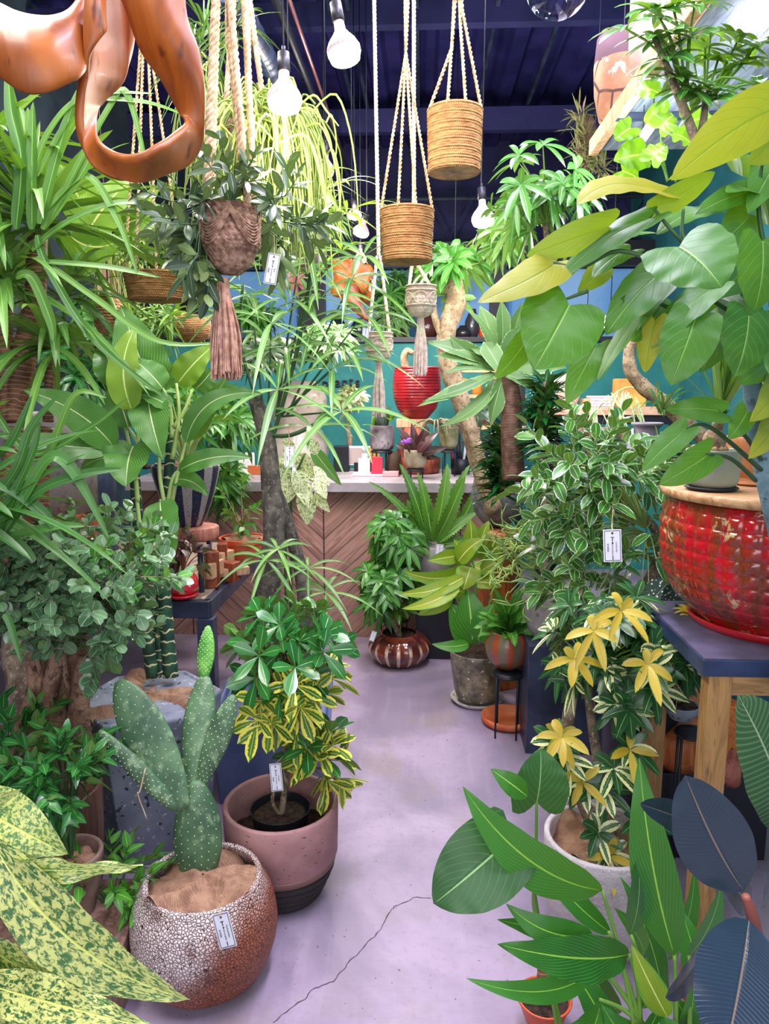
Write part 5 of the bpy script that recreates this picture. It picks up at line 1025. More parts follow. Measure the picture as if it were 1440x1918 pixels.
# grey globe pot with dark dracaenas
zg = zat(985, 3.9)
tgl = pot('grey_globe_pot', 'rough dark grey globe pot behind the bird nest fern', 'plant pot', 930, 3.9, zg + .001, 868, [(20, 0), (40, .2), (48, .45), (44, .75), (30, 1)], mot('rough_grey_stone', '6a6a6c', '8f8f92', 20, .9, bs=.8), rim=.01)
tdc = plant('compact_dracaena', 'dark glossy dracaena with dense short leaves, the upper tall one of two', 'plant', P(1010, 1060, 3.4)); b = MB(); b.tube([P(1022, 1080, 2.9), P(1022, 900, 2.9), P(1020, 790, 2.9), P(1020, 715, 2.9)], [.014, .012, .01, .006], 8, smooth=4); b.build('cane', MT['bark'], tdc)
M = MB()
for (x, y) in zip(np.linspace(1020, 1008, 15), np.linspace(722, 845, 15)): rosette(M, P(x + 4, y, 2.9), 20, .12, .03, -15, 60, .2, 'lance', ns=5)
fin(tdc, M, 'compacta')
tdc = plant('compact_dracaena', 'dark glossy dracaena with dense short leaves, the lower left one of two', 'plant', tgl[2]); b = MB(); b.tube([tgl[2], P(940, 870, 3.6), P(945, 800, 3.3)], [.014, .012, .008], 8, smooth=4); b.build('cane', MT['bark'], tdc)
M = MB()
for (x, y) in zip(np.linspace(948, 938, 16), np.linspace(805, 925, 16)): rosette(M, P(x, y, 3.3), 20, .15, .036, -15, 60, .2, 'lance', ns=5)
fin(tdc, M, 'compacta')
# agave attenuata on its ringed trunk
D = 3.0; tag_ = plant('foxtail_agave', 'pale green agave with broad soft leaves on a ringed brown trunk', 'plant', P(958, 860, D))
b = MB(); b.tube([P(962, 900, D), P(958, 800, D), P(958, 745, D), P(950, 690, D)], [.046, .044, .042, .03], 18, smooth=10); b.build('ringed_trunk', MT['agavebark'], tag_)
hero(tag_, [(928, 685, 795, 640, 40, dict(roll=20, side=-.03)), (926, 690, 812, 667, 34, dict(roll=20)), (925, 700, 790, 752, 26, dict(side=-.1)), (928, 702, 780, 762, 24, dict(side=-.06)), (930, 710, 822, 800, 30, dict(side=-.2, roll=25)), (925, 672, 842, 628, 34, dict(side=-.12)), (932, 660, 898, 572, 34, dict(roll=-5)), (940, 655, 938, 560, 28), (945, 665, 978, 565, 30, dict(roll=20)), (925, 665, 878, 650, 32, dict(side=-.25, roll=30)), (945, 700, 918, 800, 34, dict(side=.06, roll=-20)), (955, 700, 1062, 690, 44, dict(side=-.12, roll=10)), (948, 690, 1050, 665, 34, dict(roll=20)), (930, 650, 868, 575, 14), (940, 680, 975, 610, 36), (935, 690, 905, 640, 38, dict(d0=-.05)), (950, 702, 1010, 732, 24), (955, 690, 1045, 715, 30, dict(roll=-20)), (925, 695, 830, 700, 30, dict(roll=40))],
     'agave', D, 'agave', bend=.08, fold=.28, ns=18, nu=6)
# thick pale twisted trunk
D = 3.7; tpt2 = plant('twisted_trunk_tree', 'tree with a thick pale gnarled trunk leaning up to a small leafy crown', 'tree', P(925, 940, D))
b = MB(); b.tube([P(925, 960, D), P(895, 860, D), P(868, 770, D), P(845, 700, D), P(836, 660, D), P(838, 610, D), P(852, 570, D), P(848, 530, D), P(845, 508, D)], [.045, .042, .042, .048, .04, .046, .052, .046, .04], 18, smooth=8, bump=lambda a, d_: 1 + .10 * np.sin(a * 3 + d_ * 12) + .05 * np.sin(a * 7 - d_ * 30)); b.build('trunk', MT['palebark'], tpt2)
b = MB(); b.tube([P(838, 650, D), P(816, 600, D), P(810, 560, D)], [.022, .018, .015], 8, smooth=5); b.build('side_branch', MT['palebark'], tpt2)
St = MB(); M = MB(); bush(M, St, P(845, 520, D), 850, 490, 50, 22, D, .18, 16, 'whorl', k=8, L=.14, W=.04, tilt=70, droop=.35, prof='ell', fold=.2, ns=5); bush(M, St, P(845, 560, D), 845, 555, 40, 10, D - .05, .1, 4, 'whorl', k=6, L=.1, W=.03, tilt=70, droop=.3, prof='ell', ns=5)
St.build('branches', MT['stem'], tpt2); fin(tpt2, M, 'schef')
# scheffleras top right
D = 2.75; t = plant('hanging_schefflera', 'leafy schefflera left of the top right shelf boards', 'tree', P(1025, 470, D)); b = MB(); b.tube([P(1030, 520, D), P(1022, 420, D), P(1005, 340, D)], [.014, .012, .008], 8, smooth=5); b.build('trunk', MT['bark'], t)
St = MB(); M = MB(); bush(M, St, P(1022, 420, D), 1010, 365, 100, 88, D, .28, 36, 'whorl', shell=.75, k=7, L=.115, W=.027, tilt=72, droop=.45, prof='ell', fold=.2, ns=6); St.build('branches', MT['stem'], t); fin(t, M, 'schef')
D = 1.75; t = plant('bright_schefflera', 'sunlit looking schefflera under the grow tube in the top right corner', 'tree', P(1305, 260, D)); b = MB(); b.tube([P(1312, 290, D), P(1285, 215, D), P(1250, 130, D), P(1225, 70, D)], [.012, .011, .009, .006], 8, smooth=5); b.tube([P(1306, 285, D), P(1318, 220, D), P(1322, 160, D)], [.01, .009, .006], 8, smooth=4); b.build('trunk', MT['bark'], t)
St = MB(); M = MB(); ML = MB(); sk2 = dict(k=8, L=.10, W=.030, tilt=72, droop=.4, prof='ell', fold=.2, ns=6)
for (x, y) in [(1172, 55), (1235, 35), (1240, 75), (1250, 110), (1290, 75), (1275, 150), (1250, 150), (1300, 10), (1225, 20), (1262, 20), (1310, 180), (1335, 190), (1290, 170), (1420, 160), (1440, 190), (1225, 70)]: whorl(M, P(x, y, D), np.array([random.uniform(-.4, .4), -.3, .8]), **sk2); St.tube([P(1285, 190, D), P((x + 1285) / 2, (y + 150) / 2 - 10, D), P(x, y, D)], .003, 5, smooth=3)
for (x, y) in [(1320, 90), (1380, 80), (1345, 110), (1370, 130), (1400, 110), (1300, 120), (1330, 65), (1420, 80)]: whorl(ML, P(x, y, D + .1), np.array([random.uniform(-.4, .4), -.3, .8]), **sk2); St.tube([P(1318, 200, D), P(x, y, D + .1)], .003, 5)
St.build('branches', MT['stem'], t); fin(t, M, 'schef'); tag(fin(t, ML, 'scheflime', 'lit_tint_foliage'), 'leaves with grow light put into their lime green colour')  # lime copy of the leaves carries the grow tube's light in its colour
t = plant('lobed_leaf_plant', 'pale lobed green leaves glowing under the top right shelf boards', 'plant', P(1250, 330, 2.3))
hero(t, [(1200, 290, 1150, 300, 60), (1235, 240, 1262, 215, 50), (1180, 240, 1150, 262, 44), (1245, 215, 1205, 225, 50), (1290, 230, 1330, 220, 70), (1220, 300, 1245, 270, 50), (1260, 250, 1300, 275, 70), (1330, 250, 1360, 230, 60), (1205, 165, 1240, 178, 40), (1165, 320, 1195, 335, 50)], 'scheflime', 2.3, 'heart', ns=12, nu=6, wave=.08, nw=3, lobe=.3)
stems(t, [[(1250, 340), (1235, 300), (1200, 290)], [(1250, 340), (1240, 280), (1238, 240)], [(1265, 340), (1290, 280), (1290, 230)]], 2.3, 'stem')
# top right shelf with boards and pots
sx0, sx1, sz = .70, 1.6, 2.5
sh = thing('plank_shelf', 'overhead shelf of grey boards with a pale wood edge at top right', 'shelf', (1.1, 2.2, sz))
for i in range(4):
    b = MB(); b.box((sx0 + .03 + .11 + i * .225, 2.26, sz + .015), (.21, 2.12, .03)); b.build('board', MT['greyplank'], sh, smooth=False, bevel=.003)
b = MB(); b.box((sx0, 2.26, sz + .01), (.035, 2.12, .06)); b.build('edge_trim', MT['palewood'], sh, smooth=False, bevel=.003)
for y in (1.4, 2.9): b = MB(); b.box((1.15, y, sz - .012), (.92, .03, .02)); b.build('bracket', MT['blacksteel'], sh, smooth=False)
sT = sz + .03
def crk():
    k = NT('tan_clay_with_cracks'); v = k.obj(); x, y, z = k.xyz(v); d_ = k.vor(k.map(v, (1, 1, 1)), 9, 'DISTANCE_TO_EDGE'); c = k.mix(k.ss(k.noise(v, 7, 4), .35, .65), hx('9c6a4e'), hx('bf9070'))
    c = k.mix(k.M('MULTIPLY', k.ss(d_, .05, .025), k.ss(k.noise(v, 3.3, 2), .38, .44)), c, hx('4a332c')); c = k.mix(k.ss(k.noise(v, 12, 5, 1), .62, .66), c, hx('e8dccc')); c = k.mix(k.ss(z, .228, .232), c, hx('5a4048')); return k.fin(c, .8, 0, d_, .3, .004)
def shelfpot(name, label, px, py, D, rpx, prof, h, mt):
    # pots stand on the boards, seen from below past the shelf edge
    c = P(px, py, D); c[2] = sT; t = thing(name, label, 'plant pot', c); r = m(rpx, D); b = MB(); b.lathe(c, [(r * a_, f * h) for a_, f in prof] + [(r * .8, h), (r * .8, h * .8), (.01, h * .8)], 48); b.build('pot_body', mt, t); return t
cc = np.array([.80, 2.45, sT])
t = thing('cracked_clay_pot', 'tan clay pot with dark crack drawings and a dark rim overhanging the shelf edge', 'plant pot', [.765, 3.14, sT]); b = MB(); b.lathe([.765, 3.14, sT], [(.05, 0), (.085, .03), (.106, .12), (.112, .22), (.104, .32), (.09, .33), (.09, .27), (.01, .27)], 56); b.build('pot_body', crk(), t)
t = thing('pink_cylinder_pot', 'tall smooth pinkish cylinder pot at the top edge on the overhead shelf', 'plant pot', [.745, 2.66, sT]); b = MB(); b.lathe([.745, 2.66, sT], [(.045, 0), (.07, .02), (.082, .08), (.085, .40), (.07, .40), (.07, .3), (.01, .3)], 48); b.build('pot_body', mot('pink_beige_clay', 'bb958c', 'd0aca2', 4, .7), t)
t = plant('staghorn_air_plant', 'brown spiky air plant cluster mounted at the far end of the overhead shelf', 'plant', P(1095, 270, 3.2)); M = MB()
for (x, y) in [(1085, 215), (1088, 240), (1100, 262), (1085, 285), (1110, 290), (1095, 305), (1120, 310), (1130, 318)]: rosette(M, P(x, y, 3.15), 26, .09, .010, -60, 80, .1, 'lance', ns=4)
M.build('dry_leaves', MT['mossy'], t); b = MB(); b.ball(P(1100, 275, 3.22), (.05, .05, .11), 8, 12, lambda a, t_: 1 + .2 * np.sin(a * 4)); b.build('bark_mount', MT['bark_chip'], t)
# pale bent trunk in front of the right wall shelf
D = 2.9; t = plant('bent_trunk_caudex', 'smooth pale trunk bending in an S behind the heart shaped leaves', 'tree', P(1280, 780, D)); b = MB(); b.tube([P(1205, 580, D), P(1182, 640, D), P(1180, 690, D), P(1205, 725, D), P(1245, 755, D), P(1275, 785, D), P(1330, 830, D)], [.02, .022, .026, .028, .028, .03, .03], 14, smooth=8, bump=lambda a, d_: 1 + .04 * np.sin(d_ * 60)); b.build('trunk', MT['palebark'], t)
M = MB(); rosette(M, P(1240, 780, D - .1), 18, .3, .012, 20, 85, .6, ns=8); fin(t, M, 'strapd')
# right rear shelf with objects
D = 4.0; zsh = zat(762, D)
t = thing('wall_shelf', 'pale wooden shelf board with a black underframe behind the big leaves', 'shelf', onz(1150, D, zsh - .03)); cc = onz(1155, D, zsh - .02); b = MB(); b.box(cc, (.72, .3, .04)); b.build('board', MT['paleplankx'], t, smooth=False, bevel=.003); b = MB(); b.box(cc - [0, 0, .045], (.74, .28, .045)); b.build('underframe', MT['black'], t, smooth=False)
for s_ in (-.34, .34):
    b = MB(); b.box((cc[0] + s_, cc[1], (zsh - .09) / 2), (.035, .26, zsh - .09)); b.build('leg', MT['black'], t, smooth=False)
def onsh(px, z=0): return onz(px, D - .02, zsh + z)
box_thing('orange_box', 'orange and yellow striped wooden box on the rear right shelf', 'box', onsh(1178, .075), (.15, .12, .148), mot('orange_paint', 'e0762e', 'f4a84e', 4, .5))
box_thing('woven_box', 'white and lilac woven box on the rear right shelf', 'box', onsh(1122, .03), (.12, .1, .058), woven('lilac_weave', 'cdb8d8', 'f0e6f6', 200, 60))
box_thing('small_wood_block', 'small pinkish wooden block beside the woven box', 'box', onsh(1098, .022), (.05, .09, .043), MT['palewood'])
pot('pink_vase', 'smooth pinkish rounded vase at the left end of the rear right shelf', 'vase', 1062, D, zsh, 700, [(14, 0), (22, .3), (24, .6), (16, 1)], mot('pink_beige_clay_b', 'd0a898', 'e8c8ba', 4, .6), rim=.006)
t = plant('pale_spider_plant', 'arching plant with drooping cream tipped leaves before the rear right shelf', 'plant', P(1170, 745, 3.6)); St = MB(); M = MB()
St.tube([P(1235, 760, 3.6), P(1180, 725, 3.6), P(1130, 755, 3.6), P(1110, 780, 3.6)], [.005, .004, .003, .002], 6, smooth=6); St.tube([P(1210, 850, 3.6), P(1200, 790, 3.6), P(1170, 745, 3.6)], .004, 6, smooth=4)
for i in range(26): f = random.random(); x = 1105 + f * 90; y = 770 - 40 * sin(pi * f * .8); leaves(M, [P(x, y, 3.6)], [[random.uniform(-.5, .5), -.2, -.6]], .16, .014, .3, 'lance', ns=6)
St.build('stalks', MT['palestem'], t); fin(t, M, 'syng')
D = 3.5
zb_ = zat(862, D)
t = thing('low_display_table', 'low dark table carrying the grey vase, zigzag pot and bull figure', 'table', onz(1150, D, 0)); cc = onz(1160, D, zb_ - .02); b = MB(); b.box(cc, (.75, .35, .04)); b.build('table_top', MT['black'], t, smooth=False, bevel=.003)
for s_ in (-.33, .33): b = MB(); b.box((cc[0] + s_, cc[1], (zb_ - .04) / 2), (.05, .3, zb_ - .04)); b.build('leg', MT['black'], t, smooth=False)
pot('grey_tapered_vase', 'grey tapered vase with a flared lip behind the white edged shrub', 'vase', 1208, D - .02, zb_, 792, [(18, 0), (20, .5), (22, .85), (28, .95), (29, 1)], mot('warm_grey', '7c7478', '968e92', 5, .5), rim=.008)
t = thing('zigzag_pot', 'small lilac pot with raised zigzag pattern', 'plant pot', onz(1184, D - .04, zb_)); b = MB(); b.lathe(onz(1184, D - .04, zb_), [(m(12, D), i * .008) for i in range(14)] + [(m(10, D), .104), (m(10, D), .08), (.003, .08)], 24, lambda a, z, i: 1 + .06 * np.sign(np.sin(a * 8 + (i % 4) * 1.57))); b.build('pot_body', mot('lilac_glaze', 'b09ab8', 'd8c6de', 6, .4), t)
b = MB(); b.tube([onz(1184, D - .04, zb_ + .08), onz(1184, D - .04, zb_ + .15)], .007, 8); b.build('white_stick', MT['card'], t)
# bull figure
t = thing('bull_figure', 'dark brown carved bull figure with curved horns behind the white edged shrub', 'figurine', onz(1125, D, zb_)); q = onz(1125, D, zb_)
b = MB(); b.tube([q + [.10, 0, .09], q + [.03, 0, .105], q + [-.05, 0, .115], q + [-.09, -.01, .13], q + [-.12, -.02, .11]], [.035, .05, .048, .034, .02], 14, smooth=5)
for dx, dy in ((-.06, .025), (-.06, -.025), (.08, .025), (.08, -.025)): b.tube([q + [dx, dy, .1], q + [dx, dy, .05], q + [dx, dy, 0]], [.02, .013, .014], 8, smooth=3)
b.build('body', mot('dark_carved_wood', '4a3026', '7c5544', 20, .6, bs=.5), t)
for s_ in (-1, 1): b = MB(); b.tube([q + [-.09, s_ * .012, .155], q + [-.10, s_ * .04, .17], q + [-.105, s_ * .045, .20]], [.009, .007, .002], 6, smooth=4); b.build('horn', MT['palewood'], t)
# ================================================================ HANGING THINGS
def macrame_rope(b, a, c, r=.009):     # thick knotted cord
    a = np.array(a); c = np.array(c); L = np.linalg.norm(c - a); n = int(L / .006); t = np.linspace(0, 1, n)
    b.rope(a, c, r * .95, .026, strands=3, seg=6)
    if a[2] > 2.35 or c[2] > 2.35:
        k_ = a if a[2] > c[2] else c
        b.tube([k_, [k_[0], k_[1], CZ]], r * .8, 6)
def tassel(t, top, r0, r1, L, mt, n=80, name='tassel'):
    b = MB(); top = np.array(top)
    for i in range(n):
        a = random.uniform(0, 2 * pi); q = math.sqrt(random.random()); l = L * random.uniform(.93, 1.03); w = random.uniform(-.006, .006)
        d_ = np.array([cos(a), sin(a), 0])
        b.tube([top + d_ * r0 * q, top + d_ * r0 * q * 1.1 - [0, 0, l * .12], top + d_ * (r1 * q * .85) - [0, 0, l * .55] + [w, 0, 0], top + d_ * r1 * q - [0, 0, l]], [.0035, .0032, .003, .0028], 5, smooth=4, cap=False)
    b.build(name, MT[mt], t)
    b = MB(); b.tube([top + [0, 0, .012], top - [0, 0, .014]], r0 * 1.08, 20, bump=lambda q, d_: 1 + .06 * sin(d_ * 900)); b.build('wrapped_knot', MT[mt], t)
def knit(a, z, i): return 1 + .06 * np.sin(a * 26 + i * 1.57) * np.cos(i * .8) + .02 * np.sin(i * 1.57)
# brown macrame hanger with the waxy plant
D = 1.9; tmh = thing('macrame_hanger', 'large brown macrame plant hanger with a long pinkish tassel', 'plant hanger', P(427, 392, D)); cx = 432
c = P(cx, 452, D); H = m(120, D)
pf = [(.022, -.5), (m(22, D), -.46), (m(34, D), -.38), (m(46, D), -.18), (m(54, D), -.05), (m(54, D), .15), (m(50, D), .35), (m(54, D), .48), (m(50, D), .5), (m(44, D), .40), (.01, .38)]
q = np.array([(r, f * H) for r, f in pf]); q, _ = crom(q, np.zeros(len(q)), 9)
b = MB(); b.lathe(c, list(map(tuple, q)), 104, knit); b.build('knotted_basket', MT['brown_cord'], tmh)
b = MB()                                                             # swag of cords across the basket
for s_ in range(4):
    for k_ in range(7):
        a0_ = s_ * pi / 2 + .25; t_ = np.linspace(0, 1, 12); aa = a0_ + t_ * pi / 2; z_ = .44 - .26 * np.sin(pi * t_) * (1 + .12 * k_) - .015 * k_
        b.tube(c + np.stack([m(56, D) * np.cos(aa), m(56, D) * np.sin(aa), z_ * H], -1), .0028, 5, cap=False)
b.build('cord_swags', MT['brown_cord'], tmh)
tassel(tmh, P(418, 530, D), .014, .040, m(175, D), 'tassel', 130)
b = MB()
for (x, x2, dd) in ((404, 385, -.05), (408, 395, .06), (470, 478, .05), (428, 466, -.04)): macrame_rope(b, P(x if x != 470 else 456, -40, D + dd), P(x2, 400, D + dd))
macrame_rope(b, P(432, -40, D), P(432, 90, D), .014); macrame_rope(b, P(432, 90, D), P(452, 300, D + .03)); b.build('knotted_cords', MT['cotton'], tmh)
th_ = plant('waxy_leaf_trailer', 'dark olive waxy leaved trailing plant in the brown macrame hanger', 'plant', P(430, 400, D)); St = MB(); M = MB()
hk = dict(mct=8, TL=.09, L=.065, W=.023, prof='ell', droop=.15, ang=65, ns=5, rr=.0018)
bush(M, St, P(430, 400, D), 355, 405, 62, 42, D, .10, 20, 'twig', upb=-.2, **hk); bush(M, St, P(430, 400, D), 435, 345, 60, 30, D, .08, 12, 'twig', upb=.3, **hk); bush(M, St, P(430, 400, D), 520, 415, 48, 50, D, .1, 16, 'twig', upb=-.2, **hk); bush(M, St, P(380, 420, D), 375, 450, 22, 70, D - .06, .05, 10, 'twig', upb=-.7, **hk)
St.build('vines', MT['darkstem'], th_); fin(th_, M, 'hoya')
price_tag('white price tag hanging from the waxy leaved plant', ((503, 473), (526, 477), (493, 530)), 1.86, '¥8800', 'hoya', [(514, 462), (513, 440)])
# second hanger with lime rhipsalis
D = 2.35; t = thing('macrame_hanger', 'brown knotted hanging basket behind, holding the lime hanging cactus', 'plant hanger', P(462, 270, D)); c = P(460, 275, D); H = m(90, D)
q = np.array([(.01, -.5), (m(28, D), -.45), (m(42, D), -.2), (m(44, D), .1), (m(40, D), .45), (m(36, D), .5), (.01, .42)]) * [1, H]; q, _ = crom(q, np.zeros(len(q)), 10)
b = MB(); b.lathe(c, list(map(tuple, q)), 90, knit); b.build('knotted_basket', MT['brown_cord'], t); tassel(t, P(452, 322, D), .012, .022, m(70, D), 'tassel', 40)
b = MB()
for x, x2 in ((440, 420), (462, 500), (468, 462)): macrame_rope(b, P(x, -40, D), P(x2, 240, D))
b.build('knotted_cords', MT['cotton'], t)
t = plant('hanging_cactus', 'lime green mistletoe cactus with masses of thin hanging stems', 'cactus', P(470, 230, D)); M = MB()
def hang(M, n, cx, cy, sx, sy, D, L0, L1, r, out=.12, fan=None):
    for i in range(n):
        a = random.uniform(0, 2 * pi); o = P(cx + random.gauss(0, sx), cy + random.gauss(0, sy), D + random.gauss(0, .07)); L = random.uniform(L0, L1); e = out * random.uniform(.3, 1.2)
        pts = [o, o + [cos(a) * e * .6, sin(a) * e * .6, .03], o + [cos(a) * e, sin(a) * e, -L * .35], o + [cos(a) * e * 1.05 + random.gauss(0, .02), sin(a) * e, -L]]
        M.tube(pts, [r, r, r * .9, r * .5], 4, smooth=4, cap=False, rnd=random.random())
hang(M, 420, 500, 235, 26, 22, D, .08, .42, .0034, .15); hang(M, 190, 480, 215, 30, 14, D, .02, .09, .0036, .12); hang(M, 160, 545, 300, 22, 36, D + .1, .08, .26, .0036, .07)
hang(M, 60, 395, 230, 12, 60, D + .15, .10, .3, .003, .1)
M.build('hanging_stems', MT['rhip'], t)
t = plant('dark_hanging_grass', 'dark thin leaved hanging plant at the top between the knotted ropes', 'plant', P(400, 90, 2.6)); M = MB()
for (x, y) in [(385, 60), (395, 110), (440, 50), (370, 90)]: rosette(M, P(x, y, 2.6), 26, .22, .010, -60, 85, .5, 'lance', ns=6)
fin(t, M, 'strapd')
# jute baskets
def coil(a, z, i): return 1 + .018 * np.cos(i * 2 * pi / 4) + .004 * np.sin(a * 90 + i * 1.3)
def jute_pot(label, cx, ytop, ybot, r1, r0, D, tops, tilt=0, rope_tops=None, mt='jute', n=17, knot=None):
    A = P(cx, ytop, D); H = m(ybot - ytop, D); R1, R0 = m(r1, D), m(r0, D); z = np.linspace(0, 1, n * 4 + 1)
    t = thing('jute_hanging_pot', label, 'hanging pot', A); b = MB(); base = A - [0, 0, H]
    pr = [(R0 * f, .001) for f in np.linspace(.05, .96, 14)] + [(R0 + (R1 - R0) * f, f * H) for f in z] + [(R1 * .9, H), (R1 * .9, H * .5), (.01, H * .5)]
    b.lathe(base, pr, 110, coil); b.build('coiled_basket', MT[mt], t)
    b = MB()
    for i, (dx, dy) in enumerate(((-.97, -.25), (-.3, -.95), (.35, -.93), (.97, -.2))):
        q = A + [dx * R1 * .97, dy * R1 * .97, -.01]; k = rope_tops[i]; b.rope(q, P(k[0], k[1], D), .0052, .016)
        e_ = P(knot[0] + (i - 1.5) * 3, -40, D) if knot else q
        if knot: b.rope(P(k[0], k[1], D), e_, .0052, .016); b.tube([e_, [e_[0], e_[1], CZ]], .004, 5)
    b.build('jute_ropes', MT['rope'], t); return t
jute_pot('jute wrapped pot hanging in the middle, the lower of the two plain ones', 762, 392, 487, 51, 47, 2.6, 0, rope_tops=[(760, 100)] * 4, knot=(762, 0))
jute_pot('jute wrapped pot hanging higher, right of the middle one', 852, 205, 318, 52, 49, 2.35, 0, rope_tops=[(846, 90), (848, 60), (862, 40), (866, 20)], knot=(857, 0))
t = jute_pot('wide shallow jute basket hanging on the left between the strap leaves', 292, 512, 562, 59, 52, 2.7, 0, rope_tops=[(263, 90), (268, 95), (278, 95), (283, 100)], n=8)
b = MB(); e_ = P(262, -40, 2.7); b.rope(P(266, 95, 2.7), e_, .008, .02); b.tube([e_, [e_[0], e_[1], CZ]], .006, 5); b.build('top_rope', MT['rope'], t)
smallbush('trailing_basket_plant', 'fine leaved green plant growing in the wide shallow jute basket', P(292, 510, 2.7), 285, 470, 50, 40, 2.7, .08, 22, 'finger', kind='whorl', k=6, L=.09, W=.012, tilt=60, droop=.5, ns=5)
def cream_hanger(label, cx, ytop, ybot, ytas, r, D, lean):
    t = thing('macrame_hanger', label, 'plant hanger', P(cx, ytop, D)); H = m(ybot - ytop, D); c = P(cx, ybot, D); R = m(r, D)
    q = np.array([(.25, -.06), (.75, .08), (.95, .3), (1.0, .55), (.95, .8), (.98, 1), (.9, 1), (.88, .8), (.01, .7)]) * [R, H]; q, _ = crom(q, np.zeros(len(q)), 8)
    b = MB(); b.lathe(c, list(map(tuple, q)), 84, knit); b.build('knotted_basket', MT['cream'], t); b = MB()
    for k_ in range(6):
        a_ = np.linspace(0, 2 * pi, 25); cen = k_ * pi / 3 + .5
        b.tube(c + np.stack([R * 1.05 * np.cos(cen + .42 * np.cos(a_)), R * 1.05 * np.sin(cen + .42 * np.cos(a_)), H * (.58 + .2 * np.sin(a_))], -1), .0025, 5, cap=False)
    a_ = np.linspace(0, 2 * pi, 50)
    for z_ in (.35, .85, 1.0): b.tube(c + np.stack([R * 1.04 * np.cos(a_), R * 1.04 * np.sin(a_), np.full(50, H * z_)], -1), .0032, 6, cap=False)
    b.build('raised_cords', MT['cream'], t); tassel(t, c - [0, 0, .012], .012, .030, m(ytas - ybot, D), 'white_thread', 90); b = MB()
    for s_, x2 in ((-1, lean[0]), (1, lean[1])): macrame_rope(b, P(cx + s_ * r * .85, ytop + 6, D), P(x2, lean[2], D), .007)
    macrame_rope(b, P((lean[0] + lean[1]) / 2, lean[2], D), P(lean[3], -40, D), .008); b.build('knotted_cords', MT['cream'], t); return t
cream_hanger('small pale macrame hanger with diamond pattern before the teal wall, the left one', 710, 625, 675, 772, 24, 3.1, (706, 712, 480, 700))
cream_hanger('small cream macrame hanger with tassel in front of the red ribbed pot', 788, 538, 592, 694, 27, 3.0, (772, 778, 490, 775))
price_tag('small pinkish price tag on the left pale macrame hanger', ((679, 613), (692, 614), (679, 638)), 3.0, '')
# dark metallic hanging pot and chains
t = thing('metal_hanging_pot', 'brushed grey metal cylinder pot hanging on chains among finger leaves', 'hanging pot', P(578, 425, 3.3)); c = P(578, 505, 3.3); b = MB(); b.lathe(c, [(.05, 0), (.07, .005), (.078, .02), (.082, m(80, 3.3)), (.075, m(80, 3.3)), (.01, m(60, 3.3))], 48); b.build('pot_body', mot('brushed_grey_metal', '6e6468', 'a89aa0', 3, .35, .6, .1), t)
b = MB()
for x in (-.078, .078, .02):
    a_ = c + [x, 0, m(80, 3.3)]; e = P(575, 200, 3.3); n = 46
    for i in range(n):
        q = a_ + (e - a_) * (i / n); w = [.004, 0, 0] if i % 2 else [0, .004, 0]; b.tube([q - w, q + [0, 0, .013] - w, q + [0, 0, .013] + w, q + w, q - w], .0014, 4, cap=False)
b.build('chain', MT['blacksteel'], t)
smallbush('fine_hanging_plant', 'feathery green plant in the brushed metal hanging pot', P(578, 425, 3.3), 600, 400, 50, 30, 3.3, .12, 30, 'finger', kind='whorl', k=8, L=.12, W=.005, tilt=60, droop=.6, ns=4)
t = plant('pink_bromeliad_leaf', 'bright pink and green narrow leaf plant hanging left of the orange driftwood', 'plant', P(548, 500, 3.2)); hero(t, [(545, 500, 583, 562, 15), (542, 505, 560, 560, 14), (548, 498, 572, 520, 14)], 'pinkleaf', 3.2, 'lance', ns=8, nu=2)
DW = lump('orange_driftwood', 'orange polished driftwood lump hanging below the lowest bulb', 'driftwood', 660, 528, 3.9, (.10, .08, .10), MT['teak'], .35)
b = MB(); q = P(655, 545, 3.85); b.tube([q, P(668, 575, 3.8), P(690, 600, 3.75)], [.05, .03, .008], 10, smooth=5); b.build('dark_arm', mot('dark_red_wood', '6e2f20', '94503a', 12, .5), DW); b = MB(); b.tube([P(660, 520, 3.9), [*P(660, 520, 3.9)[:2], CZ]], .003, 4); b.build('cord', MT['black'], DW)
# left hanging lattice lantern, wicker ball, pink poster
t = thing('wicker_lantern', 'woven wicker lantern with brass top hanging on a chain at left', 'lantern', P(207, 545, 3.0)); b = MB(); c = P(207, 625, 3.0)
b.lathe(c, [(.04, 0), (.06, .03), (.065, .09), (.04, .14), (.02, .16)], 40, lambda a, z, i: 1 + .03 * np.sin(a * 20)); b.build('woven_body', woven('wicker', '8a5a34', 'd0a068', 260, 60), t); b = MB(); b.lathe(c + [0, 0, .145], [(.05, 0), (.03, .012), (.012, .025), (.008, .04)], 24); b.build('cap', plain('brass', 'b98a44', .3, .8), t); b = MB(); b.tube([c + [0, 0, .18], c + [0, 0, .42]], .003, 5); b.build('chain', MT['black'], t)
t = thing('wicker_bowl', 'round straw basket bowl hanging at left before the blue wall', 'basket', P(362, 640, 3.4)); b = MB(); c = P(362, 642, 3.4); b.lathe(c, [(.02, 0), (.07, .02), (.085, .06), (.08, .12), (.075, .12), (.07, .06), (.01, .03)], 40, lambda a, z, i: 1 + .02 * np.sin(a * 30)); b.build('woven_body', MT['jute'], t)
b = MB(); b.box(P(203, 525, 5.2), (.17, .004, .19)); b.tube([P(203, 500, 5.2), [*P(203, 500, 5.2)[:2], CZ]], .002, 4); tag(b.build('pink_poster', mot('pink_poster_print', 'd9848a', 'f0b0ae', 2, .6), loc=P(203, 525, 5.2), smooth=False), 'pink rectangular card glimpsed behind the leaves at upper left', 'poster')
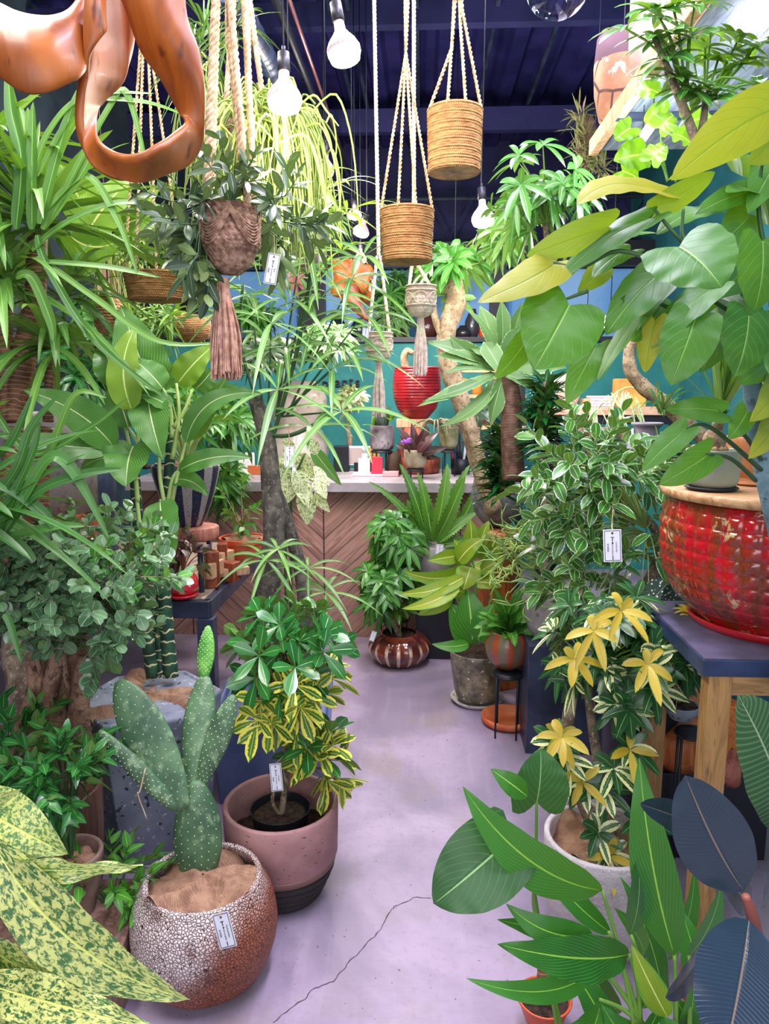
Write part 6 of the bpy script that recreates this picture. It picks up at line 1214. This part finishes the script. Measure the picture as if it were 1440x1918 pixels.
# ---- polished wood sculpture
def edges(tw, name, st, mt, th=.016, cols=5, bul=0.0):
    a = np.array([P(*s[0]) for s in st]); c = np.array([P(*s[1]) for s in st]); a, _ = crom(a, np.zeros(len(a)), 6); c, _ = crom(c, np.zeros(len(c)), 6)
    u = np.linspace(0, 1, cols * 2 + 1)[None, :, None]; G = a[:, None] * (1 - u) + c[:, None] * u
    bu = np.interp(np.linspace(0, 1, len(a)), np.linspace(0, 1, len(st)), [s[2] if len(s) > 2 else bul for s in st])
    G = G + (TOC[None, None] * (bu[:, None, None] * 4 * u * (1 - u))); b = MB(); b.grid(G); return b.build(name, MT[mt], tw, solid=th, sub=1)
tw = thing('twisted_wood_ribbon', 'big polished orange root wood sculpture twisting into a loop at top left', 'sculpture', P(250, 150, 1.3))
o_ = 1.30; i_ = 1.36
edges(tw, 'loop_band', [((335, -120, 1.3), (215, -120, 1.34), .02), ((345, -40, o_), (215, -40, 1.33), .03), ((352, 40, o_), (238, 20, 1.32), .03), ((374, 100, o_), (266, 95, 1.34), .03), ((384, 160, 1.30), (306, 152, 1.36), .02), ((384, 225, 1.33), (340, 215, 1.34), .012), ((374, 275, 1.36), (343, 235, 1.30), .006), ((348, 308, 1.36), (318, 258, 1.27), -.008), ((310, 322, 1.33), (296, 272, 1.25), -.010), ((270, 335, 1.31), (268, 288, 1.24), -.014), ((225, 338, 1.30), (232, 292, 1.25), -.014), ((180, 318, 1.30), (200, 278, 1.27), -.008), ((155, 280, 1.30), (182, 250, 1.32), .004), ((147, 225, 1.29), (180, 205, 1.36), .006), ((150, 165, 1.28), (200, 180, 1.38), .01), ((158, 100, 1.28), (236, 140, 1.38), -.02), ((160, 40, 1.29), (250, 70, 1.37), -.03), ((165, -40, 1.3), (250, -20, 1.36), -.03), ((175, -120, 1.3), (250, -120, 1.36), -.03)], 'teak')
edges(tw, 'folded_lip', [((160, 150, 1.27), (163, 60, 1.27), .0), ((166, 110, 1.255), (168, -30, 1.26), .01), ((182, 82, 1.25), (188, -50, 1.26), .012), ((199, 62, 1.26), (200, -50, 1.29), .01)], 'teak', th=.010)
edges(tw, 'bowl_wing', [((-90, -40, 1.3), (-90, 60, 1.25), .02), ((-40, -5, 1.3), (-50, 110, 1.24), .03), ((0, 10, 1.3), (5, 150, 1.22), .04), ((35, 27, 1.3), (45, 176, 1.22), .05), ((75, 36, 1.3), (85, 176, 1.22), .05), ((115, 34, 1.3), (125, 160, 1.23), .045), ((142, 14, 1.3), (152, 145, 1.25), .03), ((157, -20, 1.31), (163, 110, 1.28), .02), ((160, -80, 1.32), (166, 20, 1.3), .01)], 'teak', th=.014)
b = MB(); b.tube([P(250, -100, 1.32), [P(250, -100, 1.32)[0], P(250, -100, 1.32)[1], CZ]], .004, 6); b.build('hanging_cord', MT['black'], tw)

# ================================================================ LEFT STRAP LEAVED PLANTS
t = plant('dragon_tree', 'tall dragon tree with ringed brown trunks and long drooping strap leaves at left', 'tree', onz(50, 2.6, .62)); D = 2.35
for pts, r in (([(20, 790), (14, 720), (8, 640), (4, 560)], .040), ([(28, 790), (40, 700), (56, 610), (66, 560), (70, 440)], .043), ([(90, 790), (92, 720), (96, 670)], .018), ([(75, 1000), (78, 900), (88, 800)], .03), ([(10, 1000), (20, 900), (30, 800)], .04)):
    b = MB(); q = [P(x, y, D + .15) for x, y in pts]; b.tube(q, np.linspace(r, r * .75, len(q)), 16, smooth=8, bump=lambda a, d_: 1 + .02 * sin(d_ * 380)); b.build('trunk', MT['dracbark'], t)
M = MB(); M2 = MB()
rosette(M, P(68, 420, D), 78, .62, .034, -5, 88, .45, ns=12); rosette(M, P(0, 545, D), 44, .55, .034, -10, 80, .6, ns=12); rosette(M, P(100, 655, D), 40, .42, .030, -20, 80, .8, ns=12); rosette(M, P(-40, 300, D), 40, .6, .036, -30, 80, .5, ns=12)
rosette(M2, P(120, 560, D + .3), 30, .5, .028, -10, 70, .5, ns=10)
def arc(M, pts, w, D, mt=None):
    q = np.array([P(x, y, D + (dd[0] if dd else 0)) for x, y, *dd in pts]); q, _ = crom(q, np.zeros(len(q)), 7); tt = np.linspace(0, 1, len(q)); T = nrm(np.gradient(q, axis=0)); S = nrm(np.cross(T, TOC + np.array([0, 0, .5]))); N = np.cross(S, T); W = m(w, D) / 2 * (np.minimum(1, tt * 5 + .5) * np.clip((1 - tt) * 2.6, 0, 1) ** .6); u = np.array([-1, -.5, 0, .5, 1])
    X = q[:, None] + S[:, None] * (W[:, None] * u)[..., None] + N[:, None] * (W[:, None] * np.abs(u) * .25)[..., None]; A = np.zeros(X.shape); A[..., 0] = u * .5 + .5; A[..., 1] = tt[:, None]; A[..., 2] = random.random(); M.grid(X, A)
for pts, w in (([(70, 440), (90, 500), (180, 640), (330, 760)], 15), ([(30, 520), (60, 520), (95, 600), (100, 640)], 20), ([(60, 470), (120, 420), (220, 380), (320, 390)], 15), ([(-10, 770), (60, 850), (170, 800), (240, 745)], 14), ([(-20, 900), (30, 905), (90, 850), (140, 740), (200, 745)], 17), ([(60, 340), (90, 250), (160, 180), (290, 175)], 14), ([(70, 330), (150, 200), (260, 190), (345, 215)], 12), ([(80, 400), (160, 330), (220, 410), (260, 520)], 14), ([(90, 420), (200, 210), (240, 180), (285, 360)], 14), ([(70, 480), (180, 560), (300, 640), (430, 640)], 12), ([(30, 430), (40, 300), (20, 200), (15, 100)], 24), ([(75, 420), (110, 280), (150, 160)], 22), ([(60, 430), (60, 300), (62, 190)], 20), ([(80, 430), (150, 330), (170, 290)], 22), ([(80, 490), (200, 500), (300, 520)], 12)): arc(M, pts, w, 2.15)
for pts, w in (([(-30, 985), (30, 950), (85, 865), (120, 862), (160, 920), (205, 1010)], 24), ([(-30, 900), (20, 915), (80, 960), (120, 1010)], 22), ([(-20, 1040), (60, 930), (150, 890), (230, 878)], 22), ([(-30, 1020), (40, 1000), (110, 985), (160, 985)], 18), ([(-30, 1010), (20, 1010), (50, 1030), (68, 1050)], 16), ([(-40, 1080), (10, 960), (60, 850), (75, 790)], 20), ([(-30, 960), (30, 880), (60, 800), (110, 740)], 20), ([(-30, 1000), (20, 930), (60, 900), (160, 850)], 14), ([(-30, 870), (20, 830), (60, 740)], 18), ([(8, 1150), (20, 1170), (40, 1240)], 14)): arc(M2, pts, w, 1.75)
rosette(M2, P(-110, 960, 1.8), 22, .5, .038, 0, 75, .5, ns=12, a0=-50, a1=70); fin(t, M, 'strap'); M2.build('lower_foliage', MT['strapd'], t)
t = plant('banana_plant', 'broad backlit banana like leaves behind the wooden loop sculpture', 'plant', P(200, 540, 2.9)); b = MB(); b.tube([P(230, 620, 2.95), P(170, 480, 2.9), P(130, 430, 2.9)], .012, 8, smooth=5); b.build('stem', MT['stem'], t)
hero(t, [(155, 455, 255, 330, 112, dict(roll=-8)), (130, 440, 235, 445, 74, dict(side=.18, roll=25)), (210, 430, 330, 395, 70, dict(roll=10)), (130, 500, 200, 480, 50, dict(side=.1)), (180, 420, 110, 300, 80, dict(d0=.1)), (260, 440, 300, 350, 60, dict(d0=.15))], 'banana', 2.9, 'ovate', ns=18, nu=6, wave=.03)

# ================================================================ COUNTER AND BACK OF THE SHOP
D = 4.85
def oc(px, D=4.85, z=0): return onz(px, D, CT + z)
b = thing('stacked_wood_stool', 'reddish brown turned wooden stool standing on the counter under the red ribbed pot', 'stool', oc(778)); zst = zat(800, 4.9); hh = zst - CT
k_ = MB(); k_.lathe(oc(778, 4.9), [(m(44, 4.9), 0), (m(46, 4.9), hh * .1), (m(46, 4.9), hh * .32), (m(32, 4.9), hh * .4), (m(36, 4.9), hh * .5), (m(30, 4.9), hh * .6), (m(24, 4.9), hh), (.01, hh)], 48); k_.build('turned_body', MT['redwood'], b)
zr = zat(784, 4.9); box_thing('orange_wood_block', 'orange wooden block directly under the red ribbed pot', 'wood block', onz(772, 4.9, (zst + zr) / 2), (m(58, 4.9), m(50, 4.9), zr - zst - .002), MT['palewood'])
def ribs(a, z, i): return 1 + .012 * np.sin(z * 330)
zf = np.linspace(0, 1, 90); rp = np.interp(zf, [0, .05, .2, .4, .6, .8, .95, 1], [20, 25, 37, 43, 45, 44, 41.5, 41])
trr = pot('red_ribbed_pot', 'large deep red pot with fine horizontal ribs before the teal wall', 'plant pot', 780, 4.9, zr, 689, list(zip(rp, zf)), mot('deep_red_glaze', '850a16', 'b41a26', 14, .35, bs=.2, coat=.3), fn=ribs, smooth=0, rim=.012, seg=80)
b = MB(); q = trr[2]; b.tube([P(759, 690, 4.8), P(757, 668, 4.8), P(763, 657, 4.8), P(773, 662, 4.8)], [.026, .024, .02, .016], 10, smooth=6); tag(b.build('caudex_stub', MT['palebark'], loc=P(759, 690, 4.8)), 'short bent pale stem sprouting from the red ribbed pot', 'plant')
stand('wire_stand', 'thin black wire stand on the counter under the marbled pot', 715, 4.75, zat(842, 4.75), 20, zb=CT)
pm = pot('marbled_cylinder_pot', 'grey marbled cylinder pot with a small cactus before the teal wall', 'plant pot', 715, 4.75, zat(842, 4.75) + .001, 797, [(18, 0), (22, .15), (22.5, 1)], mot('marbled_stone', '55484c', 'b3a7aa', 5, .5, bs=.1, c3='3a2f33'), rim=.008)
t = plant('ribbed_cactus', 'short dark column cactus in the marbled pot', 'cactus', pm[2]); b = MB(); b.lathe(pm[2], [(.035, 0), (.042, .05), (.042, .10), (.03, .14), (.005, .15)], 32, lambda a, z, i: 1 + .1 * np.cos(a * 10)); b.build('body', mot('cactus_dark', '3c4a42', '5a6a5c', 20, .7), t)
M = MB(); rosette(M, pm[2] + [-.05, 0, 0], 10, .1, .03, 20, 80, .3, 'ovate', ns=4); rosette(M, pm[2] + [.06, 0, .04], 9, .12, .03, 20, 80, .3, 'ovate', ns=4); fin(t, M, 'scheflime', 'side_shoots')
stand('wire_stand', 'thin black wire stand on the counter under the green glazed pot', 842, 4.7, zat(842, 4.7), 16, zb=CT)
pg = pot('green_glazed_pot', 'small olive green glazed round pot with the curly silver air plant', 'plant pot', 840, 4.7, zat(842, 4.7) + .001, 800, [(10, 0), (16, .2), (18, .6), (18, 1)], mot('olive_glaze', '6f7048', 'a39a78', 10, .35, coat=.3), rim=.007)
t = plant('curly_air_plant', 'silvery air plant with long curling leaves in the olive glazed pot', 'plant', pg[2]); M = MB()
for i in range(34):
    a = random.uniform(0, 2 * pi); o = pg[2] + [0, 0, .02] + (RT * -.08); q = [o]; L = random.uniform(.08, .17); d_ = np.array([cos(a), sin(a) * .6, .9])
    for k_ in range(7): q.append(q[-1] + nrm(d_) * L / 5); d_ = d_ + np.array([0, 0, -.42]) + (np.array([-.28 * cos(a), 0, 0]) if k_ > 3 else 0)
    M.tube(q, np.linspace(.008, .002, 8), 5, smooth=2, rnd=random.random())
fin(t, M, 'till', 'curled_leaves')
pv = pot('stone_bowl_pot', 'beige crackled stone bowl with the dark purple leaved plant on the counter', 'plant pot', 778, 4.55, zat(876, 4.55), 842, [(14, 0), (21, .4), (22, 1)], mot('beige_crackle', '8f7f66', 'b8a88c', 16, .6, bs=.4), rim=.007)
stand('wire_stand', 'low wire stand on the counter edge under the beige stone bowl', 778, 4.55, zat(876, 4.55) - .001, 16, zb=CT)
t = plant('purple_leaf_plant', 'plant with broad dark purple leaves and small violet flowers', 'plant', pv[2])
hero(t, [(778, 845, 745, 800, 16), (778, 845, 770, 792, 18), (780, 845, 800, 795, 20), (782, 848, 822, 808, 20), (785, 850, 838, 838, 18), (782, 848, 808, 832, 20), (778, 850, 775, 868, 14), (775, 850, 740, 832, 14), (780, 845, 760, 815, 18), (785, 850, 820, 860, 14), (772, 848, 748, 815, 16), (785, 848, 795, 815, 16)], 'purple', 4.5, 'ovate', ns=10, nu=4)
b = MB()
for i in range(14): b.ball(P(758 + random.uniform(-8, 10), 825 + random.uniform(-4, 4), 4.35), .009, 5, 6)
b.build('violet_flowers', plain('violet_petal', 'b060e0', .6), t)
# tablet, signs, pens, small counter goods
t = thing('payment_tablet', 'white tablet screen with a yellow panel propped on the counter', 'tablet', oc(675, 5.0)); b = MB(); c = P(680, 862, 4.95); c[2] = CT + m(36, 4.95) / 2 + .04; b.box(c, (m(62, 4.95), .012, m(36, 4.95))); b.build('case', MT['card'], t, smooth=False, bevel=.002); b = MB(); b.box(c + [-.045, -.007, 0], (.11, .002, .105)); b.build('grey_screen', plain('pale_screen', 'cbb9b0', .3), t, smooth=False); b = MB(); b.box(c + [.06, -.007, 0], (.085, .002, .105)); b.build('yellow_screen', plain('yellow_screen', 'f0c050', .3), t, smooth=False); b = MB(); b.box(c * [1, 1, 0] + [0, .03, CT + .03], (.12, .10, .058)); b.build('base', MT['black'], t, smooth=False)
t = thing('person_cutout', 'small white cut out figure holder standing before the tablet', 'ornament', oc(684, 4.85)); q = oc(684, 4.85); b = MB(); b.tube([q, q + [0, 0, .06], q + [0, 0, .13]], [.02, .03, .022], 10, smooth=3); b.ball(q + [0, 0, .16], .026, 8, 10); b.build('figure', MT['card'], t)
for px, D_, w_, h_, c_, nm, lb in ((682, 4.68, .075, .11, 'e8e2e8', 'counter_card', 'white printed card standing at the front of the counter'), (706, 4.68, .07, .12, 'e8344e', 'counter_card', 'red card standing beside the white printed card on the counter'), (690, 4.72, .2, .012, 'e9e0e4', 'leaflet_tray', 'flat white tray of leaflets on the counter front'), (732, 4.7, .1, .03, 'e0b0b0', 'pink_box', 'flat pink box on the counter beside the red card'), (545, 4.7, .12, .1, 'f0ece8', 'counter_card', 'white box seen behind the mottled cream leaves on the counter'), (462, 4.75, .1, .14, 'f0ece8', 'white_bottle', 'white square bottle at the left end of the counter'), (482, 4.75, .12, .06, 'c86a3a', 'soap_box', 'orange brown box at the left end of the counter')):
    box_thing(nm, lb, 'counter item', oc(px, D_, h_ / 2 + .001), (w_, .03 if h_ > .05 else .12, h_), plain(nm + c_, c_, .5))
t = thing('pen_cup', 'black cup of scissors and coloured pens on the right of the counter', 'pen holder', oc(862, 4.8)); b = MB(); b.lathe(oc(862, 4.8), [(.06, 0), (.065, .1), (.06, .1), (.055, .01), (.01, .01)], 24); b.build('cup', MT['black'], t)
for i, cc_ in enumerate(('d0202a', '2040c0', '15151c', '15151c', 'e0e0e8', '1a1a20')): q = oc(862, 4.8, .02); b = MB(); b.tube([q + [.01 * i - .03, 0, 0], q + [.03 * i - .08, .01, .19 + .01 * (i % 3)]], .009, 6); b.build('pen', plain('pen_%d' % i, cc_, .4), t)
b = MB(); b.lathe(oc(735, 4.75), [(.05, 0), (.05, .13), (.02, .15)], 12, lambda a, z, i: 1 + .15 * np.sin(a * 5 + i)); tag(b.build('dried_flower_cage', MT['mossy'], loc=oc(735, 4.75)), 'brown dried flower ornament beside the wire stand on the counter', 'ornament')
# cream double gourd vase and pale yellow twiggy plant
zc_ = CT; Dv = 5.2; cv = oc(560, Dv)
pot('gourd_vase', 'huge cream white double gourd vase on the counter before the teal wall', 'vase', 560, Dv, CT, 716, [(40, 0), (54, .12), (55, .25), (46, .42), (40, .47), (46, .55), (53, .7), (52, .85), (38, .96), (36, 1)], mot('cream_glaze', 'd3bfb0', 'efe2d6', 5, .35, bs=.1, c3='c9ae9c', coat=.4), rim=.02)
t = plant('cream_orchid_plant', 'pale yellow leafy plant under the dark wall letters', 'plant', P(650, 850, 5.1)); b = MB(); b.tube([P(650, 880, 5.1), P(655, 830, 5.1), P(650, 790, 5.1), P(650, 745, 5.1)], [.018, .02, .014, .008], 8, smooth=5); b.build('stem', MT['bark'], t); St = MB(); M = MB(); bush(M, St, P(650, 770, 5.1), 648, 745, 34, 16, 5.1, .1, 16, 'whorl', k=6, L=.10, W=.03, tilt=65, droop=.3, prof='ell', ns=4); St.build('stalks', MT['palestem'], t); fin(t, M, 'syng')
box_thing('dark_vase_box', 'dark square pot left of the tablet on the counter', 'plant pot', oc(640, 4.95, .085), (.10, .1, .168), MT['black'])
# cream mottled syngonium on wire stand
D = 3.2; t = plant('cream_mottled_plant', 'plant with cream and green mottled leaves hanging before the counter', 'plant', P(545, 940, D))
hero(t, [(530, 870, 520, 915, 40), (560, 850, 590, 905, 36), (555, 860, 520, 860, 34), (540, 900, 535, 945, 40), (575, 880, 618, 910, 34), (560, 900, 580, 955, 34), (585, 840, 640, 910, 28, dict(mt='dieff')), (545, 850, 530, 818, 26), (590, 900, 612, 935, 26), (570, 920, 575, 985, 40), (590, 920, 618, 960, 24), (525, 860, 508, 905, 34), (520, 900, 512, 930, 36), (595, 850, 570, 815, 24), (560, 880, 560, 935, 34)], 'syng', D, 'ovate', ns=12, nu=4); stems(t, [[(545, 1180), (545, 960), (545, 870)], [(538, 1180), (536, 960), (570, 850)]], D, 'darkstem', r=.008)
# ledge objects on top of the teal wall
LZ = 1.946
def ledge(px): return onz(px, 6.42, LZ)
for i, (px, w, h, c_, lb) in enumerate(((632, .17, .2, '12261f', 'round dark green glass bottle on the ledge, the left one'), (672, .15, .18, '12261f', 'round dark green glass bottle on the ledge, the right one'), (800, .2, .22, '4a2620', 'dark brown angular vase on the ledge behind the cream hanger'), (742, .2, .1, '6a5030', 'low brown pot on the ledge in the middle'), (884, .13, .26, '3c3a40', 'dark stone block vase on the ledge at right'), (905, .08, .14, 'd8502a', 'small orange vase at the right end of the ledge'), (868, .16, .12, '2c2a30', 'short dark bowl on the ledge by the twisted trunk'))):
    c = ledge(px); b = MB(); b.lathe(c, [(w * .3, 0), (w * .5, h * .3), (w * .5, h * .6), (w * .25, h * .9), (w * .22, h)], 28); o = b.build('ledge_vase', mot('ledge_glaze_%d' % i, c_, c_, 5, .25, coat=.4), loc=c); tag(o, lb, 'vase')
for i, (cx_, cy_, rx, ry, mtn, lb) in enumerate(((740, 545, 40, 35, 'schef', 'leafy plant on the ledge behind the pale macrame hangers'), (820, 500, 40, 22, 'scheflime', 'bright leafy plant on the ledge right of the lower jute pot'), (735, 590, 20, 20, 'schefw', 'pale variegated plant on the ledge above the diamond macrame hanger'), (470, 585, 50, 18, 'green', 'green leafy plant on the ledge behind the brown tassel'), (300, 600, 70, 40, 'fern', 'fine yellow green plant below the wide shallow jute basket'), (500, 660, 60, 22, 'hoya', 'dark low plant on a tray behind the finger leaves'), (175, 600, 60, 60, 'schef', 'green leafy mass behind the dragon tree at left'), (940, 430, 30, 40, 'finger', 'dim fern like plant in the dark left of the heart shaped leaves'), (340, 770, 60, 50, 'green', 'fresh green plant behind the dumb cane leaves'), (430, 780, 50, 60, 'schef', 'leafy shrub behind the dumb cane at the bench'), (610, 640, 40, 25, 'schefw', 'pale edged plant hanging at the ledge among finger leaves'), (150, 700, 70, 50, 'clusia', 'dark green shrub in the gap between strap leaves'), (420, 900, 30, 40, 'schef', 'small green plant on the counter end at left'))):
    DD = [6.4, 6.4, 6.4, 6.4, 3.4, 4.6, 3.6, 3.8, 3.7, 4.0, 4.8, 3.6, 4.3][i]
    pt = P(cx_, cy_ + ry, DD); smallbush('background_plant', lb, pt, cx_, cy_, rx, ry, DD, .2, 34, mtn, kind='whorl', k=7, L=.03 * DD ** .9 + .02, W=.028 if i != 4 else .01, tilt=65, droop=.4, prof='ell', ns=4)
# hanging grasses near the ledge left
t = plant('trailing_ivy', 'trailing light green strands hanging at upper left behind the basket', 'plant', P(220, 470, 3.4)); M = MB(); hang(M, 60, 225, 470, 14, 14, 3.4, .1, .3, .004, .1); M.build('trailing_stems', MT['rhip'], t)
# right of the trunk: shelf with small red and amber goods
t = thing('display_shelf', 'small wooden display shelf with goods behind the twisted trunk', 'shelf', onz(900, 5.6, 1.2)); zz = zat(742, 5.6)
for z_, in ((zz,), (zat(695, 5.6),), (zat(800, 5.6),)): b = MB(); b.box(onz(905, 5.6, z_), (.62, .2, .025)); b.build('board', MT['palewood'], t, smooth=False)
for s_ in (870, 972): b = MB(); b.box(onz(s_ - 14 if s_ < 900 else s_, 5.65, (CT + zat(690, 5.6)) / 2 - .49), (.03, .18, zat(690, 5.6) ), ); b.build('upright', MT['black'], t, smooth=False)
for px, z_, w, h, c_, lb in ((868, zz, .07, .12, 'c99a4a', 'amber jar at the left of the small display shelf'), (893, zz, .08, .1, 'd07a2c', 'orange patterned jar on the small display shelf'), (912, zz, .06, .09, '2c6a4a', 'green bottle on the small display shelf'), (928, zz, .08, .14, 'e0a840', 'yellow tin at the right of the small display shelf'), (880, zat(800, 5.6), .16, .09, 'c8324a', 'red dish on the lowest board of the display shelf'), (915, zat(800, 5.6), .1, .1, '5a2c30', 'dark red jar beside the red dish')):
    c = onz(px, 5.58, z_ + .013); b = MB(); b.lathe(c, [(w * .4, 0), (w * .5, h * .2), (w * .5, h * .7), (w * .3, h)], 20); tag(b.build('shelf_jar', mot('jar_' + c_, c_, c_, 8, .3, coat=.3), loc=c), lb, 'jar')
t = plant('rubber_sapling', 'small dark leaved sapling on a thin stake right of the leaning trunk', 'plant', P(898, 900, 3.9)); stems(t, [[(898, 905), (898, 850), (897, 800)]], 3.9, 'palebark', name='stake', r=.008); hero(t, [(896, 768, 895, 815, 24), (896, 770, 870, 790, 16), (898, 765, 915, 750, 22), (896, 768, 878, 762, 14), (898, 770, 925, 795, 20)], 'hoya', 3.9, 'ovate', ns=8, nu=4)

# clear glass globe at the top edge
k = NT('clear_glass'); k.b.inputs['Transmission Weight'].default_value = 1; k.b.inputs['Roughness'].default_value = .02; k.b.inputs['IOR'].default_value = 1.2
q = P(1045, -32, 2.6); b = MB(); b.ball(q, (.115, .115, .115), 18, 28); b.tube([q + [0, 0, .11], [q[0], q[1], CZ]], .004, 6); tag(b.build('glass_globe', k.m, loc=q), 'clear glass globe lamp whose bottom just shows at the top edge', 'lamp')

# the pots that carry the plants leaning in from just below the frame
def low_pot(t, px, D, z1, r, mt):
    c = onz(px, D, 0); b = MB(); b.lathe(c, [(r * .7, 0), (r * .95, z1 * .6), (r, z1), (r * .92, z1), (r * .9, z1 * .85), (.01, z1 * .85)], 40); b.build('pot', mt, t)
low_pot(tu, 1590, 1.50, .27, .12, MT['concrete_pale']); low_pot(tp2, 1232, 1.47, .19, .13, MT['black'])
low_pot(tr2, 1490, 1.03, .52, .13, MT['speckle']); low_pot(tcr, -75, 1.0, .55, .14, MT['concrete_pale'])
